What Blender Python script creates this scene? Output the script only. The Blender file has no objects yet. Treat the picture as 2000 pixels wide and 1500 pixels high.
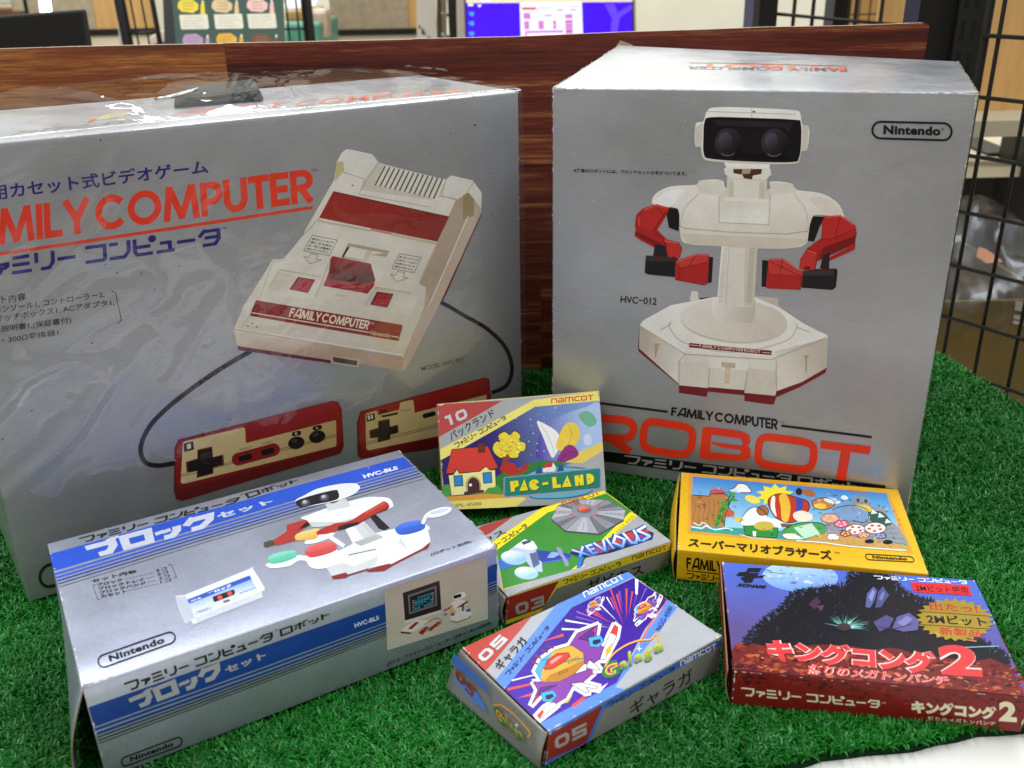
import bpy, bmesh, math, random
import numpy as np
from mathutils import Matrix, Vector, noise
from mathutils.geometry import tessellate_polygon

random.seed(7)
RNG = np.random.default_rng(7)
S = bpy.context.scene
COL = S.collection

# ------------------------------------------------------------------ camera
FPX, PITCH, ROLL, CAMH = 1906.4, 0.41996, -0.021657, 0.35912
_c, _s, _cr, _sr = math.cos(PITCH), math.sin(PITCH), math.cos(ROLL), math.sin(ROLL)
RIGHT = np.array([_cr, _sr * _s, _sr * _c])
UP = np.array([-_sr, _cr * _s, _cr * _c])
FWD = np.array([0, _c, -_s])
EYE = np.array([0, 0, CAMH])
cd = bpy.data.cameras.new('camera')
cam = bpy.data.objects.new('camera', cd)
COL.objects.link(cam)
cam.matrix_world = Matrix(((RIGHT[0], UP[0], -FWD[0], 0), (RIGHT[1], UP[1], -FWD[1], 0),
                           (RIGHT[2], UP[2], -FWD[2], CAMH), (0, 0, 0, 1)))
cd.sensor_width = 36
cd.lens = FPX * 36 / 2000
cd.clip_start = 0.02
cd.clip_end = 60
cd.dof.use_dof = True
cd.dof.focus_distance = 0.62
cd.dof.aperture_fstop = 12
S.camera = cam

# ------------------------------------------------------------------ light
W = bpy.data.worlds.new('World')
S.world = W
W.use_nodes = True
bg = W.node_tree.nodes['Background']
bg.inputs[1].default_value = 0.58
# the shop around: white ceiling above, darker furniture at eye level, floor below
_nt = W.node_tree
_tc = _nt.nodes.new('ShaderNodeTexCoord')
_sp = _nt.nodes.new('ShaderNodeSeparateXYZ')
_rm = _nt.nodes.new('ShaderNodeValToRGB')
_nt.links.new(_tc.outputs['Generated'], _sp.inputs[0])
_nt.links.new(_sp.outputs['Z'], _rm.inputs[0])
_nt.links.new(_rm.outputs[0], bg.inputs[0])
_e = _rm.color_ramp.elements
_e[0].position, _e[0].color = 0.0, (0.26, 0.24, 0.21, 1)
_e[1].position, _e[1].color = 0.55, (1.45, 1.46, 1.42, 1)
_k = _e.new(0.16)
_k.color = (0.80, 0.78, 0.73, 1)


def ceiling_lamp(x, y, z, lx, ly, power, color=(0.84, 0.91, 1.0)):
    ld = bpy.data.lights.new('ceiling_lamp', 'AREA')
    ld.shape = 'RECTANGLE'
    ld.size, ld.size_y = lx, ly
    ld.energy = power
    ld.color = color
    o = bpy.data.objects.new('ceiling_lamp', ld)
    COL.objects.link(o)
    o.location = (x, y, z)
    return o


ceiling_lamp(-0.9, 0.9, 1.9, 0.30, 2.4, 38)
ceiling_lamp(0.9, 0.9, 1.9, 0.30, 2.4, 38)
ceiling_lamp(0.0, 2.9, 1.9, 2.6, 0.30, 52)
S.view_settings.view_transform = 'Standard'
S.view_settings.look = 'None'
S.view_settings.exposure = 0.06
S.view_settings.gamma = 1.0
S.view_settings.use_curve_mapping = False


# ------------------------------------------------------------------ helpers
def lin(h):
    if isinstance(h, (tuple, list)):
        return tuple(h[:3])
    h = h.lstrip('#')
    r = []
    for i in (0, 2, 4):
        v = int(h[i:i + 2], 16) / 255
        r.append(v / 12.92 if v <= 0.04045 else ((v + 0.055) / 1.055) ** 2.4)
    return tuple(r)


def project(X):
    d = np.asarray(X, float) - EYE
    zf = d @ FWD
    return np.stack([1000 + FPX * (d @ RIGHT) / zf, 750 - FPX * (d @ UP) / zf], -1)


def at(px, py, Y):
    """the point seen at photo pixel (px, py) on the upright plane y = Y"""
    d = FWD + RIGHT * (px - 1000) / FPX - UP * (py - 750) / FPX
    return EYE + d * (Y / d[1])


def on_z(px, py, z=0.0):
    d = FWD + RIGHT * (px - 1000) / FPX - UP * (py - 750) / FPX
    return EYE + d * ((z - CAMH) / d[2])


def mat(name, color, rough=0.5, metal=0.0, spec=0.5, noise_scale=0, noise_amt=0.0, bump=0.0, bump_scale=200, emit=None, emit_s=0, stretch=(1, 1, 1)):
    m = bpy.data.materials.new(name)
    m.use_nodes = True
    nt = m.node_tree
    b = nt.nodes['Principled BSDF']
    c = lin(color)
    b.inputs['Base Color'].default_value = (*c, 1)
    b.inputs['Roughness'].default_value = rough
    b.inputs['Metallic'].default_value = metal
    b.inputs['Specular IOR Level'].default_value = spec
    tc = nt.nodes.new('ShaderNodeTexCoord')
    mp = nt.nodes.new('ShaderNodeMapping')
    mp.inputs['Scale'].default_value = stretch
    nt.links.new(tc.outputs['Object'], mp.inputs[0])
    if noise_amt:
        n = nt.nodes.new('ShaderNodeTexNoise')
        n.inputs['Scale'].default_value = noise_scale
        n.inputs['Detail'].default_value = 6
        nt.links.new(mp.outputs[0], n.inputs['Vector'])
        r = nt.nodes.new('ShaderNodeMapRange')
        r.inputs['From Min'].default_value = 0.3
        r.inputs['From Max'].default_value = 0.7
        r.inputs['To Min'].default_value = 1 - noise_amt
        r.inputs['To Max'].default_value = 1 + noise_amt
        nt.links.new(n.outputs['Fac'], r.inputs['Value'])
        mx = nt.nodes.new('ShaderNodeMix')
        mx.data_type = 'RGBA'
        mx.blend_type = 'MULTIPLY'
        mx.inputs[0].default_value = 1
        mx.inputs[6].default_value = (*c, 1)
        nt.links.new(r.outputs[0], mx.inputs[7])
        nt.links.new(mx.outputs[2], b.inputs['Base Color'])
    if bump:
        n2 = nt.nodes.new('ShaderNodeTexNoise')
        n2.inputs['Scale'].default_value = bump_scale
        n2.inputs['Detail'].default_value = 3
        nt.links.new(mp.outputs[0], n2.inputs['Vector'])
        bp = nt.nodes.new('ShaderNodeBump')
        bp.inputs['Strength'].default_value = bump
        bp.inputs['Distance'].default_value = 0.001
        nt.links.new(n2.outputs['Fac'], bp.inputs['Height'])
        nt.links.new(bp.outputs[0], b.inputs['Normal'])
    if emit:
        b.inputs['Emission Color'].default_value = (*lin(emit), 1)
        b.inputs['Emission Strength'].default_value = emit_s
    return m


def ink_mat(name, rough, spec, metal=0.0, emit=0.0):
    """printing ink: colour comes from the printed pattern, with a little paper grain and dust"""
    m = mat(name, '#808080', rough, metal, spec)
    nt = m.node_tree
    b = nt.nodes['Principled BSDF']
    a = nt.nodes.new('ShaderNodeVertexColor')
    a.layer_name = 'ink'
    tc = nt.nodes.new('ShaderNodeTexCoord')
    n = nt.nodes.new('ShaderNodeTexNoise')
    n.inputs['Scale'].default_value = 900
    n.inputs['Detail'].default_value = 4
    nt.links.new(tc.outputs['Object'], n.inputs['Vector'])
    r = nt.nodes.new('ShaderNodeMapRange')
    r.inputs['From Min'].default_value = 0.25
    r.inputs['From Max'].default_value = 0.75
    r.inputs['To Min'].default_value = 0.95
    r.inputs['To Max'].default_value = 1.05
    nt.links.new(n.outputs['Fac'], r.inputs['Value'])
    mx = nt.nodes.new('ShaderNodeMix')
    mx.data_type = 'RGBA'
    mx.blend_type = 'MULTIPLY'
    mx.inputs[0].default_value = 1
    nt.links.new(a.outputs[0], mx.inputs[6])
    nt.links.new(r.outputs[0], mx.inputs[7])
    n3 = nt.nodes.new('ShaderNodeTexNoise')
    n3.inputs['Scale'].default_value = 55
    n3.inputs['Detail'].default_value = 6
    n3.inputs['Roughness'].default_value = 0.7
    nt.links.new(tc.outputs['Object'], n3.inputs['Vector'])
    r3 = nt.nodes.new('ShaderNodeMapRange')
    r3.inputs['From Min'].default_value = 0.3
    r3.inputs['From Max'].default_value = 0.7
    r3.inputs['To Min'].default_value = 0.91
    r3.inputs['To Max'].default_value = 1.05
    nt.links.new(n3.outputs['Fac'], r3.inputs['Value'])
    mx3 = nt.nodes.new('ShaderNodeMix')
    mx3.data_type = 'RGBA'
    mx3.blend_type = 'MULTIPLY'
    mx3.inputs[0].default_value = 1
    nt.links.new(mx.outputs[2], mx3.inputs[6])
    nt.links.new(r3.outputs[0], mx3.inputs[7])
    mx = mx3
    nt.links.new(mx.outputs[2], b.inputs['Base Color'])
    if emit:
        nt.links.new(mx.outputs[2], b.inputs['Emission Color'])
        b.inputs['Emission Strength'].default_value = emit
    return m


INK = ink_mat('printed_ink', 0.32, 0.28)
INK_SCREEN = ink_mat('screen_pixels', 0.3, 0.3, emit=0.72)
SILVER = mat('silver_board', '#b4b4b6', 0.35, 0.60, 0.5, 500, 0.05, 0.10, 700, stretch=(0.3, 0.3, 2.5))
SILVER_DULL = mat('dull_silver_board', '#bec3d4', 0.40, 0.74, 0.5, 500, 0.05, 0.10, 700)
CARD = mat('raw_cardboard', '#8d7a5c', 0.85, 0, 0.2, 60, 0.12)
CARD_IN = mat('inner_cardboard', '#5d4c38', 0.9, 0, 0.1, 60, 0.15)
PAPER_EDGE = mat('worn_paper_edge', '#d8d2c4', 0.8, 0, 0.2, 300, 0.1)


def laminate(m, coat, rough):
    """clear lamination over the board with handling marks: cloudy gloss and faint stains"""
    nt = m.node_tree
    b = nt.nodes['Principled BSDF']
    b.inputs['Coat Weight'].default_value = coat
    tc = nt.nodes.new('ShaderNodeTexCoord')
    n = nt.nodes.new('ShaderNodeTexNoise')
    n.inputs['Scale'].default_value = 16
    n.inputs['Detail'].default_value = 8
    n.inputs['Roughness'].default_value = 0.7
    n.inputs['Distortion'].default_value = 0.6
    nt.links.new(tc.outputs['Object'], n.inputs['Vector'])
    for sock, lo, hi in (('Coat Roughness', rough * .6, rough * 1.7), ('Roughness', .32, .48)):
        r = nt.nodes.new('ShaderNodeMapRange')
        r.inputs['From Min'].default_value = 0.35
        r.inputs['From Max'].default_value = 0.65
        r.inputs['To Min'].default_value = lo
        r.inputs['To Max'].default_value = hi
        nt.links.new(n.outputs['Fac'], r.inputs['Value'])
        nt.links.new(r.outputs[0], b.inputs[sock])
    # faint stains and fine scratches
    n2 = nt.nodes.new('ShaderNodeTexNoise')
    n2.inputs['Scale'].default_value = 9
    n2.inputs['Detail'].default_value = 9
    n2.inputs['Roughness'].default_value = 0.75
    nt.links.new(tc.outputs['Object'], n2.inputs['Vector'])
    r2 = nt.nodes.new('ShaderNodeMapRange')
    r2.inputs['From Min'].default_value = 0.3
    r2.inputs['From Max'].default_value = 0.62
    r2.inputs['To Min'].default_value = 0.84
    r2.inputs['To Max'].default_value = 1.0
    nt.links.new(n2.outputs['Fac'], r2.inputs['Value'])
    old = b.inputs['Base Color'].links[0].from_socket
    mx = nt.nodes.new('ShaderNodeMix')
    mx.data_type = 'RGBA'
    mx.blend_type = 'MULTIPLY'
    mx.inputs[0].default_value = 1
    nt.links.new(old, mx.inputs[6])
    nt.links.new(r2.outputs[0], mx.inputs[7])
    nt.links.new(mx.outputs[2], b.inputs['Base Color'])


laminate(SILVER, 0.55, 0.14)
laminate(SILVER_DULL, 0.35, 0.20)


def link(name, me, mats, parent=None):
    o = bpy.data.objects.new(name, me)
    COL.objects.link(o)
    for m in (mats if isinstance(mats, (list, tuple)) else [mats]):
        me.materials.append(m)
    if parent:
        o.parent = parent
        o.matrix_parent_inverse = Matrix.Translation(parent.location).inverted()
    return o


def thing(name, label, cat, loc, group=None):
    o = bpy.data.objects.new(name, None)
    o.empty_display_size = 0.02
    COL.objects.link(o)
    o.location = loc
    return tag(o, label, cat, group)


def tag(o, label, cat, group=None, kind=None):
    if label:
        o['label'] = label
    if cat:
        o['category'] = cat
    if group:
        o['group'] = group
    if kind:
        o['kind'] = kind
    return o


class MB:
    """collects simple solids into one mesh"""

    def __init__(self):
        self.bm = bmesh.new()

    def hexa(self, c, mi=0):
        vs = [self.bm.verts.new(tuple(p)) for p in c]   # index sx*4+sy*2+sz
        for f in ((0, 4, 5, 1), (2, 3, 7, 6), (0, 1, 3, 2), (4, 6, 7, 5), (1, 5, 7, 3), (0, 2, 6, 4)):
            self.bm.faces.new([vs[i] for i in f]).material_index = mi
        return self

    def box(self, lo, hi, mi=0):
        return self.hexa([(x, y, z) for x in (lo[0], hi[0]) for y in (lo[1], hi[1]) for z in (lo[2], hi[2])], mi)

    def slab(self, quad, back, mi=0):
        """quad: BL, BR, TR, TL points; back: vector of the thickness"""
        q = [np.asarray(p, float) for p in quad]
        b = np.asarray(back, float)
        return self.hexa([q[0], q[3], q[0] + b, q[3] + b, q[1], q[2], q[1] + b, q[2] + b], mi)

    def tube(self, pts, r, n=8, mi=0, caps=True):
        pts = [Vector(p) for p in pts]
        rings = []
        for i, p in enumerate(pts):
            d = (pts[min(i + 1, len(pts) - 1)] - pts[max(i - 1, 0)]).normalized()
            a = d.orthogonal().normalized() if i == 0 else (a - d * a.dot(d)).normalized()
            b = d.cross(a)
            rings.append([self.bm.verts.new(p + (a * math.cos(t) + b * math.sin(t)) * r)
                          for t in [2 * math.pi * k / n for k in range(n)]])
        for A, B in zip(rings, rings[1:]):
            for k in range(n):
                f = self.bm.faces.new((A[k], A[(k + 1) % n], B[(k + 1) % n], B[k]))
                f.material_index = mi
                f.smooth = True
        if caps:
            self.bm.faces.new(rings[0][::-1]).material_index = mi
            self.bm.faces.new(rings[-1]).material_index = mi
        return self

    def build(self, name, mats, parent=None, bevel=0.0, seg=2):
        bmesh.ops.recalc_face_normals(self.bm, faces=self.bm.faces[:])
        if bevel:
            es = [e for e in self.bm.edges if len(e.link_faces) == 2 and e.calc_face_angle(0) > 0.5]
            bmesh.ops.bevel(self.bm, geom=es, offset=bevel, segments=seg, affect='EDGES', profile=0.5)
        me = bpy.data.meshes.new(name)
        self.bm.to_mesh(me)
        self.bm.free()
        return link(name, me, mats, parent)


# ------------------------------------------------------------------ printing on a flat panel
NG = 8


class Face:
    def __init__(self, c00, c10, c11, c01):
        self.c = [np.asarray(p, float) for p in (c00, c10, c11, c01)]
        self.n = np.cross(self.c[1] - self.c[0], self.c[3] - self.c[0])
        self.n /= np.linalg.norm(self.n)
        self.level = 0
        self.bow = 0.0

    def B(self, uv):
        u, v = uv[..., 0:1], uv[..., 1:2]
        c = self.c
        p = c[0] * (1 - u) * (1 - v) + c[1] * u * (1 - v) + c[2] * u * v + c[3] * (1 - u) * v
        if self.bow:      # the board bows and has shallow dents
            w = np.clip(16 * u * (1 - u) * v * (1 - v), 0, 1)
            p = p + self.n * self.bow * (w + .35 * np.sqrt(w) * np.sin(u * 9 + 1.3) * np.sin(v * 7 + u * 4))
        return p

    def P(self, uv, h=0.0):
        """slightly warped board: a grid of flat triangles, so that all ink layers stay parallel"""
        uv = np.asarray(uv, float)
        g = np.clip(np.floor(uv * NG + 1e-9), 0, NG - 1)
        f = uv * NG - g
        a, b = self.B(g / NG), self.B((g + [1, 0]) / NG)
        c, d = self.B((g + 1) / NG), self.B((g + [0, 1]) / NG)
        fu, fv = f[..., 0:1], f[..., 1:2]
        return np.where(fu >= fv, a + (b - a) * fu + (c - b) * fv, a + (d - a) * fv + (c - d) * fu) + self.n * h

    def P_in(self, uv, h):
        """corner points of a patch that lies inside one grid triangle"""
        m = uv.mean(0)
        g = np.clip(np.floor(m * NG), 0, NG - 1)
        a, b = self.B(g / NG), self.B((g + [1, 0]) / NG)
        c, d = self.B((g + 1) / NG), self.B((g + [0, 1]) / NG)
        f, fm = uv * NG - g, m * NG - g
        fu, fv = f[:, 0:1], f[:, 1:2]
        if fm[0] >= fm[1]:
            return a + (b - a) * fu + (c - b) * fv + self.n * h
        return a + (d - a) * fv + (c - d) * fu + self.n * h

    def inv(self, px):
        """photo measurements -> (u, v) on the panel"""
        px = np.asarray(px, float).reshape(-1, 2)
        uv = np.full_like(px, 0.5)
        for _ in range(25):
            p0 = project(self.B(uv))
            e = 1e-5
            pu = (project(self.B(uv + [e, 0])) - p0) / e
            pv = (project(self.B(uv + [0, e])) - p0) / e
            d = px - p0
            det = pu[:, 0] * pv[:, 1] - pu[:, 1] * pv[:, 0]
            det = np.where(np.abs(det) < 1e-9, 1e-9, det)
            du = (d[:, 0] * pv[:, 1] - d[:, 1] * pv[:, 0]) / det
            dv = (pu[:, 0] * d[:, 1] - pu[:, 1] * d[:, 0]) / det
            uv = uv + np.clip(np.stack([du, dv], -1), -0.5, 0.5)
        return uv


def spline(pts, closed=True, n=6):
    p = [np.asarray(q, float) for q in pts]
    N = len(p)
    out = []
    for i in range(N if closed else N - 1):
        if closed:
            a, b, c, d = p[i - 1], p[i], p[(i + 1) % N], p[(i + 2) % N]
        else:
            a, b, c, d = p[max(i - 1, 0)], p[i], p[i + 1], p[min(i + 2, N - 1)]
        for k in range(n):
            t = k / n
            out.append(0.5 * ((2 * b) + (c - a) * t + (2 * a - 5 * b + 4 * c - d) * t * t + (3 * b - a - 3 * c + d) * t ** 3))
    if not closed:
        out.append(p[-1])
    return out


def ribbon(pts, w, closed=False):
    """quads of a stroke of width w along pts (mitred joints)"""
    p = [np.asarray(q, float) for q in pts]
    p = [q for i, q in enumerate(p) if i == 0 or np.abs(q - p[i - 1]).max() > 1e-6]
    if closed:
        p = p + [p[0]]
    n = len(p)
    seg = []
    for i in range(n - 1):
        d = p[i + 1] - p[i]
        d = d / (np.hypot(*d) + 1e-12)
        seg.append((d, np.array([-d[1], d[0]])))
    out = []
    for i in range(n - 1):
        d, m = seg[i]
        ends = []
        for j, pt, sg in ((i - 1, p[i], -1), (i + 1, p[i + 1], 1)):
            if closed:
                j %= n - 1
            if 0 <= j < n - 1:
                c = float(m @ seg[j][1])
                if c > -0.2:
                    ends.append((m + seg[j][1]) / (1 + c) * w / 2)
                    ends.append(pt)
                    continue
                ends.append(m * w / 2)
                ends.append(pt + d * sg * w * .22)
                continue
            ends.append(m * w / 2)
            ends.append(pt)
        o0, p0, o1, p1 = ends
        out.append((p0 + o0, p1 + o1, p1 - o1, p0 - o0))
    return out


def ell(cx, cy, rx, ry, n=22, rot=0.0, a0=0.0, a1=2 * math.pi):
    r = []
    full = abs(a1 - a0) > 6.28
    for k in range(n + (0 if full else 1)):
        t = a0 + (a1 - a0) * k / n
        x, y = rx * math.cos(t), ry * math.sin(t)
        r.append((cx + x * math.cos(rot) - y * math.sin(rot), cy + x * math.sin(rot) + y * math.cos(rot)))
    return r


_font_cache = {}


def text_tris(body, bold=0.0, shear=0.0, spacing=1.0):
    key = (body, bold, shear, spacing)
    if key not in _font_cache:
        c = bpy.data.curves.new('lettering', 'FONT')
        c.body = body
        c.offset = bold
        c.shear = shear
        c.space_character = spacing
        c.resolution_u = 4
        o = bpy.data.objects.new('lettering', c)
        COL.objects.link(o)
        bpy.context.view_layer.update()
        me = o.to_mesh()
        v = np.array([q.co[:2] for q in me.vertices])
        me.calc_loop_triangles()
        t = np.array([q.vertices[:] for q in me.loop_triangles])
        o.to_mesh_clear()
        bpy.data.objects.remove(o)
        bpy.data.curves.remove(c)
        lo, hi = v.min(0), v.max(0)
        _font_cache[key] = ((v - lo) / (hi - lo), t, (hi - lo))
    return _font_cache[key]


COLORS_RANDOM = random.Random(3)


class Print:
    """ink laid on a panel; measurements are given in photo pixels, optionally through a magnified crop (ox, oy, s)"""
    H0, DH = 0.00010, 0.000001

    def __init__(self, face, z=(0, 0, 1)):
        self.f, self.z = face, z
        self.v, self.t, self.col = [], [], []
        self.base = self.cyc = self.i = 0

    def cycle(self, n):
        """small scattered marks share n ink levels instead of taking one each"""
        if n:
            self.base, self.cyc, self.i = self.f.level, n, 0
        else:
            self.f.level = self.base + self.cyc
            self.cyc = 0

    def px(self, pts):
        return np.asarray(pts, float).reshape(-1, 2) * self.z[2] + np.array(self.z[:2])

    def _emit(self, uv, tris, col, grad=None, clip=True, sub=None):
        if self.cyc:
            self.f.level = self.base + self.i % self.cyc
            self.i += 1
        lev = self.f.level = self.f.level + 1
        if sub is not None:
            self.f.level += max(sub)
        if grad is None:
            c0 = lin(col)
            cf = lambda q: c0
        else:
            (pa, ca), (pb, cb) = grad
            ua, ub = self.f.inv(self.px([pa]))[0], self.f.inv(self.px([pb]))[0]
            ca, cb = np.array(lin(ca)), np.array(lin(cb))
            dd = ub - ua
            L = float(dd @ dd) + 1e-12

            def cf(q):
                t = min(1, max(0, float((q - ua) @ dd) / L))
                return tuple(ca + (cb - ca) * t)
        step = 1 / NG
        if grad is not None:
            ex = np.ptp(np.asarray(uv)[:, 0]), np.ptp(np.asarray(uv)[:, 1])
            step = step / max(1, min(6, round(step / max(max(ex) / 8, 0.004))))
        for ti, t in enumerate(tris):
            h = self.H0 + self.DH * (lev + (sub[ti] if sub is not None else 0))
            P = [np.asarray(uv[i]) for i in t]
            polys = [P]
            for ax in (0, 1, 2):
                st = 1 / NG if ax == 2 else step
                nxt = []
                for q in polys:
                    w = [x[0] - x[1] for x in q] if ax == 2 else [x[ax] for x in q]
                    lo_, hi_ = min(w), max(w)
                    if ax < 2 and clip and (hi_ <= 0 or lo_ >= 1):
                        continue
                    cuts = [k * st for k in range(math.floor(lo_ / st + 1e-7) + 1, math.ceil(hi_ / st - 1e-7))]
                    rest, rw = q, w
                    for cc in cuts:
                        lo, hi, hw = [], [], []
                        n = len(rest)
                        for i in range(n):
                            A, B, wa, wb = rest[i], rest[(i + 1) % n], rw[i], rw[(i + 1) % n]
                            if wa <= cc:
                                lo.append(A)
                            if wa >= cc:
                                hi.append(A)
                                hw.append(wa)
                            if (wa - cc) * (wb - cc) < 0:
                                X = A + (B - A) * (cc - wa) / (wb - wa)
                                lo.append(X)
                                hi.append(X)
                                hw.append(cc)
                        if len(lo) > 2 and not (clip and ax < 2 and cc <= 1e-9):
                            nxt.append(lo)
                        rest, rw = hi, hw
                        if len(rest) < 3:
                            break
                    if len(rest) > 2 and not (clip and ax < 2 and min(rw) >= 1 - 1e-9):
                        nxt.append(rest)
                polys = nxt
            for q in polys:
                arr = np.array(q)
                ar = 0.5 * np.sum(arr[:, 0] * np.roll(arr[:, 1], -1) - arr[:, 1] * np.roll(arr[:, 0], -1))
                if abs(ar) < 1e-10:
                    continue
                if ar < 0:
                    q = q[::-1]
                    arr = arr[::-1]
                b0 = len(self.v)
                for X, w in zip(q, self.f.P_in(arr, h)):
                    self.v.append(w)
                    self.col.append(cf(X))
                self.t.append(list(range(b0, b0 + len(q))))

    def poly(self, pts, col, grad=None):
        p = self.px(pts)
        uv = self.f.inv(p)
        tr = tessellate_polygon([[Vector((a, b, 0)) for a, b in p]])
        self._emit(uv, tr, col, grad)
        return self

    def blob(self, pts, col, grad=None, n=5):
        return self.poly(spline(pts, True, n), col, grad)

    def quads(self, qs, col, grad=None, sub=None):
        flat = [p for q in qs for p in q]
        if not flat:
            return self
        uv = self.f.inv(self.px(flat))
        tr = []
        for k in range(len(qs)):
            tr += [(4 * k, 4 * k + 1, 4 * k + 2), (4 * k, 4 * k + 2, 4 * k + 3)]
        self._emit(uv, tr, col, grad, sub=None if sub is None else [q for q in sub for _ in (0, 1)])
        return self

    def line(self, pts, w, col, closed=False, smooth=False):
        if smooth:
            pts = spline(pts, closed, 6)
        q = ribbon(pts, w, closed)
        return self.quads(q, col, sub=[i % 2 for i in range(len(q))])

    def polyline_fill(self, pts, fill, edge, w, grad=None, smooth=False):
        if smooth:
            pts = spline(pts, True, 5)
        self.poly(pts, fill, grad)
        return self.line(pts, w, edge, True)

    @staticmethod
    def warp(q, st):
        """unit square -> quad BL BR TR TL"""
        q = [np.asarray(p, float) for p in q]
        s, t = st[:, 0:1], st[:, 1:2]
        return q[0] * (1 - s) * (1 - t) + q[1] * s * (1 - t) + q[2] * s * t + q[3] * (1 - s) * t

    def text(self, body, q, col, bold=0.0, shear=0.0, spacing=1.0, grad=None):
        v, t, _ = text_tris(body, bold, shear, spacing)
        uv = self.f.inv(self.px(self.warp(q, v)))
        self._emit(uv, t, col, grad)
        return self

    def word(self, glyphs, q, col, th=0.18, gap=0.12, shear=0.0, grad=None, widen=0.0):
        """stroke lettering: glyphs = list of (strokes, width); strokes are lists of points in a width x 1 cell"""
        tot = sum(g[1] for g in glyphs) + gap * (len(glyphs) - 1)
        x = 0
        qs, sub = [], []
        for st, w in glyphs:
            for si, s in enumerate(st):
                closed = s[0] == 'o'
                pts = s[1:] if closed else s
                for ri, r in enumerate(ribbon([(x + a * w, b) for a, b in pts], th + widen, closed)):
                    qs.append([((a[0] + shear * a[1]) / tot, a[1]) for a in r])
                    sub.append(si * 2 + ri % 2)
            x += w + gap
        flat = np.array([p for r in qs for p in r])
        px = self.warp(q, flat).reshape(-1, 4, 2)
        return self.quads([[tuple(p) for p in r] for r in px], col, grad, sub)

    def build(self, name, parent, material=None, label=None):
        me = bpy.data.meshes.new(name)
        me.from_pydata([tuple(p) for p in self.v], [], self.t)
        ca = me.color_attributes.new('ink', 'FLOAT_COLOR', 'POINT')
        ca.data.foreach_set('color', np.array([(*c, 1.0) for c in self.col], np.float32).ravel())
        o = link(name, me, material or INK, parent)
        if label:
            o['label'] = label
        return o


# stroke lettering alphabets ------------------------------------------------
def arc(cx, cy, rx, ry, a0, a1, n=14):
    return [(cx + rx * math.cos(math.radians(a0 + (a1 - a0) * k / n)), cy + ry * math.sin(math.radians(a0 + (a1 - a0) * k / n))) for k in range(n + 1)]


def ring(cx, cy, rx, ry, n=22):
    return ['o'] + [(cx + rx * math.cos(2 * math.pi * k / n), cy + ry * math.sin(2 * math.pi * k / n)) for k in range(n)]


KANA = {
    'フ': ([[(0, .9), (.92, .9), (.92, .5), (.72, .1), (.3, .1)]], 1.15),
    'ァ': ([[(0, .62), (.92, .62), (.92, .5), (.65, .36)], [(.5, .5), (.5, .25), (.3, .08)]], .75),
    'ミ': ([[(.05, .9), (.9, .9)], [(.05, .5), (.9, .5)], [(0, .1), (1, .1)]], .95),
    'リ': ([[(.1, 1), (.1, .45)], [(.92, 1), (.92, .4), (.72, .1), (.3, .1)]], .95),
    'ー': ([[(0, .5), (1, .5)]], .85),
    ' ': ([], .2),
    'コ': ([[(.02, .9), (.92, .9), (.92, .1)], [(0, .1), (.92, .1)]], 1.0),
    'ン': ([[(0, .88), (.42, .88)], [(.92, 1), (.92, .42), (.7, .1), (0, .1)]], 1.0),
    'ピ': ([[(.08, 1), (.08, .25), (.2, .1), (.95, .1)], [(.08, .52), (.85, .52)], ring(.95, .9, .1, .11, 10)], .95),
    'ュ': ([[(.2, .58), (.75, .58), (.75, .1)], [(0, .1), (1, .1)]], .85),
    'タ': ([[(.32, .9), (.93, .9), (.93, .4), (.75, .1), (.2, .1)], [(.36, 1), (.05, .6)], [(.3, .52), (.93, .52)]], 1.05),
    'ロ': ([['o', (.08, .9), (.92, .9), (.92, .1), (.08, .1)]], 1.1),
    'ボ': ([[(0, .74), (.85, .74)], [(.43, 1), (.43, .0)], [(.18, .5), (.05, .18)], [(.68, .5), (.82, .18)], [(.8, 1.02), (.86, .86)], [(.98, 1.02), (1.04, .86)]], 1.1),
    'ッ': ([[(.1, .66), (.15, .42)], [(.42, .66), (.47, .42)], [(.92, .7), (.92, .38), (.7, .08), (.3, .08)]], .85),
    'ト': ([[(.25, 1), (.25, 0)], [(.25, .6), (.95, .6)]], .85),
    'ブ': ([[(0, .82), (.86, .82), (.86, .5), (.66, .14), (.3, .14)], [(.82, 1.1), (.87, .95)], [(.98, 1.1), (1.03, .95)]], 1.15),
    'ク': ([[(.3, .84), (.9, .84), (.9, .5), (.62, .14), (.25, .14)], [(.34, 1), (.06, .52)]], 1.1),
}


def kana(s):
    return [KANA[c] for c in s]


def _bold_o(w):
    return ring(w / 2 / w, .5, .5 - .1 / w, .4)


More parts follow.
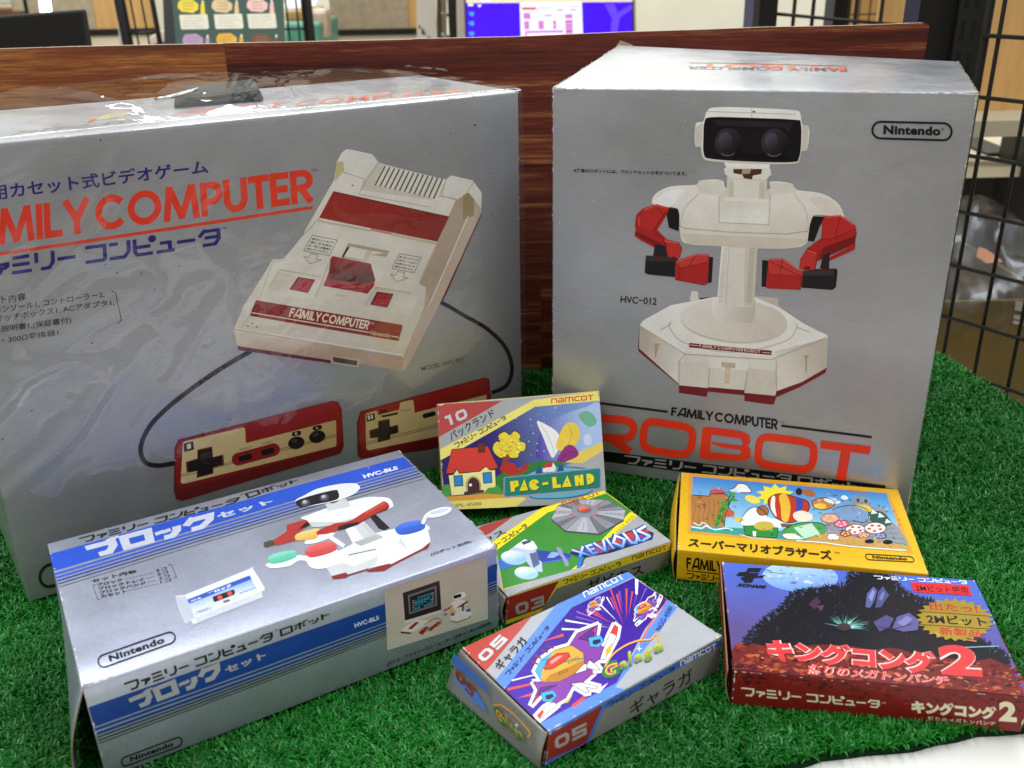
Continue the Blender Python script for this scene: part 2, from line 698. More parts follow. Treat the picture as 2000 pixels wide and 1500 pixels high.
AV = {
    'F': ([[(.14, 0), (.14, 1)], [(0, .9), (1, .9)], [(.1, .52), (.9, .52)]], .56),
    'A': ([[(.09, 0), (.52, .93)], [(.9, 0), (.9, 1), (.5, .93)], [(.3, .27), (.9, .27)]], .95),
    'M': ([[(.09, 0), (.19, 1)], [(.19, .98), (.5, .08), (.81, .98)], [(.81, 1), (.91, 0)]], 1.12),
    'I': ([[(.5, 0), (.5, 1)]], .22),
    'L': ([[(.16, 1), (.16, .1)], [(.0, .1), (1, .1)]], .55),
    'Y': ([[(.08, 1), (.5, .42), (.92, 1)], [(.5, .5), (.5, 0)]], .8),
    'C': ([arc(.52, .5, .43, .4, 40, 320, 20)], .93),
    'O': ([ring(.5, .5, .4, .4)], 1.04),
    'P': ([[(.14, 0), (.14, 1)], [(.1, .9), (.55, .9)] + arc(.55, .66, .33, .24, 90, -90, 10) + [(.1, .42)]], .66),
    'U': ([[(.13, 1), (.13, .45)] + arc(.5, .42, .37, .32, 180, 360, 12) + [(.87, 1)]], .72),
    'T': ([[(0, .9), (1, .9)], [(.5, .9), (.5, 0)]], .64),
    'E': ([[(.14, 0), (.14, 1)], [(0, .9), (1, .9)], [(.1, .5), (.92, .5)], [(0, .1), (1, .1)]], .56),
    'R': ([[(.14, 0), (.14, 1)], [(.1, .9), (.55, .9)] + arc(.55, .68, .33, .22, 90, -90, 10) + [(.1, .46)], [(.45, .46), (.88, 0)]], .68),
    'B': ([[(.14, 0), (.14, 1)], [(.1, .9), (.6, .9)] + arc(.6, .71, .26, .19, 90, -90, 8) + [(.1, .52)], [(.6, .52)] + arc(.6, .31, .3, .21, 90, -90, 8) + [(.1, .1)]], .68),
    ' ': ([], .1),
    'X': ([[(0, 1), (1, 0)], [(1, 1), (0, 0)]], .9),
    'V': ([[(0, 1), (.5, .02), (1, 1)]], .8),
    'S': ([[(1, .88), (.12, .88), (.12, .52), (.88, .5), (.88, .12), (0, .12)]], .8),
    'n': ([[(.1, 0), (.1, .9), (.8, .9), (.91, .78), (.91, 0)]], 1.0),
    'a': ([[(.1, .9), (.8, .9), (.91, .78), (.91, 0)], [(.91, .1), (.1, .1), (.1, .48), (.9, .48)]], 1.0),
    'm': ([[(.07, 0), (.07, .9), (.85, .9), (.93, .78), (.93, 0)], [(.5, .9), (.5, 0)]], 1.45),
    'c': ([[(1, .9), (.2, .9), (.09, .78), (.09, .22), (.2, .1), (1, .1)]], .95),
    'o': ([['o', (.2, .9), (.8, .9), (.91, .78), (.91, .22), (.8, .1), (.2, .1), (.09, .22), (.09, .78)]], 1.0),
    't': ([[(0, .9), (1, .9)], [(.5, .9), (.5, 0)]], .95),
    '0': ([['o', (.26, .85), (.74, .85), (.86, .7), (.86, .3), (.74, .15), (.26, .15), (.14, .3), (.14, .7)]], 1.0),
    '1': ([[(.1, .85), (.62, .85), (.62, 0)]], .8),
    '5': ([[(1, .88), (.14, .88), (.14, .5), (.86, .5), (.86, .12), (0, .12)]], 1.0),
    '3': ([[(0, .88), (.86, .88), (.86, .12), (0, .12)], [(.25, .5), (.86, .5)]], 1.0),
}


def av(s):
    return [AV[c] for c in s]


def famicom_word(p, q, col, th=.19):
    p.word(av('FAMILY COMPUTER'), q, col, th, .045)


def pill_emblem(p, q, body, col, w, inset=.14):
    """lettering inside a rounded ring; q = outer quad BL BR TR TL of the ring"""
    L = np.hypot(*(np.array(q[1]) - q[0]))
    Hh = np.hypot(*(np.array(q[3]) - q[0]))
    r = min(0.5, 0.5 * Hh / L)
    st = [(r + r * math.cos(math.radians(a)), .5 + .5 * math.sin(math.radians(a))) for a in range(90, 271, 15)]
    st += [(1 - r + r * math.cos(math.radians(a)), .5 + .5 * math.sin(math.radians(a))) for a in range(-90, 91, 15)]
    pts = Print.warp(q, np.array(st))
    p.line([tuple(a) for a in pts], w, col, True)
    tq = Print.warp(q, np.array([(inset, .26), (1 - inset, .26), (1 - inset, .80), (inset, .80)]))
    p.text(body, tq, col, 0.042, 0, 1.06)


# ------------------------------------------------------------------ cartons
C8 = {
'fam': [ (-0.2972,0.4915,0.0004), (-0.2967,0.4944,0.2727), (-0.3744,0.6060,-0.0010), (-0.3732,0.6091,0.2717), (0.0076,0.6958,-0.0021), (0.0090,0.6981,0.2688), (-0.0687,0.8098,-0.0046), (-0.0676,0.8129,0.2681) ],
'rob': [ (0.0292,0.6539,0.0000), (0.0300,0.6488,0.2769), (0.0913,0.8301,0.0026), (0.0912,0.8280,0.2861), (0.2680,0.5698,-0.0012), (0.2665,0.5665,0.2796), (0.3300,0.7461,0.0014), (0.3299,0.7406,0.2775) ],
'bls': [ (-0.1979,0.3508,0.0000), (-0.1982,0.3506,0.0564), (-0.2648,0.4691,0.0000), (-0.2646,0.4694,0.0572), (-0.0104,0.4574,0.0010), (-0.0102,0.4570,0.0569), (-0.0767,0.5753,0.0000), (-0.0761,0.5751,0.0564) ],
'gal': [ (0.0115,0.3525,0.0009), (0.0138,0.3526,0.0219), (-0.0332,0.4138,-0.0009), (-0.0295,0.4145,0.0217), (0.1091,0.4202,-0.0016), (0.1096,0.4208,0.0207), (0.0654,0.4822,-0.0016), (0.0662,0.4825,0.0200) ],
'smb': [ (0.0992,0.5018,-0.0000), (0.0988,0.5021,0.0220), (0.1173,0.5996,-0.0007), (0.1176,0.5996,0.0208), (0.2413,0.4748,-0.0021), (0.2418,0.4748,0.0194), (0.2599,0.5725,-0.0028), (0.2600,0.5726,0.0190) ],
'kon': [ (0.1095,0.3926,0.0002), (0.1094,0.3924,0.0224), (0.1226,0.4871,0.0008), (0.1224,0.4868,0.0229), (0.2504,0.3721,-0.0035), (0.2511,0.3719,0.0190), (0.2643,0.4667,-0.0025), (0.2650,0.4665,0.0200) ],
'xev': [ (-0.0069,0.4611,0.0002), (-0.0053,0.4610,0.0201), (-0.0425,0.5270,-0.0005), (-0.0421,0.5274,0.0202), (0.0960,0.5177,-0.0026), (0.0980,0.5177,0.0173), (0.0609,0.5836,-0.0036), (0.0619,0.5837,0.0166) ],
'pac': [ (-0.0496,0.5891,0.0006), (-0.0536,0.6260,0.0654), (-0.0525,0.6095,-0.0121), (-0.0557,0.6471,0.0542), (0.0654,0.5979,-0.0022), (0.0624,0.6372,0.0679), (0.0644,0.6196,-0.0121), (0.0612,0.6572,0.0542) ],
}


class Carton:
    def __init__(self, key, name, label, cat, board, group=None, bow=0.0, bevel=0.0009, inset=(), worn=0.3):
        c = [np.array(p) for p in C8[key]]
        self.c = c
        base = (c[0] + c[2] + c[4] + c[6]) / 4
        base[2] = min(c[i][2] for i in (0, 2, 4, 6))
        self.root = thing(name, label, cat, tuple(base), group)
        self.front = Face(c[0], c[4], c[5], c[1])
        self.top = Face(c[1], c[5], c[7], c[3])
        self.left = Face(c[2], c[0], c[1], c[3])
        self.right = Face(c[4], c[6], c[7], c[5])
        self.back = Face(c[6], c[2], c[3], c[7])
        self.bottom = Face(c[2], c[6], c[4], c[0])
        for f in (self.front, self.top, self.right, self.back):
            f.bow = bow
        bm = bmesh.new()
        for fi, f in enumerate((self.front, self.top, self.left, self.right, self.back, self.bottom)):
            g = np.array([[(i / NG, j / NG) for j in range(NG + 1)] for i in range(NG + 1)])
            P = f.P(g)
            if fi == 2 and 'left' in inset:
                P = P - f.n * 0.004
            vs = [[bm.verts.new(tuple(P[i][j])) for j in range(NG + 1)] for i in range(NG + 1)]
            for i in range(NG):
                for j in range(NG):
                    for tri in ((vs[i][j], vs[i + 1][j], vs[i + 1][j + 1]), (vs[i][j], vs[i + 1][j + 1], vs[i][j + 1])):
                        bm.faces.new(tri).material_index = 1 if (fi == 2 and 'left' in inset) else 0
        bmesh.ops.remove_doubles(bm, verts=bm.verts[:], dist=1e-6)
        es = [e for e in bm.edges if len(e.link_faces) == 2 and e.calc_face_angle(0) > 0.6]
        r = bmesh.ops.bevel(bm, geom=es, offset=bevel, segments=3, affect='EDGES', profile=0.55, material=-1)
        if worn:
            self.wear(worn, bm)
        for f in bm.faces:
            f.smooth = True
        me = bpy.data.meshes.new('carton')
        bm.to_mesh(me)
        bm.free()
        me.set_sharp_from_angle(angle=math.radians(28))
        self.body = link('carton', me, [board, CARD_IN, PAPER_EDGE], self.root)

    def wear(self, amount, bm):
        """scuffed spots where the printed skin has rubbed off along the edges"""
        rnd = random.Random(len(self.root.name) * 13 + int(self.c[0][0] * 1e4))
        c = self.c
        for a, b, f1, f2 in ((1, 5, self.front, self.top), (0, 1, self.front, self.left), (4, 5, self.front, self.right), (1, 3, self.top, self.left), (5, 7, self.top, self.right)):
            L = np.linalg.norm(c[b] - c[a])
            n = int(amount * L * 150) + 3
            d = (c[b] - c[a]) / L
            for _ in range(n):
                t = rnd.betavariate(.6, .6)
                ln = rnd.uniform(.0003, .0011) * rnd.choice((.7, 1, 1, 2.4)) * (1.8 if t < .05 or t > .95 else 1)
                p0 = c[a] + d * max(0, t * L - ln)
                p1 = c[a] + d * min(L, t * L + ln)
                for f in (f1, f2):
                    inward = np.cross(f.n, d)
                    ctr = sum(f.c) / 4
                    if inward @ (ctr - c[a]) < 0:
                        inward = -inward
                    w = rnd.uniform(.00005, .0005) + (rnd.uniform(0, .0011) if t < .03 or t > .97 else 0)
                    h = f.n * .00032
                    o = inward * .0006
                    m = (p0 + p1) / 2
                    pts = [p0 + o + h, m + o + h - inward * .0003, p1 + o + h, m + d * ln * rnd.uniform(.1, .5) + o + inward * w + h, m - d * ln * rnd.uniform(.1, .5) + o + inward * w * rnd.uniform(.5, 1) + h]
                    try:
                        bm.faces.new([bm.verts.new(tuple(q)) for q in pts]).material_index = 2
                    except ValueError:
                        pass

    def scratch(self, p, n, seed, near=.16):
        """fine pale scratches in the lamination, mostly near the edges"""
        rnd = random.Random(seed)
        p.cycle(6)
        for _ in range(n):
            side = rnd.randrange(4)
            t, d = rnd.random(), near * rnd.random() ** 1.8
            u, v = ((t, d), (t, 1 - d), (d, t), (1 - d, t))[side]
            an, ln = rnd.uniform(0, 6.3), rnd.uniform(.003, .016)
            w = rnd.uniform(.0005, .0011)
            dx, dy = math.cos(an) * ln, math.sin(an) * ln * 1.2
            q = np.array([(u, v), (u + dx * .5 - dy * w / ln * 2, v + dy * .5 + dx * w / ln * 2), (u + dx, v + dy), (u + dx * .5 + dy * w / ln, v + dy * .5 - dx * w / ln)])
            p._emit(q, [(0, 1, 2), (0, 2, 3)], rnd.choice(('#c6c4be', '#b9b7b2', '#d4d1c9', '#8e8c86')))
        p.cycle(0)

    def flap(self, board, face, prof, name='end_flap', u0=0.0, u1=1.0, v0=0.0, v1=1.0, nu=10, nv=12):
        """a closing flap standing off the end of the carton: prof(u, v) = metres outwards"""
        bm = bmesh.new()
        vs = []
        for i in range(nu + 1):
            row = []
            for j in range(nv + 1):
                u, v = u0 + (u1 - u0) * i / nu, v0 + (v1 - v0) * j / nv
                row.append(bm.verts.new(tuple(face.P(np.array([u, v]), prof(u, v)))))
            vs.append(row)
        for i in range(nu):
            for j in range(nv):
                bm.faces.new((vs[i][j], vs[i + 1][j], vs[i + 1][j + 1], vs[i][j + 1])).smooth = True
        me = bpy.data.meshes.new(name)
        bm.to_mesh(me)
        bm.free()
        o = link(name, me, [board, CARD], self.root)
        sm = o.modifiers.new('thickness', 'SOLIDIFY')
        sm.thickness = 0.0006
        sm.offset = -1
        sm.material_offset_rim = 1
        return o

# leaning box: brought 2.5 % nearer so that its rear bottom edge rests on the turf
C8['pac'] = [tuple(EYE + (np.array(p) - EYE) * 0.9755) for p in C8['pac']]

Z1, Z2, Z3, Z4, Z5, Z6, Z7, Z8 = (0, 100, .35), (400, 250, .35), (0, 550, .35), (250, 650, .375), (1050, 60, .45), (1050, 500, .4), (800, 740, .275), (60, 860, .3)
Y1, Y2, Y3, Y4, Y5, Y6 = (500, 860, .25), (80, 1140, .35), (930, 950, .2), (880, 1100, .275), (1280, 900, .275), (1380, 1080, .31)

# ------------------------------------------------------------------ table, turf, back panel
TURF_Z = -0.0045
tab = thing('display_table', 'white display table top showing beyond the front edge of the green turf', 'table', (-0.1, 0.5, -0.03))
mb = MB()
mb.hexa([(-0.66, 0.16, -0.032), (-0.66, 0.16, -0.0075), (-0.66, 0.90, -0.032), (-0.66, 0.90, -0.0075),
         (0.45, 0.16, -0.032), (0.45, 0.16, -0.0075), (0.405, 0.90, -0.032), (0.405, 0.90, -0.0075)])
WHITE_TOP = mat('white_laminate', '#d2cfc6', 0.45, 0, 0.5, 40, 0.03)
mb.build('tabletop', WHITE_TOP, tab, 0.002)
STEEL = mat('grey_steel', '#8d8d8a', 0.4, 0.8)
for lx, ly in ((-0.62, 0.2), (-0.62, 0.86), (0.38, 0.2), (0.36, 0.86)):
    MB().tube([(lx, ly, -0.8), (lx, ly, -0.033)], 0.014, 12).build('leg', STEEL, tab)

RIGHT_EDGE = [(0.4440, 0.664), (0.4303, 0.7391), (0.4079, 0.8606)]


def right_x(y):
    (x0, y0), (x1, y1) = RIGHT_EDGE[0], RIGHT_EDGE[2]
    return x0 + (x1 - x0) * (y - y0) / (y1 - y0)


def front_y(x):
    return 0.3575 + (x - 0.1446) * (0.3655 - 0.3483) / (0.2479 - 0.1446) + 0.0012 * math.sin(x * 90) + 0.0006 * math.sin(x * 310)


bm = bmesh.new()
xs = np.linspace(-0.635, 0.405, 90)
lo, hi = [], []
for x in xs:
    lo.append((x + max(0, (x - .3)) * .0, front_y(x)))
    hi.append((x, 0.862))
pts = lo + [(right_x(front_y(.47)) - .012, front_y(.46)), (right_x(.862), .862)] + hi[::-1][1:]
vt = [bm.verts.new((x, y, TURF_Z)) for x, y in pts]
vb = [bm.verts.new((x, y, TURF_Z - 0.003)) for x, y in pts]
bm.faces.new(vt)
bm.faces.new(vb[::-1])
for i in range(len(pts)):
    j = (i + 1) % len(pts)
    bm.faces.new((vt[i], vb[i], vb[j], vt[j]))
bmesh.ops.triangulate(bm, faces=bm.faces[:])
bmesh.ops.recalc_face_normals(bm, faces=bm.faces[:])
me = bpy.data.meshes.new('turf_base')
bm.to_mesh(me)
bm.free()
o = link('turf_base', me, mat('turf_backing', '#0d2a14', 0.95, 0, 0.1, 300, 0.3))
tag(o, 'dark woven backing of the green turf', 'ground', None, 'structure')


def foot(key):
    c = C8[key]
    q = [c[i][:2] for i in (0, 4, 6, 2)]
    m = np.mean(q, 0)
    return [(np.array(p) - m) * 0.985 + m for p in q]


def inside(q, X, Y):
    r = np.ones(len(X), bool)
    for i in range(4):
        a, b = q[i], q[(i + 1) % 4]
        r &= ((b[0] - a[0]) * (Y - a[1]) - (b[1] - a[1]) * (X - a[0])) > 0
    return r


def grow_turf():
    n = 700000
    y = 0.28 + (0.858 - 0.28) * RNG.random(n) ** 1.35
    x = -0.63 + 1.09 * RNG.random(n)
    # only as wide as the table shows, thinning away from the viewer
    k = (x < 0.11 + 0.62 * y) & (x > -0.19 - 0.62 * y) & (x < right_x(y) - 0.002 + 0.002 * RNG.random(n))
    fy = 0.3575 + (x - 0.1446) * 0.1665 + 0.0012 * np.sin(x * 90) + 0.0006 * np.sin(x * 310)
    k &= y > fy + 0.0006
    for key in ('fam', 'rob', 'bls', 'gal', 'smb', 'kon', 'xev'):
        k &= ~inside(foot(key), x, y)
    x, y, fy = x[k], y[k], fy[k]
    n = len(x)
    az = RNG.random(n) * 2 * np.pi
    # tufts lean together
    az = az * 0.75 + 2.5 * np.sin(x * 130 + 3 * np.sin(y * 70)) + 2.0 * np.sin(y * 150 + 2 * np.sin(x * 90))
    h = RNG.uniform(0.0040, 0.0076, n)
    lean = RNG.uniform(0.15, 1.05, n)
    curl = RNG.uniform(-0.3, 1.2, n)
    w = RNG.uniform(0.00028, 0.00055, n) * (1 + 1.2 * np.clip(y - .5, 0, 1))
    dx, dy = np.cos(az), np.sin(az)
    sx, sy = -dy, dx
    tw = RNG.uniform(-0.9, 0.9, n)
    V = np.zeros((n, 7, 3), np.float32)
    for i, t in enumerate((0, .4, .75, 1.0)):
        ang = lean * t + curl * t * t * 0.8
        r = h * (np.sin(ang) * t)
        z = h * (np.cos(ang * .8) * t)
        cx, cy = x + dx * r, y + dy * r
        ww = w * (1.0, 1.05, .8, 0)[i]
        a = tw * t
        ox, oy = (sx * np.cos(a) + dx * np.sin(a)) * ww, (sy * np.cos(a) + dy * np.sin(a)) * ww
        zz = TURF_Z + 0.0002 + z
        if i < 3:
            V[:, 2 * i] = np.stack([cx - ox, cy - oy, zz], -1)
            V[:, 2 * i + 1] = np.stack([cx + ox, cy + oy, zz], -1)
        else:
            V[:, 6] = np.stack([cx, cy, zz], -1)
    base = (np.arange(n) * 7)[:, None]
    quads = np.concatenate([base + np.array([[0, 1, 3, 2]]), base + np.array([[2, 3, 5, 4]])], 1).reshape(-1, 4)
    tris = base + np.array([[4, 5, 6]])
    loops = np.concatenate([quads.ravel(), tris.ravel()]).astype(np.int32)
    starts = np.concatenate([np.arange(len(quads)) * 4, len(quads) * 4 + np.arange(n) * 3]).astype(np.int32)
    totals = np.concatenate([np.full(len(quads), 4), np.full(n, 3)]).astype(np.int32)
    me = bpy.data.meshes.new('artificial_grass')
    me.vertices.add(n * 7)
    me.vertices.foreach_set('co', V.ravel())
    me.loops.add(len(loops))
    me.loops.foreach_set('vertex_index', loops)
    me.polygons.add(len(starts))
    me.polygons.foreach_set('loop_start', starts)
    me.polygons.foreach_set('loop_total', totals)
    me.update(calc_edges=True)
    me.validate()
    tone = RNG.uniform(0.6, 1.45, n) * (1 + .22 * np.sin(x * 23 + 2 * np.sin(y * 17)) * np.sin(y * 29))
    pale = RNG.random(n) < 0.03
    g = np.stack([0.008 * tone + pale * .06, 0.132 * tone + pale * .15, 0.010 * tone + pale * .05, np.ones(n)], -1).astype(np.float32)
    ca = me.color_attributes.new('ink', 'FLOAT_COLOR', 'POINT')
    ca.data.foreach_set('color', np.repeat(g, 7, 0).ravel())
    m = bpy.data.materials.new('plastic_grass')
    m.use_nodes = True
    nt = m.node_tree
    b = nt.nodes['Principled BSDF']
    a = nt.nodes.new('ShaderNodeVertexColor')
    a.layer_name = 'ink'
    nt.links.new(a.outputs[0], b.inputs['Base Color'])
    b.inputs['Roughness'].default_value = 0.36
    b.inputs['Specular IOR Level'].default_value = 0.3
    o = link('artificial_grass', me, m)
    tag(o, 'short curly green artificial grass covering the display table', 'grass', None, 'stuff')


grow_turf()

# wood-print back panel ------------------------------------------------------
PY = 0.838


def wood_mat(name, dark, light, light_amt, seed, scale_z=75):
    m = mat(name, dark, 0.5, 0, 0.35)
    nt = m.node_tree
    b = nt.nodes['Principled BSDF']
    tc = nt.nodes.new('ShaderNodeTexCoord')
    mp = nt.nodes.new('ShaderNodeMapping')
    mp.inputs['Location'].default_value = (seed, seed * 2.3, seed)
    mp.inputs['Scale'].default_value = (2.2, 1, scale_z)
    nt.links.new(tc.outputs['Object'], mp.inputs[0])
    n1 = nt.nodes.new('ShaderNodeTexNoise')
    n1.inputs['Scale'].default_value = 1.0
    n1.inputs['Detail'].default_value = 5
    n1.inputs['Roughness'].default_value = 0.65
    n1.inputs['Distortion'].default_value = 0.4
    nt.links.new(mp.outputs[0], n1.inputs['Vector'])
    mp2 = nt.nodes.new('ShaderNodeMapping')
    mp2.inputs['Location'].default_value = (seed * 3, 0, seed * 5)
    mp2.inputs['Scale'].default_value = (22, 1, 700)
    nt.links.new(tc.outputs['Object'], mp2.inputs[0])
    n2 = nt.nodes.new('ShaderNodeTexNoise')
    n2.inputs['Scale'].default_value = 1.6
    n2.inputs['Detail'].default_value = 7
    n2.inputs['Roughness'].default_value = 0.75
    nt.links.new(mp2.outputs[0], n2.inputs['Vector'])
    mixf = nt.nodes.new('ShaderNodeMath')
    mixf.operation = 'MULTIPLY_ADD'
    nt.links.new(n2.outputs['Fac'], mixf.inputs[0])
    mixf.inputs[1].default_value = 0.62
    nt.links.new(n1.outputs['Fac'], mixf.inputs[2])
    cr = nt.nodes.new('ShaderNodeValToRGB')
    e = cr.color_ramp.elements
    mid = 0.89 - light_amt
    e[0].position, e[0].color = mid - .22, (*[c * .28 for c in lin(dark)], 1)
    e[1].position, e[1].color = mid + .22, (*lin(light), 1)
    k = e.new(mid)
    k.color = (*lin(dark), 1)
    k = e.new(mid + .08)
    k.color = (*[(a * .6 + c * .4) for a, c in zip(lin(dark), lin(light))], 1)
    nt.links.new(mixf.outputs[0], cr.inputs[0])
    nt.links.new(cr.outputs[0], b.inputs['Base Color'])
    return m


tops = [(-420, 103), (0, 96), (130, 92), (300, 88), (436, 85), (438, 84), (620, 80), (806, 76), (808, 75), (1000, 72), (1230, 63), (1360, 59), (1500, 53), (1650, 50), (1745, 46), (1800, 44), (1812, 49)]
tp = [at(a, b, PY) for a, b in tops]
WOODS = [wood_mat('amber_wood_print', '#8a4826', '#cc8e42', .10, 3, 40), wood_mat('mahogany_wood_print', '#6c2a1a', '#aa6a3e', .04, 9), wood_mat('redwood_print', '#70311e', '#b27646', .05, 21)]
XS = [tp[0][0], at(437, 84, PY)[0], tp[-1][0]]
ZR = [0.30, 0.245, 0.19, 0.135, 0.08, TURF_Z]
joint = [XS[1], XS[1], at(250, 84, PY)[0], at(640, 84, PY)[0], at(1052, 84, PY)[0]]


def top_z(x):
    for a, b in zip(tp, tp[1:]):
        if a[0] <= x <= b[0]:
            return a[2] + (b[2] - a[2]) * (x - a[0]) / (b[0] - a[0] + 1e-9)
    return tp[-1][2]


bm = bmesh.new()
gx = sorted(set([round(p[0], 5) for p in tp] + [round(j, 5) for j in joint] + [round(v, 4) for v in np.linspace(tp[0][0], tp[-1][0], 14)]))
gx = [gx[0]] + [b for a, b in zip(gx, gx[1:]) if b - a > 2e-4]


def py_of(x, z):
    return PY + 0.0012 * math.sin(x * 9) + (0.004 * max(0, z - .22) / .08 * math.sin(x * 14))


rows = []
for zi in ZR:
    rows.append([(x, min(zi, top_z(x)) if zi < .3 else top_z(x)) for x in gx])
for off in (0, 0.004):
    vv = [[bm.verts.new((x, py_of(x, z) + off, z)) for x, z in r] for r in rows]
    if off == 0:
        V0 = vv
    else:
        V1 = vv
for r in range(len(rows) - 1):
    for i in range(len(gx) - 1):
        xm = (gx[i] + gx[i + 1]) / 2
        f = bm.faces.new((V0[r][i], V0[r][i + 1], V0[r + 1][i + 1], V0[r + 1][i]))
        left = xm < joint[r]
        f.material_index = (0, 2, 1, 0, 2)[r] if left else (1, 1, 2, 2, 1)[r]
        bm.faces.new((V1[r][i + 1], V1[r][i], V1[r + 1][i], V1[r + 1][i + 1])).material_index = 3
for i in range(len(gx) - 1):
    bm.faces.new((V0[0][i + 1], V0[0][i], V1[0][i], V1[0][i + 1])).material_index = 3
for r in range(len(rows) - 1):
    bm.faces.new((V0[r][-1], V1[r][-1], V1[r + 1][-1], V0[r + 1][-1])).material_index = 3
me = bpy.data.meshes.new('backdrop_panel')
bm.to_mesh(me)
bm.free()
o = link('backdrop_panel', me, WOODS + [mat('foam_core_edge', '#b9a58e', .8)])
tag(o, 'reddish brown wood-plank print panel standing upright behind the two silver boxes', 'panel')
# plank joints, printed
pf = Face((XS[0], PY, TURF_Z), (XS[2], PY, TURF_Z), (XS[2], PY, .3), (XS[0], PY, .3))

# ------------------------------------------------------------------ big console box
F = Carton('fam', 'console_box', 'large silver game console carton wrapped in clear film, picturing a white and dark red console', 'box', SILVER, 'retro silver game cartons', bow=.0016, bevel=.0016, worn=.2)
NAVY, RED, BLK, CREAM, MAROON = '#2a1a74', '#ee3a1c', '#1c1a1a', '#e6dfcd', '#9a1c1e'
p = Print(F.front, Z1)
sh = lambda x0, y0, x1, y1, h: [(x0, y0), (x1, y1), (x1 - h * .05, y1 - h), (x0 - h * .05, y0 - h)]
p.text('家庭用カセット式ビデオゲーム', [(-250, 862), (1166, 684), (1152, 602), (-258, 772)], NAVY, .022)
famicom_word(p, [(-300, 1122), (1752, 838), (1738, 655), (-305, 920)], RED, .2)
p.text('TM', [(1738, 676), (1772, 672), (1770, 654), (1736, 658)], '#8a5048')
p.line([(-300, 1176), (1742, 872)], 17, RED)
p.poly([(1735, 864), (1752, 862), (1720, 886)], RED)
p.word(kana('ファミリー コンピュータ'), [(-190, 1285), (1232, 1080), (1226, 985), (-195, 1180)], NAVY, .19, .13)
p.text('TM', [(1238, 998), (1265, 994), (1263, 980), (1236, 984)], NAVY)
p.build('title_lettering', F.body)
p = Print(F.front, Z3)
T = '#26241f'
p.text('セット内容', [(-105, 140), (145, 100), (143, 60), (-107, 98)], T, .012)
p.text('コンソール1, コントローラー2,', [(-30, 182), (583, 88), (581, 55), (-32, 142)], T, .006)
p.text('RFスイッチボックス1, ACアダプタ1,', [(-120, 244), (638, 132), (636, 96), (-122, 202)], T, .006)
p.text('取扱説明書1,(保証書付)', [(-85, 300), (398, 236), (396, 196), (-87, 258)], T, .006)
p.text('75Ω・300Ω変換器1.', [(-95, 364), (345, 296), (343, 262), (-97, 324)], T, .006)
p.line([(620, 50), (645, 62), (677, 215), (660, 236)], 3.5, T)
p.z = Z2
p.text('MODEL HVC-001', [(1210, 1356), (1442, 1300), (1440, 1278), (1208, 1332)], '#3a3a38', .004)
p.z = (0, 0, 1)
for x, y, r in ((928, 244, 2), (229, 533, 1.8), (276, 534, 1.6), (302, 565, 1.4), (205, 517, 1.4), (196, 274, 1.8), (700, 205, 1.4), (880, 262, 1.2), (180, 670, 1.6), (62, 802, 1.8), (5, 858, 1.8), (955, 640, 1.4), (620, 880, 1.6), (960, 420, 1.2), (840, 300, 1.1), (150, 480, 1.2), (350, 520, 1.3), (450, 820, 1.3)):
    p.poly(ell(x, y, r, r, 7), '#26221e')
p.build('contents_list', F.body)

# printed picture of the console
p = Print(F.front, Z2)
p.line([(1290, 960), (1360, 995), (1450, 1048), (1560, 1110), (1660, 1200), (1706, 1290), (1712, 1370), (1680, 1440), (1600, 1478)], 22, '#181614', smooth=True)
p.z = Z3
p.line([(1400, 388), (1210, 500), (1000, 650), (870, 765), (805, 860), (785, 945), (815, 1010), (890, 1026), (985, 1010)], 26, '#1b1918', smooth=True)
p.z = Z2
body = [(762, 140), (790, 117), (940, 153), (968, 190), (1010, 205), (1345, 290), (1372, 264), (1500, 300), (1545, 362), (1541, 470), (1320, 960), (1130, 1330), (1103, 1354), (870, 1318), (182, 1216), (160, 1120), (220, 985), (300, 860), (378, 735), (440, 730), (548, 598), (562, 565), (720, 290), (735, 190)]
p.poly(body, '#e7e0d0', grad=(((900, 130), '#f3eee2'), ((640, 1200), '#e0d6c2')))
p.poly([(161, 1122), (200, 1130), (1105, 1276), (1108, 1290), (1103, 1354), (870, 1318), (182, 1216)], '#d8c3ab', grad=(((400, 1160), '#e6d6c0'), ((385, 1250), '#c2a68e')))
p.poly([(1400, 400), (1440, 380), (1470, 362), (1500, 392), (1545, 455), (1541, 475), (1320, 962), (1130, 1330), (1106, 1352), (1108, 1278), (1226, 1000), (1236, 890), (1196, 870), (1225, 790), (1248, 740)], '#cfb9a4')
p.poly([(1400, 405), (1462, 365), (1470, 480), (1250, 985), (1235, 890), (1200, 872)], '#bfa894')
p.poly([(1440, 372), (1475, 362), (1502, 400), (1500, 490), (1440, 512)], '#a89468')
p.poly([(182, 1216), (700, 1296), (702, 1312), (190, 1240)], '#6b2030')
p.poly([(1545, 470), (1541, 490), (1330, 965), (1320, 962)], '#7a2230')
p.poly([(968, 190), (1010, 205), (1345, 290), (1322, 385), (1250, 400), (870, 345), (862, 370), (890, 280)], '#ddd5c4')
p.poly([(790, 118), (940, 153), (968, 190), (890, 285), (770, 245), (735, 190), (760, 145)], '#efeadf')
p.poly([(736, 190), (772, 185), (778, 235), (725, 300)], '#d3c48f')
p.poly([(1372, 264), (1500, 300), (1540, 360), (1460, 362), (1345, 330)], '#efeadf')
p.line([(770, 245), (890, 285), (862, 370)], 5, '#c6bca8')
p.line([(968, 190), (872, 345)], 8, '#cbc2b0')
p.line([(1320, 380), (1415, 400)], 10, '#d8c0b0')
p.poly([(340, 935), (400, 800), (655, 850), (612, 950)], '#e4dccb', grad=(((420, 800), '#dcd2be'), ((520, 930), '#ece5d6')))
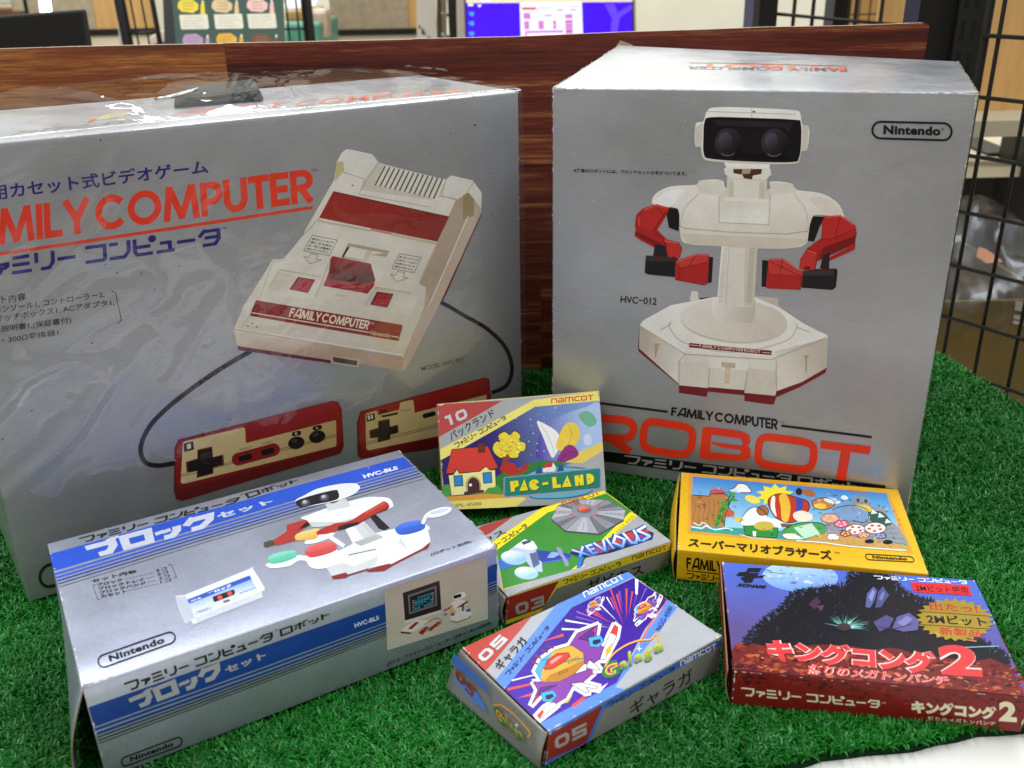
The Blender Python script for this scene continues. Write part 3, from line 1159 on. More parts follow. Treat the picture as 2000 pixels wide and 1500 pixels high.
p.poly([(890, 995), (950, 888), (1195, 925), (1150, 1040)], '#e4dccb', grad=(((960, 890), '#d8cdb8'), ((1060, 1020), '#e9e1d2')))
for q in ([(200, 1130), (300, 960), (380, 745), (450, 735)], [(548, 598), (640, 498)], [(1110, 1276), (1225, 1000), (1236, 890)], [(1250, 735), (1196, 868)], [(161, 1122), (1105, 1276)], [(735, 190), (720, 290)], [(1500, 300), (1462, 362), (1440, 380)], [(862, 370), (1250, 440)], [(1345, 290), (1320, 380)]):
    p.line(q, 4, '#c3b69f')
for q in ([(166, 1116), (1108, 1268)], [(640, 492), (716, 348)], [(800, 120), (940, 150)], [(1380, 268), (1498, 296)], [(1250, 990), (1470, 490)]):
    p.line(q, 4, '#fbf8f0')
for x, y in ((240, 1105), (290, 1110), (265, 1090), (1030, 480), (825, 320)):
    p.poly(ell(x, y, 7, 5, 7), '#a08a70')
for i in range(13):
    t = i / 12
    a = np.array((1006 + 318 * t, 213 + 72 * t))
    b = np.array((950 + 326 * t, 320 + 74 * t))
    p.line([a + (14, 0), b + (14, 0)], 12, '#f2ece0')
    p.line([a, b], 6.5, '#4d4438')
p.poly([(715, 354), (1362, 496), (1298, 634), (637, 500)], MAROON, grad=(((680, 420), '#a82a22'), ((1330, 560), '#8e1a1a')))
p.line([(715, 354), (1362, 496)], 5, '#5e1414')
p.line([(632, 516), (925, 572)], 14, '#d6c6a8')
p.line([(1040, 592), (1290, 645)], 14, '#d6c6a8')
p.line([(632, 508), (925, 564)], 5, '#f3eee0')
p.line([(925, 566), (1040, 590)], 12, '#cf9080')
p.line([(548, 598), (600, 545)], 6, '#c9bda5')
for q in ([(600, 598), (740, 625), (694, 712), (551, 684)], [(1086, 700), (1206, 722), (1168, 808), (1043, 783)]):
    p.line(q, 3, '#6d665a', True)
    q = [np.array(a, float) for a in q]
    for r in range(4):
        t0, t1 = .14 + r * .21, .27 + r * .21
        qq = [q[0] + (q[3] - q[0]) * t1, q[1] + (q[2] - q[1]) * t1, q[1] + (q[2] - q[1]) * t0, q[0] + (q[3] - q[0]) * t0]
        c0 = [qq[0] + (qq[1] - qq[0]) * .07, qq[0] + (qq[1] - qq[0]) * .93, qq[3] + (qq[2] - qq[3]) * .93, qq[3] + (qq[2] - qq[3]) * .07]
        s = (['●カセットを抜き', '差しする時は', '必ず本体の電源を', '切ってください。'], ['●リセットスイッチ', 'を押すと、それまで', '記憶されていた', '得点が消えます。'])[q[0][0] > 900][r]
        p.text(s, c0, '#2c2822', .02)
for ax, ay in ((600, 700), (1085, 800)):
    p.line([(ax - 12, ay), (ax + 30, ay + 7), (ax + 20, ay + 32), (ax + 50, ay + 37), (ax - 14, ay + 57), (ax - 50, ay + 15), (ax - 22, ay + 22)], 3, '#8a8272', True)
p.poly([(800, 642), (1032, 686), (1012, 718), (925, 706), (910, 745), (760, 720)], '#b9a98c')
p.poly([(812, 662), (1000, 698), (925, 706), (910, 742), (775, 716)], '#efe8d6')
p.line([(800, 665), (768, 722)], 11, '#1d1a16')
p.poly([(905, 678), (935, 684), (905, 745), (880, 740)], '#d8cbb0')
p.poly([(655, 878), (700, 720), (612, 945), (640, 900)], '#d3c8b2')
p.poly([(712, 714), (925, 756), (951, 845), (944, 880), (908, 924), (660, 880), (692, 800), (700, 730)], '#a3242a')
p.poly([(712, 730), (925, 770), (948, 850), (905, 866), (690, 845), (695, 800)], '#7a1c20', grad=(((820, 740), '#962226'), ((810, 850), '#4e1416')))
p.poly([(662, 878), (690, 848), (905, 868), (948, 850), (944, 880), (908, 924)], '#a8282c')
p.line([(420, 790), (650, 830)], 5, '#c9bfa9')
p.line([(420, 790), (358, 888)], 5, '#c9bfa9')
p.line([(655, 850), (612, 945)], 7, '#d2c7b1')
p.line([(950, 888), (1150, 922)], 6, '#c9bfa9')
p.line([(950, 888), (890, 990)], 6, '#d2c7b1')
for q in ([(520, 830), (616, 846), (575, 920), (470, 900)], [(960, 912), (1053, 926), (1018, 1002), (922, 985)]):
    p.poly(q, '#7c1a1c')
    c = np.mean(q, 0)
    p.poly([c + (np.array(a) - c) * .86 + (3, 4) for a in q], '#b02c30')
p.text('EJECT', [(730, 940), (800, 952), (804, 936), (734, 924)], '#b9ad96')
p.poly([(285, 960), (1100, 1098), (1103, 1110), (1080, 1188), (254, 1048), (262, 1015)], '#94201f', grad=(((280, 1000), '#8f1e20'), ((1090, 1140), '#9c3a30')))
p.line([(262, 1030), (918, 1140)], 6, '#e9d9b8')
p.line([(1040, 1160), (1082, 1168)], 6, '#e9d9b8')
famicom_word(p, [(468, 1052), (908, 1124), (922, 1076), (482, 1003)], '#f0e2c4', .2)
p.text('TM', [(920, 1094), (942, 1098), (944, 1086), (922, 1082)], '#f0e2c4')
p.text('Nintendo', [(920, 1152), (1032, 1170), (1038, 1146), (926, 1130)], '#e9c9a0', .02)
p.poly([(698, 1270), (706, 1266), (862, 1292), (858, 1336), (705, 1310)], '#cdb898')
p.poly([(712, 1276), (850, 1299), (848, 1326), (716, 1304)], '#54473a')
p.build('console_picture', F.body)

# printed pictures of the two pads
p = Print(F.front, Z4)
p.poly([(242, 600), (262, 555), (1062, 353), (1095, 360), (1112, 400), (1124, 590), (1108, 628), (285, 874), (250, 866), (238, 820)], '#6d1416')
p.poly([(252, 590), (270, 560), (1062, 356), (1092, 366), (1108, 420), (1114, 555), (1096, 590), (290, 812), (256, 800), (246, 760)], '#961d1e', grad=(((640, 440), '#a02321'), ((680, 740), '#84181a')))
p.poly([(285, 572), (292, 565), (600, 492), (610, 500), (613, 574), (1078, 454), (1084, 465), (1085, 585), (1078, 592), (285, 786), (274, 778)], '#d8bd86', grad=(((300, 640), '#e2cc98'), ((1080, 530), '#c9a96c')))
p.line([(276, 738), (1084, 528)], 3, '#4a3a22')
p.line([(276, 748), (1084, 538)], 3, '#4a3a22')
p.poly([(288, 577), (339, 563), (343, 607), (292, 620)], '#1d1a17')
p.text('I', [(308, 606), (328, 601), (325, 575), (305, 580)], '#e8dcc0', .03)
dp = lambda cx, cy, s: [(cx + s * a, cy + s * b) for a, b in ((-38, -62), (36, -78), (40, -25), (92, -38), (96, 14), (42, 28), (42, 58), (-42, 80), (-40, 45), (-92, 52), (-96, 0), (-38, -18))]
p.poly(dp(400, 672, 1.04), '#7a2420')
p.poly(dp(400, 674, .94), '#1b1716')
p.poly([(372, 628), (428, 614), (430, 650), (374, 662)], '#3c3430')
p.poly(ell(402, 672, 16, 15), '#2e2826')
capsule = lambda x0, y0, x1, y1, r: ell(x0, y0, r, r, 10, math.atan2(y1 - y0, x1 - x0), math.pi / 2, 1.5 * math.pi) + ell(x1, y1, r, r, 10, math.atan2(y1 - y0, x1 - x0), -math.pi / 2, math.pi / 2)
p.poly(capsule(572, 658, 758, 608, 33), '#931d1d')
p.poly(capsule(590, 655, 632, 644, 15), '#1b1514')
p.poly(capsule(706, 624, 748, 612, 15), '#1b1514')
p.text('SELECT', [(580, 614), (645, 598), (643, 588), (578, 603)], '#4a3a22')
p.text('START', [(695, 584), (750, 571), (748, 561), (693, 573)], '#4a3a22')
for cx, cy in ((876, 573), (985, 541)):
    p.poly(ell(cx, cy, 44, 33, rot=-.25), '#4a3626')
    p.poly(ell(cx, cy - 2, 40, 30, rot=-.25), '#1d1514')
    p.poly(ell(cx - 8, cy - 10, 16, 9, rot=-.25), '#4b3a36')
p.poly(capsule(864, 527, 890, 521, 12), '#1d1a17')
p.poly(capsule(972, 497, 998, 491, 12), '#1d1a17')
p.text('B', [(870, 531), (882, 528), (880, 517), (868, 520)], '#e8dcc0', .02)
p.text('A', [(978, 501), (991, 498), (989, 487), (976, 490)], '#e8dcc0', .02)
p.poly([(1192, 470), (1210, 408), (1855, 232), (1880, 238), (1890, 330), (1895, 520), (1560, 610), (1215, 655), (1196, 640)], '#6d1416')
p.poly([(1200, 470), (1216, 412), (1855, 236), (1876, 245), (1886, 330), (1888, 470), (1560, 560), (1222, 640), (1204, 560)], '#961d1e', grad=(((1500, 330), '#9e2220'), ((1550, 560), '#7c1618')))
p.poly([(1236, 428), (1244, 418), (1295, 404), (1303, 428), (1410, 400), (1418, 362), (1478, 348), (1486, 356), (1492, 416), (1865, 322), (1880, 480), (1600, 540), (1248, 612), (1240, 600)], '#d3b880')
p.line([(1242, 570), (1880, 412)], 3, '#4a3a22')
p.line([(1242, 580), (1880, 422)], 3, '#4a3a22')
p.poly([(1240, 428), (1282, 417), (1287, 452), (1243, 463)], '#1d1a17')
p.text('II', [(1250, 452), (1276, 446), (1272, 425), (1247, 431)], '#e8dcc0', .03)
p.poly(dp(1332, 508, .8), '#7a2420')
p.poly(dp(1332, 510, .72), '#1b1716')
p.poly([(1310, 432), (1405, 412), (1405, 424), (1330, 440)], '#2a1c1a')
p.poly([(1308, 402), (1350, 398), (1350, 412), (1310, 416)], '#3a1816')
p.text('VOLUME', [(1412, 412), (1470, 402), (1470, 394), (1412, 403)], '#5a4a30')
p.poly(capsule(1545, 432, 1590, 420, 12), '#1d1a17')
p.build('gamepad_picture', F.body)
p = Print(F.top, (0, 0, 1))
p.text('FAMILY COMPUTER', [(330, 228), (925, 180), (900, 172), (380, 212)], '#cf6c50', .01)
p.text('ファミリーコンピュータ', [(20, 264), (290, 236), (300, 229), (40, 256)], '#55515a', .01)
p.poly([(180, 236), (240, 229), (262, 218), (210, 222)], '#b8b08a')
p.poly([(170, 240), (182, 239), (190, 232), (178, 233)], '#c8452c')
p.build('lid_lettering', F.body)
p = Print(F.front, (0, 0, 1))
pill_emblem(p, [(80, 1150), (300, 1092), (292, 1052), (76, 1108)], 'Nintendo', BLK, 6)
p.build('maker_emblem', F.body)

# ------------------------------------------------------------------ robot box
R = Carton('rob', 'robot_box', 'large silver toy robot carton with worn corners, picturing a white robot with red arms', 'box', SILVER, 'retro silver game cartons', bow=.0014, bevel=.0016, worn=1.3)
p = Print(R.front, Z5)
WH, WH2, WH3, RD, RD2, DK = '#f3efe7', '#e2dbce', '#cbc1b0', '#b3221f', '#7e1616', '#171415'
p.poly([(668, 1130), (695, 1132), (700, 1175), (660, 1172)], WH2)
p.poly([(940, 1150), (1045, 1160), (1045, 1205), (940, 1195)], WH3)
p.poly([(705, 1160), (770, 1155), (770, 1168), (735, 1172), (705, 1168)], DK)
# base
p.z = Z6
p.poly([(500, 335), (515, 315), (650, 240), (860, 205), (1060, 205), (1180, 250), (1300, 330), (1412, 385), (1418, 400), (1412, 548), (1405, 570), (1280, 640), (1165, 690), (1155, 722), (1140, 726), (1010, 708), (1010, 680), (832, 662), (825, 688), (690, 668), (690, 630), (495, 468), (490, 445)], '#7c1e24')
p.poly([(500, 335), (515, 315), (650, 240), (860, 200), (1060, 200), (1180, 250), (1300, 330), (1412, 385), (1418, 400), (1412, 545), (1290, 615), (1165, 660), (1160, 682), (1010, 668), (1010, 655), (835, 640), (832, 645), (690, 630), (690, 610), (495, 450)], WH)
p.poly([(500, 338), (720, 480), (700, 500), (690, 625), (640, 580), (495, 450)], WH2, grad=(((700, 500), '#efe9de'), ((510, 440), '#c0b5a3')))
p.poly([(1418, 400), (1412, 545), (1290, 615), (1165, 660), (1170, 490), (1140, 470)], WH2, grad=(((1170, 560), '#e9e2d5'), ((1412, 480), '#c4b9a8')))
p.poly([(720, 470), (735, 420), (1150, 460), (1172, 500), (1160, 682), (1010, 668), (1025, 560), (840, 545), (832, 645), (690, 628)], '#e9e3d6', grad=(((930, 440), '#f2ede3'), ((920, 670), '#d2c8b7')))
p.poly([(840, 485), (1025, 500), (1025, 560), (1010, 655), (835, 640)], WH2)
p.poly([(840, 485), (1025, 500), (1030, 560), (836, 545)], '#efeae0')
p.poly([(690, 515), (840, 530), (832, 645), (690, 628)], '#e3dccd')
p.poly([(1028, 548), (1166, 560), (1160, 682), (1010, 668)], '#ddd5c5')
p.line([(650, 320), (645, 350), (720, 425), (955, 470), (1200, 420), (1262, 360), (1262, 330)], 5, '#c9bfae', smooth=True)
p.poly(ell(958, 320, 262, 106, 40, .08), '#d5cbbb')
p.poly(ell(958, 312, 262, 102, 40, .08), '#e6dfd0', grad=(((760, 300), '#ece5d8'), ((1160, 330), '#dad0c0')))
p.poly([(897, 517), (966, 522), (966, 548), (942, 546), (936, 622), (912, 620), (918, 544), (897, 542)], '#c9b69c')
p.poly([(920, 548), (942, 550), (934, 615), (914, 612)], '#dccab0')
p.poly([(570, 425), (600, 428), (590, 440), (578, 495), (572, 494)], '#b9a58c')
p.poly([(1296, 483), (1325, 484), (1317, 500), (1315, 572), (1308, 572), (1306, 500)], '#b9a58c')
p.poly([(740, 424), (1143, 462), (1142, 484), (740, 446)], '#7c1e24')
p.word(av('FAMILY COMPUTER ROBOT'), [(790, 446), (1088, 474), (1088, 459), (790, 431)], '#e8d8c0', .16, .08)
p.line([(745, 434), (783, 438)], 3, '#e8d8c0')
p.line([(1098, 470), (1138, 474)], 3, '#e8d8c0')
# post and collar
p.z = Z5
p.poly([(758, 1170), (770, 1160), (945, 1170), (944, 1245), (930, 1268), (790, 1266), (756, 1240)], '#dfd8c9', grad=(((765, 1220), '#efe9de'), ((940, 1220), '#cbc0ae')))
p.poly([(800, 920), (955, 930), (940, 1190), (910, 1200), (800, 1196), (778, 1180)], '#e6dfd0')
p.poly([(800, 920), (835, 922), (815, 1188), (778, 1180)], '#f1ece1')
p.poly([(912, 935), (955, 938), (940, 1190), (905, 1196)], '#d6ccbb')
for i in range(30):
    y = 945 + i * 8
    p.line([(806 - i * .75, y), (826 - i * .75, y + 1)], 2.4, '#b7ac98')
    p.line([(920 - i * .5, y), (944 - i * .5, y + 1)], 2.4, '#aca08c')
# shoulders
p.blob([(495, 745), (515, 705), (580, 675), (690, 668), (705, 650), (800, 648), (830, 690), (1000, 690), (1010, 655), (1100, 662), (1125, 690), (1230, 705), (1300, 745), (1328, 795), (1320, 810), (1240, 800), (1195, 805), (1180, 860), (1172, 915), (1120, 942), (960, 945), (790, 935), (650, 925), (620, 890), (615, 800), (600, 770), (520, 755)], WH, grad=(((850, 660), '#f4efe4'), ((860, 945), '#ded5c5')), n=4)
p.line([(615, 845), (640, 858), (850, 875), (1080, 882), (1172, 870)], 5, '#b9ae9c')
p.poly([(620, 880), (1172, 905), (1165, 920), (1120, 942), (960, 945), (790, 935), (650, 922)], '#d6cbb9')
p.blob([(500, 748), (560, 700), (640, 690), (600, 740), (560, 770)], '#fbf8f2', n=4)
p.blob([(1180, 730), (1250, 725), (1310, 770), (1320, 800), (1250, 790)], '#e2d9ca', n=4)
p.poly([(792, 690), (1015, 692), (1005, 840), (788, 830)], '#ebe5d9', grad=(((900, 690), '#d9d0c0'), ((900, 800), '#f2ede3')))
p.line([(788, 700), (788, 832), (1003, 842), (1012, 700)], 4, '#c3b8a6')
p.poly([(690, 668), (705, 650), (800, 648), (812, 690), (790, 720), (700, 700)], '#e4ddd0')
p.poly([(1010, 660), (1100, 664), (1125, 690), (1110, 705), (1010, 710)], '#e4ddd0')
# neck
p.poly([(825, 590), (1000, 594), (992, 742), (818, 734)], '#ddd5c4')
p.poly([(850, 645), (965, 650), (958, 735), (850, 730)], '#e9e3d6')
for i in range(9):
    p.line([(832, 660 + i * 8), (852, 661 + i * 8)], 2.4, '#b9ae9a')
    p.line([(962, 664 + i * 8), (984, 665 + i * 8)], 2.4, '#b9ae9a')
p.line([(808, 730), (998, 738)], 16, '#efe9dd')
p.poly([(808, 600), (822, 590), (1010, 596), (1014, 625), (990, 645), (850, 640), (815, 625)], '#e9e3d6')
p.poly([(850, 600), (975, 600), (970, 622), (935, 628), (930, 645), (895, 640), (890, 625), (850, 618)], '#54361f')
p.poly([(890, 600), (930, 598), (920, 620), (885, 622)], '#b0a08c')
p.poly([(810, 572), (1010, 578), (1005, 598), (818, 592)], WH)
# head
p.blob([(690, 400), (720, 392), (735, 350), (775, 332), (950, 335), (1115, 345), (1140, 360), (1150, 405), (1175, 415), (1180, 450), (1170, 515), (1145, 525), (1138, 560), (1110, 578), (930, 578), (750, 566), (715, 545), (708, 505), (685, 500), (682, 440)], WH, grad=(((930, 335), '#fbf8f2'), ((930, 575), '#d8cfc0')), n=5)
p.poly([(684, 420), (718, 398), (712, 505), (685, 500)], '#d9d1c1')
p.poly([(1150, 408), (1176, 418), (1170, 512), (1146, 524)], '#d3cabb')
p.blob([(725, 395), (755, 375), (930, 378), (1115, 386), (1142, 400), (1144, 480), (1135, 550), (1105, 570), (930, 568), (755, 556), (722, 535), (720, 460)], '#131013', n=4)
p.poly([(760, 388), (1110, 398), (1090, 440), (1070, 420), (780, 412)], '#2b2327')
p.poly([(765, 548), (1100, 562), (1060, 535), (820, 525)], '#060506')
for cx, cy in ((829, 486), (1030, 488)):
    p.poly(ell(cx, cy, 60, 64), '#2a2327', grad=(((cx - 30, cy - 40), '#3a3034'), ((cx + 40, cy + 40), '#0c0a0c')))
    p.poly(ell(cx - 14, cy - 8, 30, 38), '#2c2934', grad=(((cx - 20, cy - 30), '#4a4754'), ((cx + 10, cy + 30), '#120f14')))
    p.line(ell(cx - 4, cy, 48, 56, 14, 0, .9, 2.2), 3, '#77717e')
for i in range(8):
    p.line([(900, 445 + i * 12), (960, 447 + i * 12)], 3, '#241c20')
p.poly(ell(939, 351, 6, 4), '#a02020')
# arms
L_ = [[(515, 752), (575, 768), (560, 800), (520, 865), (560, 905), (615, 920), (628, 945), (618, 985), (590, 1000), (562, 992), (560, 935), (500, 905), (430, 870), (422, 850), (428, 800), (455, 772)],
      [(425, 862), (500, 905), (512, 945), (440, 905), (420, 890)]]
for q in L_:
    p.poly(q, RD)
p.poly([(430, 872), (560, 935), (560, 990), (520, 940), (425, 885)], RD2)
p.poly([(455, 772), (515, 752), (575, 768), (545, 800), (500, 870), (440, 850)], '#c02a25')
p.poly([(545, 905), (612, 918), (625, 945), (615, 980), (592, 992), (570, 985)], '#c4302a')
p.poly([(575, 768), (608, 772), (616, 800), (612, 870), (570, 855), (560, 800)], DK)
p.poly([(510, 925), (560, 935), (562, 990), (500, 985)], '#241c1c')
p.poly([(470, 975), (600, 985), (620, 1000), (600, 1070), (480, 1058), (465, 1050)], DK)
p.poly([(470, 975), (600, 985), (612, 1000), (472, 1000)], '#34302f')
p.poly([(738, 980), (762, 983), (756, 1092), (735, 1095)], DK)
p.poly([(598, 1002), (622, 990), (690, 968), (740, 970), (745, 985), (738, 1100), (720, 1105), (596, 1082)], RD)
p.poly([(598, 1002), (622, 990), (690, 968), (742, 970), (735, 1005), (620, 1030)], '#c93a30')
R_ = [[(1315, 800), (1245, 805), (1225, 825), (1235, 850), (1230, 900), (1170, 945), (1140, 990), (1135, 1030), (1160, 1045), (1200, 1040), (1215, 1000), (1375, 925), (1386, 880), (1380, 845)],
      [(1380, 925), (1376, 950), (1265, 1000), (1262, 985)]]
for q in R_:
    p.poly(q, RD)
p.poly([(1380, 890), (1378, 925), (1215, 1000), (1240, 940)], RD2)
p.poly([(1315, 800), (1378, 842), (1380, 870), (1290, 900), (1235, 905), (1240, 850), (1228, 825), (1250, 806)], '#c02a25')
p.poly([(1170, 950), (1215, 965), (1205, 1035), (1160, 1042), (1138, 1028), (1145, 985)], '#c4302a')
p.poly([(1195, 805), (1245, 808), (1225, 850), (1200, 915), (1172, 912), (1182, 840)], DK)
p.poly([(1240, 975), (1268, 960), (1265, 1040), (1225, 1030)], '#241c1c')
p.poly([(975, 995), (1005, 998), (998, 1112), (972, 1110)], DK)
p.poly([(1145, 1045), (1205, 1035), (1298, 1032), (1302, 1045), (1295, 1112), (1280, 1125), (1145, 1115)], DK)
p.poly([(1145, 1045), (1290, 1034), (1285, 1062), (1150, 1062)], '#34302f')
p.poly([(1002, 998), (1010, 988), (1065, 988), (1130, 1035), (1152, 1045), (1142, 1125), (995, 1118), (992, 1100)], RD)
p.poly([(1002, 998), (1010, 988), (1065, 988), (1130, 1035), (1150, 1048), (1140, 1062), (1005, 1052)], '#c93a30')
for q in ([(515, 752), (545, 800), (500, 870)], [(545, 800), (575, 768)], [(500, 870), (545, 905), (560, 935)], [(545, 905), (570, 985)], [(598, 1002), (620, 1030), (735, 1005)], [(620, 1030), (614, 1084)], [(690, 968), (655, 1022)],
          [(1315, 800), (1290, 900), (1235, 905)], [(1290, 900), (1378, 860)], [(1170, 945), (1215, 965), (1380, 890)], [(1215, 965), (1205, 1038)], [(1002, 998), (1140, 1062)], [(1065, 988), (1050, 1056)], [(1140, 1062), (1140, 1124)]):
    p.line(q, 3, '#741312')
for q in ([(462, 778), (512, 758), (566, 770)], [(440, 808), (440, 846)], [(552, 912), (606, 922)], [(602, 1004), (690, 972), (738, 974)], [(1250, 810), (1312, 804), (1374, 842)], [(1176, 954), (1212, 966)], [(1012, 992), (1064, 992), (1128, 1036)]):
    p.line(q, 4, '#e0665a')
for x, y in ((590, 988), (1170, 1030), (520, 985), (1250, 1040)):
    p.poly(ell(x, y, 14, 8, 12), '#5e1010')
for q in ([(905, 940), (900, 1195)], [(832, 925), (814, 1188)], [(700, 705), (640, 770), (620, 845)], [(1112, 708), (1165, 780), (1175, 865)], [(735, 350), (1120, 362)], [(930, 336), (930, 378)]):
    p.line(q, 3, '#cfc6b6', smooth=len(q) > 2)
p.z = Z6
for q in ([(720, 480), (690, 515), (690, 628)], [(1165, 500), (1166, 660)], [(500, 340), (720, 478), (1140, 505), (1412, 395)], [(840, 545), (832, 645)], [(1025, 560), (1010, 668)], [(600, 360), (655, 330)], [(1262, 345), (1330, 372)]):
    p.line(q, 3.5, '#bdb2a0')
p.z = Z5
p.build('robot_picture', R.body)
p = Print(R.front, Z6)
R.scratch(p, 20, 5)
p.line([(120, 705), (325, 720), (636, 760)], 11, BLK)
p.line([(1190, 828), (1632, 884)], 11, BLK)
famicom_word(p, [(652, 778), (1172, 848), (1172, 796), (656, 737)], BLK, .2)
p.text('TM', [(1183, 816), (1203, 818), (1203, 808), (1183, 806)], BLK)
# the wide rounded word
p.line([(200, 990), (210, 790)] + spline([(230, 788), (330, 793), (410, 799), (455, 812), (468, 845), (455, 878), (415, 890), (340, 885), (280, 880)], False, 4), 39, RED)
p.line([(345, 885), (455, 955)], 40, RED)
p.line(spline([(575, 809), (640, 820), (705, 830), (748, 850), (757, 885), (748, 935), (725, 962), (685, 966), (620, 957), (560, 946), (522, 925), (516, 890), (524, 835), (545, 812)], True, 4), 37, RED, True)
p.poly([(806, 836), (852, 842), (838, 988), (790, 982)], RED)
p.line([(820, 850), (990, 872), (1018, 886), (1020, 905), (1004, 918)], 36, RED)
p.poly([(832, 905), (990, 925), (1010, 912), (1040, 940), (1038, 985), (1000, 1000), (820, 990), (822, 955), (985, 972), (996, 955), (985, 945), (900, 935)], RED)
p.line(spline([(1135, 885), (1210, 894), (1295, 906), (1340, 925), (1349, 955), (1342, 1010), (1318, 1036), (1280, 1040), (1200, 1031), (1125, 1020), (1084, 1000), (1077, 965), (1085, 908), (1105, 888)], True, 4), 37, RED, True)
p.poly([(1384, 900), (1628, 930), (1620, 968), (1380, 938)], RED)
p.poly([(1482, 945), (1530, 950), (1498, 1130), (1450, 1124)], RED)
p.build('title_lettering', R.body)
p = Print(R.front, Z6)
p.poly([(80, 925), (345, 955), (1700, 1120), (1690, 1180), (345, 1005), (78, 975)], '#151413')
p.word(kana('ファミリー コンピュータ ロボット'), [(418, 1010), (1560, 1150), (1562, 1108), (425, 970)], '#8f8e8a', .19, .13)
p.build('series_band', R.body)
p = Print(R.front, Z5)
pill_emblem(p, [(1452, 466), (1796, 476), (1798, 402), (1454, 394)], 'Nintendo', BLK, 9)
p.text('®', [(1752, 434), (1764, 434), (1764, 422), (1752, 422)], BLK)
p.text('※写真のロボットには、ブロックセットの手がついてます。', [(157, 614), (648, 630), (648, 612), (157, 597)], '#1f1d1c', .016)
p.text('HVC−012', [(360, 1180), (516, 1190), (518, 1160), (362, 1150)], '#1f1d1c', .012)
p.build('maker_emblem', R.body)
p = Print(R.top, (1000, 0, .5))
R.scratch(p, 30, 6, .3)
p.text('ROBOT', [(1305, 258), (720, 246), (720, 262), (1308, 278)], '#d06a50', .02)
p.line([(695, 245), (1308, 258)], 2.5, '#4a4848')
p.text('FAMILY COMPUTER', [(1308, 266), (690, 258), (680, 270), (1310, 282)], '#5c5a58', .01)
p.build('lid_lettering', R.body)
# lid tab torn at the rear edge
MB().slab([at(1203, 92, .826), at(1232, 97, .826), at(1236, 88, .829), at(1212, 79, .829)], (0, .001, 0)).build('torn_tab', CARD, R.root)

# ------------------------------------------------------------------ clear film bag and clip on the console box
def film():
    bm = bmesh.new()
    NU, NV = 150, 190
    fr, tpf = F.front, F.top
    grid = []
    for i in range(NU + 1):
        u = -0.004 + 1.010 * i / NU
        row = []
        for j in range(NV + 1):
            s = j / NV
            if s < 0.68:                       # up the front
                v = s / 0.68
                P0 = fr.P(np.array([u, v]))
                n = fr.n
                pull = min(1, (1 - v) * 8)
                w = 0.0014 + 0.0012 * pull
                amp = 0.0050 * pull * max(.05, 1.4 - 2.2 * u) * (.5 + .9 * math.sin(v * 2.9))
            else:                              # over the lid
                v = (s - 0.68) / 0.32
                P0 = tpf.P(np.array([u, v * 1.02]))
                n = tpf.n
                puff = math.sin(min(1, v * 1.15) * math.pi * .62)
                w = 0.0016 + 0.011 * puff * (0.35 + .65 * math.sin(max(0, min(1, u)) * math.pi) ** .6)
                amp = 0.0035 * puff
            q = Vector(P0)
            wq = q + Vector((noise.noise(q * 7), noise.noise(q * 7 + Vector((5, 1, 2))), noise.noise(q * 7 + Vector((2, 8, 4))))) * .045
            r1 = 1 - abs(noise.noise(Vector((wq.x * 11, wq.y * 11, wq.z * 17)) + Vector((3, 7, 1)))) * 2.4
            r2 = 1 - abs(noise.noise(wq * 31 + Vector((1, 3, 9)))) * 2.4
            a = noise.noise(q * 16) * .5 + max(-.2, r1) ** 3 * .75 + max(0, r2) ** 3 * .22 + noise.noise(q * 80) * .06
            row.append(bm.verts.new(tuple(P0 + n * max(.0007, w + amp * a))))
        grid.append(row)
    for i in range(NU):
        for j in range(NV):
            bm.faces.new((grid[i][j], grid[i + 1][j], grid[i + 1][j + 1], grid[i][j + 1])).smooth = True
    me = bpy.data.meshes.new('plastic_bag')
    bm.to_mesh(me)
    bm.free()
    m = bpy.data.materials.new('clear_film')
    m.use_nodes = True
    nt = m.node_tree
    nt.nodes.clear()
    out = nt.nodes.new('ShaderNodeOutputMaterial')
    tr = nt.nodes.new('ShaderNodeBsdfTransparent')
    tr.inputs[0].default_value = (.97, .97, .97, 1)
    gl = nt.nodes.new('ShaderNodeBsdfGlossy')
    gl.inputs['Roughness'].default_value = .05
    fz = nt.nodes.new('ShaderNodeFresnel')
    fz.inputs[0].default_value = 1.5
    tc = nt.nodes.new('ShaderNodeTexCoord')
    nz = nt.nodes.new('ShaderNodeTexNoise')
    nz.inputs['Scale'].default_value = 32
    nz.inputs['Detail'].default_value = 3
    nz.inputs['Distortion'].default_value = 1.2
    nt.links.new(tc.outputs['Object'], nz.inputs['Vector'])
    bp = nt.nodes.new('ShaderNodeBump')
    bp.inputs['Strength'].default_value = .22
    bp.inputs['Distance'].default_value = .003
    nt.links.new(nz.outputs['Fac'], bp.inputs['Height'])
    nt.links.new(bp.outputs[0], gl.inputs['Normal'])
    k = nt.nodes.new('ShaderNodeMath')
    k.operation = 'MULTIPLY_ADD'
    k.inputs[1].default_value = 1.4
    k.inputs[2].default_value = .006
    nt.links.new(fz.outputs[0], k.inputs[0])
    cap = nt.nodes.new('ShaderNodeMath')
    cap.operation = 'MINIMUM'
    cap.inputs[1].default_value = .16
    nt.links.new(k.outputs[0], cap.inputs[0])
    mx = nt.nodes.new('ShaderNodeMixShader')
    nt.links.new(cap.outputs[0], mx.inputs[0])
    nt.links.new(tr.outputs[0], mx.inputs[1])
    nt.links.new(gl.outputs[0], mx.inputs[2])
    nt.links.new(mx.outputs[0], out.inputs['Surface'])
    o = link('plastic_bag', me, m)
    tag(o, 'crinkled clear plastic film drawn over the console carton', 'wrapping')


film()

# binder clip lying on the lid under the film
def lid(px, py, h=0.0):
    return F.top.P(F.top.inv([(px, py)])[0], h)


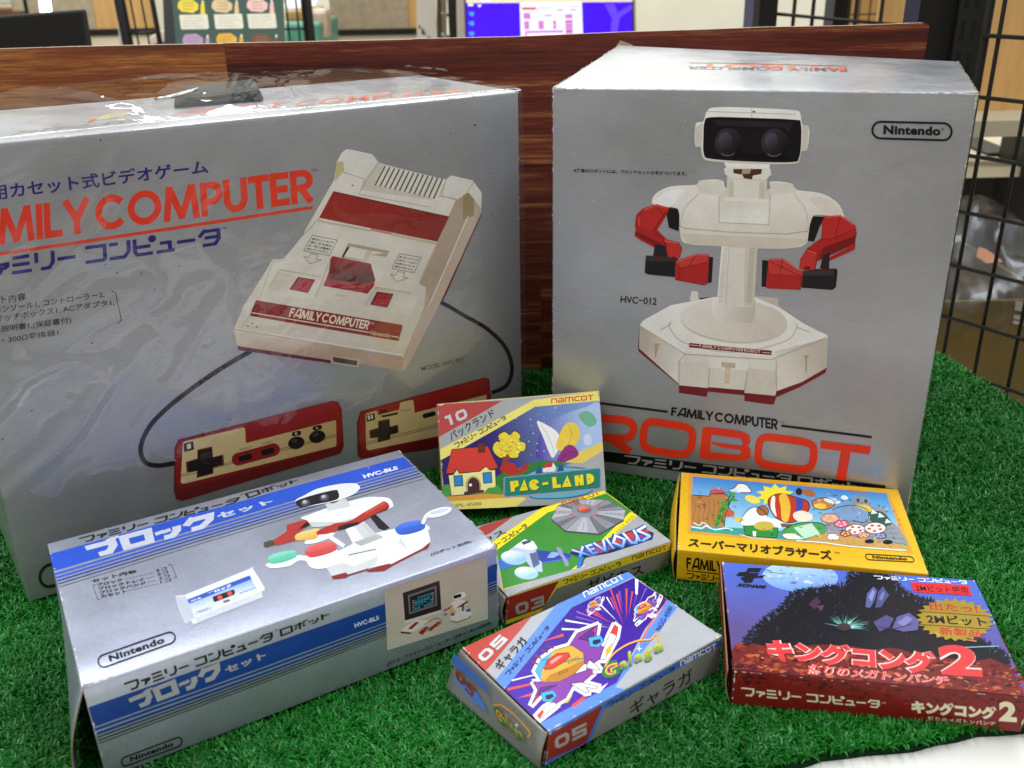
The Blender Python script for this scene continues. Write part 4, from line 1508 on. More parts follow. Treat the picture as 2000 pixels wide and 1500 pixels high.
cl = thing('binder_clip', 'black binder clip with a shiny wire handle lying under the film on the carton lid', 'clip', tuple(lid(425, 195, .001)))
CLIP = mat('black_enamel', '#0d0c0b', .6, 0, .2)
mb = MB()
a, b, c, d = lid(338, 212, .001), lid(517, 198, .001), lid(513, 180, .003), lid(342, 190, .003)
mb.slab([a, b, b + (-.004, .006, .0055), a + (.008, .006, .0045)], (d - a) * .9)
mb.build('clip_body', CLIP, cl, .0012)
h0, h1 = lid(385, 205, .009), lid(318, 210, .005)
MB().tube([h0 + (0, -.002, 0), h1 + (0, -.002, 0), h1 + (-.004, .002, 0), h1 + (0, .008, 0), h0 + (0, .008, 0)], .0011, 8).build('wire_handle', mat('chrome_wire', '#d8d8d6', .18, 1), cl)

# ------------------------------------------------------------------ block set box
B = Carton('bls', 'block_set_box', 'long silver and blue carton lying flat, picturing a small robot with coloured blocks', 'box', SILVER_DULL, 'retro silver game cartons', bow=.001, bevel=.0014, inset=('left',), worn=1.0)
BLUE, BLUE2 = '#2b52c0', '#16408c'
p = Print(B.top, Z8)
# band and pin-stripes run the full width: measured on the left edge (Z8) and the right edge (Y1)


def zz(z, x, y):
    return (z[0] + x * z[2], z[1] + y * z[2])


def band(p, l0, l1, r0, r1, col):
    p.z = (0, 0, 1)
    p.poly([l1, r1, r0, l0], col)


LE = [zz(Z8, 128, 745), zz(Z8, 158, 858)]
RE = [zz(Y1, 1158, 132), zz(Y1, 1240, 192)]
band(p, (zz(Z8, 122, 742)), zz(Z8, 152, 852), zz(Y1, 1150, 130), zz(Y1, 1232, 206), BLUE)
for l0, l1, r0, r1, col in ((866, 880, 214, 226, '#3a5cc0'), (890, 902, 234, 244, '#3a56b0'), (912, 922, 254, 263, '#33489a'), (934, 940, 274, 280, '#2c3870'), (956, 959, 296, 299, '#444a60')):
    band(p, zz(Z8, 155 + (l0 - 866) * .28, l0), zz(Z8, 158 + (l1 - 866) * .28, l1), zz(Y1, 1240 + (r0 - 214) * 1.0, r0), zz(Y1, 1252 + (r1 - 226) * 1.0, r1), col)
p.build('title_band', B.body)
p = Print(B.top, Z8)
p.word(kana('ファミリー コンピュータ'), [(330, 670), (1338, 408), (1362, 368), (312, 636)], BLK, .2, .14)
p.word(kana('ロボット'), [(1415, 378), (1748, 268), (1740, 250), (1392, 346)], BLK, .2, .14)
p.text('TM', [(1362, 362), (1388, 354), (1388, 346), (1360, 353)], BLK)
p.z = Z8
SILV = '#c2c4d0'
p.word(kana('ブロック'), [(395, 770), (1180, 560), (1185, 470), (350, 690)], SILV, .34, .22)
p.text('セット', [(1225, 520), (1590, 405), (1560, 385), (1205, 480)], SILV, .05)
p.z = Y1
p.text('HVC-BLS', [(846, 300), (1112, 228), (1100, 200), (832, 272)], '#dfe2ea', .045)
p.build('title_lettering', B.body)
p = Print(B.top, Z8)
p.text('セット内容', [(398, 932), (694, 860), (690, 838), (396, 906)], BLK, .03)
for k, (t, n) in enumerate((('ブロック', '5コ'), ('ブロックトレイ', '5コ'), ('ブロックハンド', '2コ'), ('カセット', '1コ'))):
    y = k * 25
    x = k * 9
    wd = (168, 300, 300, 168)[k]
    p.text(t, [(432 + x, 955 + y), (432 + x + wd, 955 + y - wd * .22), (428 + x + wd, 934 + y - wd * .22), (428 + x, 934 + y)], BLK, .03)
    x0 = 432 + x + wd + 12
    q = [(x0 + i * 14, 944 + y - (x0 + i * 14 - 432 - x) * .222) for i in range(int((812 - x0 + x) / 14))]
    for a in q:
        p.line([a, (a[0] + 7, a[1] - 1.5)], 3, BLK)
    p.text(n, [(818 + x, 860 + y), (888 + x, 841 + y), (884 + x, 824 + y), (815 + x, 842 + y)], BLK, .01)
p.line([(425, 942), (405, 946), (436, 1035), (452, 1036)], 3, BLK)
p.line([(895, 812), (914, 808), (950, 890), (932, 897)], 3, BLK)
p.z = Y1
p.text('(ロボット別売)', [(1372, 908), (1690, 800), (1676, 780), (1360, 884)], BLK, .02)
p.build('contents_list', B.body)
p = Print(B.top, Z8)
B.scratch(p, 26, 15)
pill_emblem(p, [(452, 1490), (950, 1310), (928, 1240), (430, 1412)], 'Nintendo', BLK, 10)
p.build('maker_emblem', B.body)
# cartridge picture
p = Print(B.top, Z8)
p.blob([(942, 1020), (1000, 1010), (1425, 838), (1445, 835), (1525, 965), (1505, 985), (1510, 1020), (1480, 1035), (1090, 1190), (1060, 1195), (1045, 1178), (1020, 1190), (1000, 1180)], '#d3d5da', n=2)
p.poly([(942, 1022), (1010, 1015), (1070, 1158), (1020, 1188), (1002, 1180)], '#b4b8c2')
p.poly([(1060, 1160), (1505, 985), (1510, 1020), (1090, 1190)], '#bfc3cc')
p.poly([(1018, 1040), (1425, 880), (1475, 975), (1072, 1142)], '#9db4d8', grad=(((1230, 950), '#6d92d0'), ((1275, 1060), '#d5dde8')))
p.poly([(1018, 1040), (1425, 880), (1438, 905), (1035, 1066)], '#2f55b0')
p.text('ブロック', [(1165, 1008), (1310, 952), (1302, 936), (1155, 994)], '#e9edf4', .06)
p.text('HVC-BL', [(1045, 1056), (1112, 1030), (1108, 1020), (1040, 1046)], '#dfe6f2', .03)
p.poly([(1185, 1020), (1320, 972), (1332, 990), (1325, 1008), (1200, 1056), (1190, 1048)], '#2a2423')
for cx, cy in ((1232, 1026), (1296, 1000)):
    p.poly(ell(cx, cy, 17, 15), '#d5504a')
p.poly([(1248, 1052), (1290, 1036), (1300, 1048), (1262, 1062)], '#5d564a')
pill_emblem(p, [(1075, 1136), (1178, 1098), (1172, 1084), (1069, 1122)], 'Nintendo', '#26345a', 2.5)
p.text('© Nintendo', [(1362, 1004), (1470, 962), (1466, 953), (1358, 995)], '#26345a', .02)
p.build('cartridge_picture', B.body)
# robot with blocks, printed in perspective
p = Print(B.top, Y1)
W1, W2, W3, R1, R2 = '#dedfdf', '#bfc1c1', '#a6a7a6', '#a8342e', '#7c2420'
p.poly([(880, 585), (935, 580), (1045, 685), (1000, 705), (960, 690)], '#1e1b1e')
for i in range(7):
    p.line([(905 + i * 17, 622 + i * 13), (925 + i * 17, 600 + i * 13)], 4, '#3c383c')
p.poly([(590, 1060), (700, 1030), (720, 1052), (870, 1000), (880, 1010), (1050, 960), (1060, 965), (1300, 845), (1362, 795), (1358, 815), (1340, 850), (1300, 862), (1070, 980), (1000, 1022), (880, 1030), (860, 1020), (730, 1060), (700, 1078), (600, 1088)], '#7c2b2a')
p.poly([(545, 990), (480, 985), (420, 975), (420, 950), (660, 860), (800, 790), (960, 720), (1100, 690), (1240, 690), (1350, 720), (1362, 795), (1300, 845), (1058, 968), (1040, 965), (870, 1004), (860, 1005), (720, 1050), (700, 1034), (590, 1062)], W1)
p.poly([(545, 990), (690, 960), (770, 990), (800, 970), (960, 905), (935, 975), (870, 1004), (720, 1050), (700, 1034), (590, 1062)], W2)
p.poly([(700, 880), (920, 840), (960, 905), (770, 960), (690, 900)], '#d2d4d4')
p.line([(722, 900), (940, 852)], 7, '#55463f')
p.poly([(700, 700), (830, 620), (950, 745), (760, 815)], W2)
p.poly([(700, 700), (765, 672), (850, 780), (760, 815)], W1)
for i in range(6):
    p.line([(830 + i * 3, 650 + i * 2), (900 + i * 3, 745 - i * 2)], 1.5, '#b5b5b0')
p.poly([(760, 800), (950, 735), (1000, 760), (820, 830)], W3)
p.poly([(1130, 760), (1190, 860), (1110, 800)], W2)
p.line([(1125, 768), (1175, 860)], 5, '#bdbdb9')
p.line([(660, 970), (700, 1032)], 5, '#bdbdb9')
p.line([(770, 960), (785, 992)], 5, '#bdbdb9')
# trays and blocks
p.blob([(385, 905), (600, 850), (640, 870), (660, 940), (540, 1000), (440, 1000), (395, 950)], W1, n=4)
p.poly(spline([(385, 868), (430, 825), (560, 795), (615, 810), (630, 855), (560, 890), (440, 918), (395, 900)], True, 4), '#c94a46', grad=(((480, 820), '#d8615a'), ((520, 910), '#b23a38')))
p.line([(400, 885), (520, 865), (620, 820)], 4, '#a83834', smooth=True)
p.blob([(80, 970), (120, 955), (320, 900), (430, 925), (440, 955), (340, 940), (260, 985), (130, 1000), (85, 985)], W1, n=4)
p.blob([(92, 925), (140, 890), (280, 860), (315, 880), (312, 915), (230, 950), (130, 968), (98, 950)], '#5fb99a', grad=(((200, 870), '#7fd0b4'), ((210, 960), '#4ba386')), n=4)
p.line([(105, 940), (210, 915), (305, 885)], 3, '#4a9c82', smooth=True)
p.blob([(1090, 740), (1300, 670), (1345, 670), (1352, 700), (1280, 750), (1150, 770), (1100, 755)], W1, n=4)
p.blob([(1088, 690), (1150, 648), (1270, 628), (1315, 650), (1318, 690), (1250, 722), (1150, 742), (1105, 730)], '#3156b8', grad=(((1190, 640), '#4a74d6'), ((1210, 740), '#24449a')), n=4)
p.line([(1098, 705), (1200, 685), (1312, 660)], 4, '#2a4aa6', smooth=True)
p.line([(1300, 655), (1330, 590), (1350, 580)], 26, W1)
p.poly(ell(1425, 565, 108, 30, 26, -.25), W1)
p.poly(ell(1425, 572, 104, 30, 26, -.25), W2)
p.poly(ell(1428, 560, 104, 28, 26, -.25), W1)
p.poly(ell(1432, 558, 76, 16, 26, -.25), '#b9bcc8')
p.line([(560, 745), (690, 830)], 34, W1)
p.line([(575, 740), (700, 820)], 4, '#c8c8c4')
p.blob([(385, 790), (470, 745), (600, 725), (605, 745), (520, 790), (400, 815)], W1, n=4)
# body
p.blob([(350, 610), (420, 580), (560, 530), (640, 505), (840, 450), (960, 445), (1040, 455), (1072, 500), (1055, 530), (940, 560), (850, 620), (640, 660), (480, 680), (430, 670), (400, 630)], W1, n=5)
p.poly([(410, 640), (640, 640), (850, 590), (850, 622), (640, 662), (480, 682), (430, 670)], W2)
p.line([(520, 605), (540, 560), (830, 500)], 4, '#c8c8c4')
# arms
p.poly([(240, 665), (350, 630), (400, 628), (425, 660), (400, 675), (330, 725), (300, 745), (310, 785), (170, 822), (150, 818), (135, 785), (150, 775), (240, 715)], '#a8382f')
p.poly([(330, 700), (395, 640), (425, 660), (400, 678)], '#2a1c1a')
p.poly([(60, 800), (130, 780), (150, 818), (80, 838), (65, 835)], '#50463f')
p.blob([(305, 755), (340, 725), (480, 690), (495, 720), (470, 770), (380, 785), (320, 785)], '#e3b45a', grad=(((380, 700), '#eccb80'), ((400, 790), '#cf9a40')), n=4)
p.poly([(470, 720), (520, 690), (620, 650), (700, 640), (760, 620), (850, 560), (1000, 475), (1030, 490), (1045, 520), (1025, 545), (930, 575), (800, 660), (640, 705), (560, 735), (480, 742)], R1)
p.poly([(640, 680), (700, 655), (800, 640), (805, 660), (720, 690), (640, 708)], '#26201f')
p.poly([(850, 560), (1010, 478), (1020, 490), (860, 580)], '#c04a40')
p.poly([(930, 575), (1025, 520), (1045, 520), (1025, 545), (930, 580), (800, 660), (800, 645)], R2)
# head
p.poly([(540, 500), (700, 455), (740, 515), (560, 560), (555, 525)], W2)
p.poly([(560, 490), (650, 470), (630, 485), (600, 495)], '#3c3836')
p.blob([(310, 470), (380, 430), (480, 380), (640, 345), (760, 338), (800, 350), (812, 378), (770, 420), (700, 450), (640, 470), (560, 490), (400, 520), (330, 510)], W1, n=5)
p.blob([(312, 480), (380, 450), (500, 415), (620, 390), (642, 405), (648, 450), (600, 475), (480, 500), (380, 522), (330, 515)], '#201d20', n=4)
for cx, cy in ((386, 490), (534, 448)):
    p.poly(ell(cx, cy, 38, 27, 20, -.25), '#4a464c')
    p.poly(ell(cx - 4, cy - 5, 22, 15, 18, -.25), '#8f8d96')
    p.poly(ell(cx - 8, cy - 9, 9, 6, 12, -.25), '#d8d8dc')
p.build('robot_picture', B.body)
# front panel
p = Print(B.front, Y2)
l0, l1 = (262, 690), (295, 800)
r0, r1 = zz(Y1, 1885, 960), zz(Y1, 1885, 1105)
band(p, zz(Y2, 265, 690), zz(Y2, 296, 800), r0, zz(Y1, 1880, 1095), BLUE2)
for a0, a1, b0, b1, col in ((808, 822, 1104, 1118, BLUE2), (832, 846, 1128, 1140, BLUE2), (854, 862, 1150, 1158, '#1c2c4c'), (872, 879, 1168, 1174, '#22262c'), (889, 894, 1186, 1190, '#2a2a2a')):
    band(p, zz(Y2, 298 + (a0 - 808) * .28, a0), zz(Y2, 302 + (a1 - 820) * .28, a1), zz(Y1, 1880, b0), zz(Y1, 1880, b1), col)
p.build('front_band', B.body)
p = Print(B.front, Y2)
B.scratch(p, 22, 16)
p.word(kana('ファミリー コンピュータ'), [(480, 604), (1296, 312), (1290, 268), (462, 556)], BLK, .2, .14)
p.word(kana('ロボット'), [(1338, 296), (1612, 186), (1608, 156), (1330, 256)], BLK, .2, .14)
p.text('TM', [(1306, 268), (1324, 262), (1322, 252), (1304, 258)], BLK)
SB = '#a5a8a8'
p.word(kana('ブロック'), [(520, 704), (1002, 520), (990, 440), (485, 640)], SB, .32, .2)
p.text('セット', [(1035, 505), (1262, 412), (1250, 378), (1022, 466)], SB, .05)
p.text('HVC-BLS', [(1752, 246), (1886, 200), (1884, 176), (1748, 222)], '#dfe2ea', .02)
pill_emblem(p, [(455, 1024), (790, 900), (782, 850), (446, 976)], 'Nintendo', BLK, 8)
p.build('title_lettering', B.body)
# small photograph printed on the front panel
p = Print(B.front, Y1)
p.poly([(1000, 1170), (1805, 900), (1812, 1395), (1024, 1640)], '#b7a99b', grad=(((1380, 1040), '#b5a596'), ((1420, 1520), '#c9c6b4')))
p.poly([(1145, 1192), (1432, 1094), (1448, 1325), (1162, 1408)], '#2a2225')
p.poly([(1185, 1210), (1408, 1134), (1415, 1290), (1195, 1360)], '#6d6a66')
p.poly([(1200, 1222), (1394, 1156), (1400, 1276), (1208, 1340)], '#10151a')
for i in range(6):
    for j in range(6):
        if (i + j) % 7 != 0:
            x, y = 1238 + i * 24, 1232 + j * 16 - i * 8
            p.poly([(x, y), (x + 20, y - 7), (x + 21, y + 5), (x + 1, y + 12)], ('#2f7f96', '#1f5f78', '#3f93a8')[(i * 3 + j) % 3])
for i in range(5):
    p.poly([(1222, 1250 + i * 18), (1232, 1247 + i * 18), (1232, 1253 + i * 18), (1222, 1256 + i * 18)], '#b8b8b0')
    p.poly([(1376, 1190 + i * 18), (1388, 1187 + i * 18), (1388, 1193 + i * 18), (1376, 1196 + i * 18)], '#b8b8b0')
p.poly([(1160, 1410), (1448, 1322), (1450, 1345), (1165, 1430)], '#d6cfc0')
p.poly([(1170, 1450), (1250, 1400), (1340, 1405), (1345, 1430), (1215, 1500), (1130, 1490)], '#e2dacb')
p.poly([(1185, 1470), (1245, 1418), (1275, 1420), (1215, 1475)], '#9a2a26')
p.poly([(1130, 1492), (1215, 1500), (1205, 1512), (1128, 1504)], '#5a2222')
p.line([(1310, 1440), (1400, 1392), (1445, 1405), (1430, 1440), (1330, 1490)], 5, '#8a2a24', smooth=True)
p.poly([(1265, 1500), (1330, 1450), (1350, 1458), (1300, 1520)], '#a02a28')
p.poly([(1340, 1475), (1425, 1412), (1442, 1420), (1365, 1490)], '#a02a28')
p.blob([(1538, 1210), (1600, 1185), (1632, 1190), (1632, 1220), (1590, 1240), (1545, 1245)], '#e9e6de', n=3)
p.poly([(1540, 1212), (1600, 1196), (1604, 1222), (1545, 1238)], '#1d1a1c')
p.blob([(1520, 1275), (1580, 1245), (1640, 1255), (1640, 1290), (1560, 1320), (1515, 1310)], '#e4e0d6', n=3)
p.poly([(1500, 1310), (1535, 1275), (1525, 1310), (1470, 1335), (1465, 1325)], '#8c2a26')
p.poly([(1560, 1310), (1650, 1250), (1655, 1265), (1620, 1290), (1575, 1315)], '#8c2a26')
p.poly([(1515, 1300), (1545, 1300), (1540, 1335), (1520, 1335)], '#e0b850')
p.poly([(1608, 1285), (1622, 1280), (1620, 1330), (1610, 1330)], '#1d1a1c')
p.poly([(1555, 1310), (1605, 1300), (1610, 1350), (1560, 1360)], '#dcd8cc')
p.poly([(1510, 1360), (1640, 1330), (1690, 1350), (1660, 1395), (1560, 1420), (1520, 1405)], '#e4e0d6')
p.line([(1520, 1408), (1562, 1420), (1660, 1390), (1675, 1370)], 6, '#7c2b2a')
p.poly([(1465, 1355), (1495, 1348), (1492, 1365), (1465, 1370)], '#3f8f78')
p.poly([(1518, 1350), (1552, 1342), (1550, 1368), (1520, 1372)], '#c24038')
p.poly([(1640, 1325), (1672, 1312), (1675, 1330), (1648, 1342)], '#2a4aa6')
p.z = Y2
p.text('(テレビ・ファミリーコンピュータ・ロボット本体は別売)', [(1932, 462), zz((-80 / .35, -1140 / .35, 1 / .35), *zz(Y1, 1840, 1440)), zz((-80 / .35, -1140 / .35, 1 / .35), *zz(Y1, 1836, 1412)), (1930, 438)], BLK, .02)
p.build('printed_photo', B.body)
B.flap(SILVER_DULL, B.left, lambda u, v: -.0005 + .011 * (u ** 1.5) * math.sin((1 - v) * math.pi * .62) + .003 * (1 - v), u0=0.0, u1=1.0, v0=.04, v1=.995)

# ------------------------------------------------------------------ small cartridge boxes
GREY_BOARD = mat('grey_ink_board', '#8f8e88', .36, .35, .5, 400, .05, .08, 700)
CART = 'small game cartridge boxes on the turf'
YEL, ORG = '#f2d51f', '#c8281e'


def paint(face, col, parent):
    p = Print(face)
    u = [(0.006, .008), (.994, .008), (.994, .992), (.006, .992)]
    p._emit(np.array(u), [(0, 1, 2), (0, 2, 3)], col)
    return p


# --- leaning box with a house
P_ = Carton('pac', 'cartridge_box', 'small cartridge box leaning upright, with a red-roofed house under a night sky', 'game box', mat('pale_yellow_board', '#cfc380', .4, 0, .5, 300, .05), CART, bevel=.0006, worn=.5)
p = paint(P_.front, '#a7a7a6', P_.root)
p.z = Z7
PY_ = '#ecdc72'
p.poly([(190, 180), (660, 155), (205, 415)], '#b5443f')
p.poly([(880, 150), (1350, 85), (1350, 160), (890, 198), (215, 580), (205, 505)], PY_)
p.poly([(890, 198), (1345, 155), (1372, 440), (1240, 520), (1140, 640), (660, 830), (250, 850), (222, 578)], '#2f1570', grad=(((620, 520), '#2c1266'), ((1340, 380), '#7d9ad0')))
p.blob([(900, 480), (960, 330), (1100, 250), (1250, 200), (1350, 180), (1370, 440), (1200, 560), (1000, 600), (910, 570)], '#8ea6d8', grad=(((900, 420), '#4c3aa0'), ((1250, 400), '#a9c0e4')))
p.cycle(14)
for k in range(34):
    x, y = COLORS_RANDOM.uniform(640, 1080), COLORS_RANDOM.uniform(200, 540)
    r = COLORS_RANDOM.choice((2, 2.5, 3, 5))
    if y > 560 - (x - 240) * .55:
        p.poly([(x - r * 2, y), (x, y - r * .5), (x + r * 2, y), (x, y + r * .5)], '#cfc8ea')
        p.poly([(x - r * .5, y), (x, y - r * 2), (x + r * .5, y), (x, y + r * 2)], '#cfc8ea')
p.cycle(0)
p.poly([(1372, 440), (1395, 500), (1390, 780), (640, 860), (640, 800), (1150, 600)], '#a9a9a8')
p.poly([(1050, 590), (1370, 445), (1380, 505), (1225, 600)], '#e4c95a')
# big pale night flower
p.line([(1075, 560), (1110, 600)], 14, '#3f8a40')
p.blob([(905, 310), (935, 308), (1050, 380), (1065, 470), (1020, 560), (990, 520), (950, 420)], '#eceae6')
p.blob([(1040, 480), (1080, 360), (1130, 310), (1190, 330), (1210, 400), (1180, 470), (1130, 500), (1080, 510)], '#e8c848')
p.blob([(1040, 600), (1075, 520), (1120, 470), (1170, 480), (1200, 540), (1130, 580)], '#8d2a78')
p.line([(1130, 330), (1150, 400), (1120, 480)], 4, '#b8902c', smooth=True)
p.line([(935, 330), (990, 420), (1030, 530)], 4, '#b9b4c0', smooth=True)
p.line([(1070, 590), (1110, 530), (1180, 520)], 4, '#5a1a50', smooth=True)
p.blob([(1200, 260), (1240, 230), (1290, 240), (1330, 300), (1290, 340), (1240, 320)], '#6fae8a')
p.blob([(1235, 420), (1265, 390), (1290, 420), (1290, 465), (1250, 470)], '#c8d4ea')
# hills, ground, house
p.blob([(560, 760), (640, 680), (760, 640), (850, 600), (960, 580), (1100, 610), (1000, 760), (700, 820)], '#2f7a35', n=4)
p.blob([(225, 780), (260, 750), (300, 760), (320, 830), (240, 850)], '#4f9a40', n=4)
p.poly([(235, 840), (700, 800), (850, 840), (600, 880), (245, 900)], '#e0a03c')
p.poly([(240, 880), (300, 868), (800, 838), (830, 850), (760, 905), (245, 945)], PY_)
# autumn tree with yellow crown beside the house
p.line([(690, 520), (668, 670)], 46, '#8c3a24')
p.blob([(585, 500), (600, 455), (640, 445), (628, 400), (672, 372), (712, 396), (750, 366), (790, 400), (778, 440), (826, 458), (822, 510), (778, 520), (772, 560), (720, 566), (694, 540), (650, 566), (612, 545)], BLK, n=5)
p.blob([((x - 706) * .95 + 706, (y - 470) * .94 + 470) for x, y in [(585, 500), (600, 455), (640, 445), (628, 400), (672, 372), (712, 396), (750, 366), (790, 400), (778, 440), (826, 458), (822, 510), (778, 520), (772, 560), (720, 566), (694, 540), (650, 566), (612, 545)]], '#e6cf3a', n=5)
p.cycle(14)
for k in range(40):
    a, r = COLORS_RANDOM.uniform(0, 6.28), COLORS_RANDOM.random() ** .5
    x, y = 706 + 88 * r * math.cos(a), 480 + 76 * r * math.sin(a)
    p.poly([(x - 13, y), (x, y - 8), (x + 13, y + 3), (x, y + 9)], COLORS_RANDOM.choice(('#d8c02c', '#f4ea70', '#e0a830', '#c8a422')))
p.cycle(0)
p.blob([(640, 640), (680, 600), (740, 600), (770, 640), (840, 600), (835, 640), (790, 670), (700, 680)], '#b8281e', n=4)
p.polyline_fill([(300, 500), (555, 478), (630, 630), (570, 650), (540, 620), (500, 655), (350, 670), (335, 635), (310, 672), (258, 672)], '#d23a2c', BLK, 4)
p.polyline_fill([(485, 458), (530, 454), (538, 520), (488, 525)], '#7a2a1c', BLK, 3)
for r in range(4):
    p.line([(487, 472 + r * 14), (535, 468 + r * 14)], 2.5, BLK)
p.polyline_fill([(275, 685), (312, 680), (335, 640), (352, 672), (500, 657), (540, 622), (572, 650), (608, 645), (615, 805), (296, 830)], '#efe79a', BLK, 4)
for x, y in ((314, 690), (520, 668)):
    p.polyline_fill([(x, y), (x + 60, y - 5), (x + 65, y + 68), (x + 6, y + 74)], '#2a86c8', BLK, 5)
p.polyline_fill(ell(452, 755, 52, 62, 16, 0, math.pi, 2 * math.pi) + [(508, 805), (408, 812)], '#cfc480', BLK, 3)
p.polyline_fill(ell(454, 760, 42, 58, 16, 0, math.pi, 2 * math.pi) + [(497, 800), (416, 808)], '#4a2028', BLK, 3)
p.poly(ell(432, 754, 11, 11), '#f2f0ea')
p.poly([(388, 802), (525, 788), (535, 806), (386, 822)], '#3a3020')
p.blob([(540, 810), (560, 775), (600, 770), (620, 755), (655, 790), (660, 820)], '#4f9a40', n=4)
# title plate
p.blob([(830, 690), (940, 640), (1040, 625), (1180, 630), (1290, 660), (1300, 790), (1150, 840), (960, 850), (850, 830)], '#6db3c4', n=4)
p.line(spline([(830, 690), (940, 640), (1040, 625), (1180, 630), (1290, 660), (1300, 790), (1150, 840), (960, 850), (850, 830)], True, 4), 8, '#1f6aa8', True)
p.poly([(890, 680), (905, 645), (925, 620), (940, 655), (950, 690)], '#1d4f9c')
p.poly([(1045, 660), (1065, 610), (1090, 630), (1100, 665)], '#1d4f9c')
p.polyline_fill([(945, 635), (970, 597), (1020, 590), (1040, 625), (1035, 660), (945, 665)], '#e8e6df', '#555555', 3)
p.poly([(945, 635), (970, 597), (1020, 590), (1010, 625)], '#c8322c')
p.poly([(668, 700), (700, 695), (1340, 628), (1360, 640), (1362, 770), (1345, 785), (690, 845), (665, 835)], '#9c9ca2')
p.poly([(676, 704), (1345, 636), (1353, 645), (1354, 768), (1340, 776), (690, 835), (674, 826)], '#1a7a8c')
p.poly([(692, 716), (1335, 652), (1340, 762), (700, 822)], '#1d8060')
for dx, col in ((5, '#173a24'), (0, '#f0dc2a')):
    def pw(q):
        return [(a + dx, b + dx) for a, b in q]
    p.poly(pw([(712, 728), (770, 722), (778, 760), (745, 775), (748, 800), (720, 803)]), col)
    p.poly(pw([(780, 797), (815, 712), (842, 790)]), col)
    p.poly(pw(ell(886, 752, 38, 38, 18, 0, .5, 5.8) + [(892, 752)]), col)
    p.poly(pw([(942, 738), (985, 732), (985, 750), (944, 755)]), col)
    p.poly(pw([(1010, 700), (1040, 696), (1046, 752), (1072, 748), (1075, 772), (1018, 778)]), col)
    p.poly(pw([(1080, 770), (1120, 685), (1152, 765)]), col)
    p.poly(pw([(1170, 688), (1200, 684), (1212, 720), (1208, 682), (1232, 680), (1238, 755), (1212, 757), (1200, 722), (1202, 760), (1178, 762)]), col)
    p.poly(pw([(1255, 676)] + [(1268 + 44 * math.cos(math.radians(a)), 710 + 38 * math.sin(math.radians(a))) for a in range(-80, 91, 20)] + [(1262, 752)]), col)
for a, b in ((745, 742), (812, 762), (880, 735), (1118, 735), (1275, 710)):
    p.poly(ell(a, b, 5, 5, 8), '#7a6a10')
p.word(av('namcot'), [(1005, 174), (1306, 148), (1304, 112), (1005, 140)], '#d84a22', .19, .16)
p.word(av('10'), [(262, 342), (418, 276), (395, 205), (240, 270)], '#c8c6c4', .25, .16)
p.text('パックランド', [(298, 446), (612, 262), (585, 212), (272, 386)], '#26241f', .012)
p.word(kana('ファミリー コンピュータ'), [(328, 496), (690, 286), (672, 262), (312, 462)], '#26241f', .17, .16)
p.text('NPL-4500', [(300, 912), (508, 897), (508, 874), (300, 890)], '#6a6238', .0)
p.build('printed_panel', P_.body)
p = paint(P_.top, '#d9cf90', P_.root)
p.z = Z7
p.poly([(1030, 100), (1330, 75), (1335, 82), (1000, 115)], '#a83a34')
p.build('printed_edge', P_.body)
p = paint(P_.right, '#a7a7a2', P_.root)
p.z = Z7
p.poly([(1370, 420), (1420, 420), (1430, 850), (1390, 860)], '#d9c96a')
p.build('printed_side', P_.body)

# --- grey fortress box
X_ = Carton('xev', 'cartridge_box', 'small yellow and green cartridge box with a grey octagonal fortress, behind the purple one', 'game box', GREY_BOARD, CART, bevel=.0006, inset=('left',), worn=.5)
YL = '#f3dd2a'
p = paint(X_.top, '#a6a6a8', X_.root)
p.z = Y3
p.poly([(-160, 520), (60, 385), (370, 290), (120, 470)], '#a8403c')
p.poly([(-60, 700), (640, 212), (1255, 25), (1262, 55), (1540, 250), (980, 770), (1080, 770), (255, 1010), (205, 640), (180, 560)], YL)
p.poly([(200, 625), (700, 255), (1270, 68), (1520, 246), (1240, 510), (1080, 700), (920, 820), (262, 1002)], '#3f8b34')
rr = random.Random(5)
p.cycle(14)
for k in range(420):
    u, v = rr.random(), rr.random()
    a = np.array((210, 660)) * (1 - u) * (1 - v) + np.array((1230, 110)) * u * (1 - v) + np.array((1420, 290)) * u * v + np.array((280, 980)) * (1 - u) * v
    if a[1] > 640 - (a[0] - 210) * .7 and a[1] < 1000 - (a[0] - 262) * .27 and a[0] < 1200 + (500 - a[1]):
        p.poly([a + (-5, 0), a + (0, -2), a + (5, 0), a + (0, 2)], rr.choice(('#4f9c40', '#337a2c', '#5aa64a')))
p.cycle(0)
p.poly([(1500, 255), (1590, 275), (1280, 560), (1240, 510)], YL)
p.poly([(1590, 275), (1900, 520), (1880, 545), (1080, 790), (1060, 770), (1250, 560)], '#a6a6a8')
p.line([(1600, 282), (1905, 522)], 10, YL)
p.text('NXV-4900', [(1385, 450), (1560, 290), (1525, 282), (1360, 440)], '#8a7c1a', .0)
# fortress
oct_ = [(732, 318), (800, 190), (985, 128), (1270, 130), (1462, 228), (1440, 330), (1200, 465), (870, 435)]
p.poly([(a, b + 14) for a, b in oct_], '#3f4044')
ctr = (1070, 250)
for i in range(8):
    a, b = np.array(oct_[i], float), np.array(oct_[(i + 1) % 8], float)
    for k in range(3):
        q0, q1 = a + (b - a) * k / 3, a + (b - a) * (k + 1) / 3
        col = ('#b5b5bc', '#8d8e96', '#a3a3aa', '#6f7078')[(i * 3 + k * 2) % 4]
        p.poly([ctr, q0, q1], col)
    p.line([ctr, a], 5, '#55565c')
    m = (a + b) / 2
    for k in range(4):
        w = np.array(ctr) + (m - ctr) * (.55 + .1 * k)
        p.poly([w + (-9, 0), w + (0, -4), w + (9, 0), w + (0, 4)], '#46474e')
p.line(oct_, 4, '#55565c', True)
p.poly(ell(1060, 240, 130, 66), '#8b8c92')
p.poly(ell(1056, 230, 72, 38), '#6a6a70')
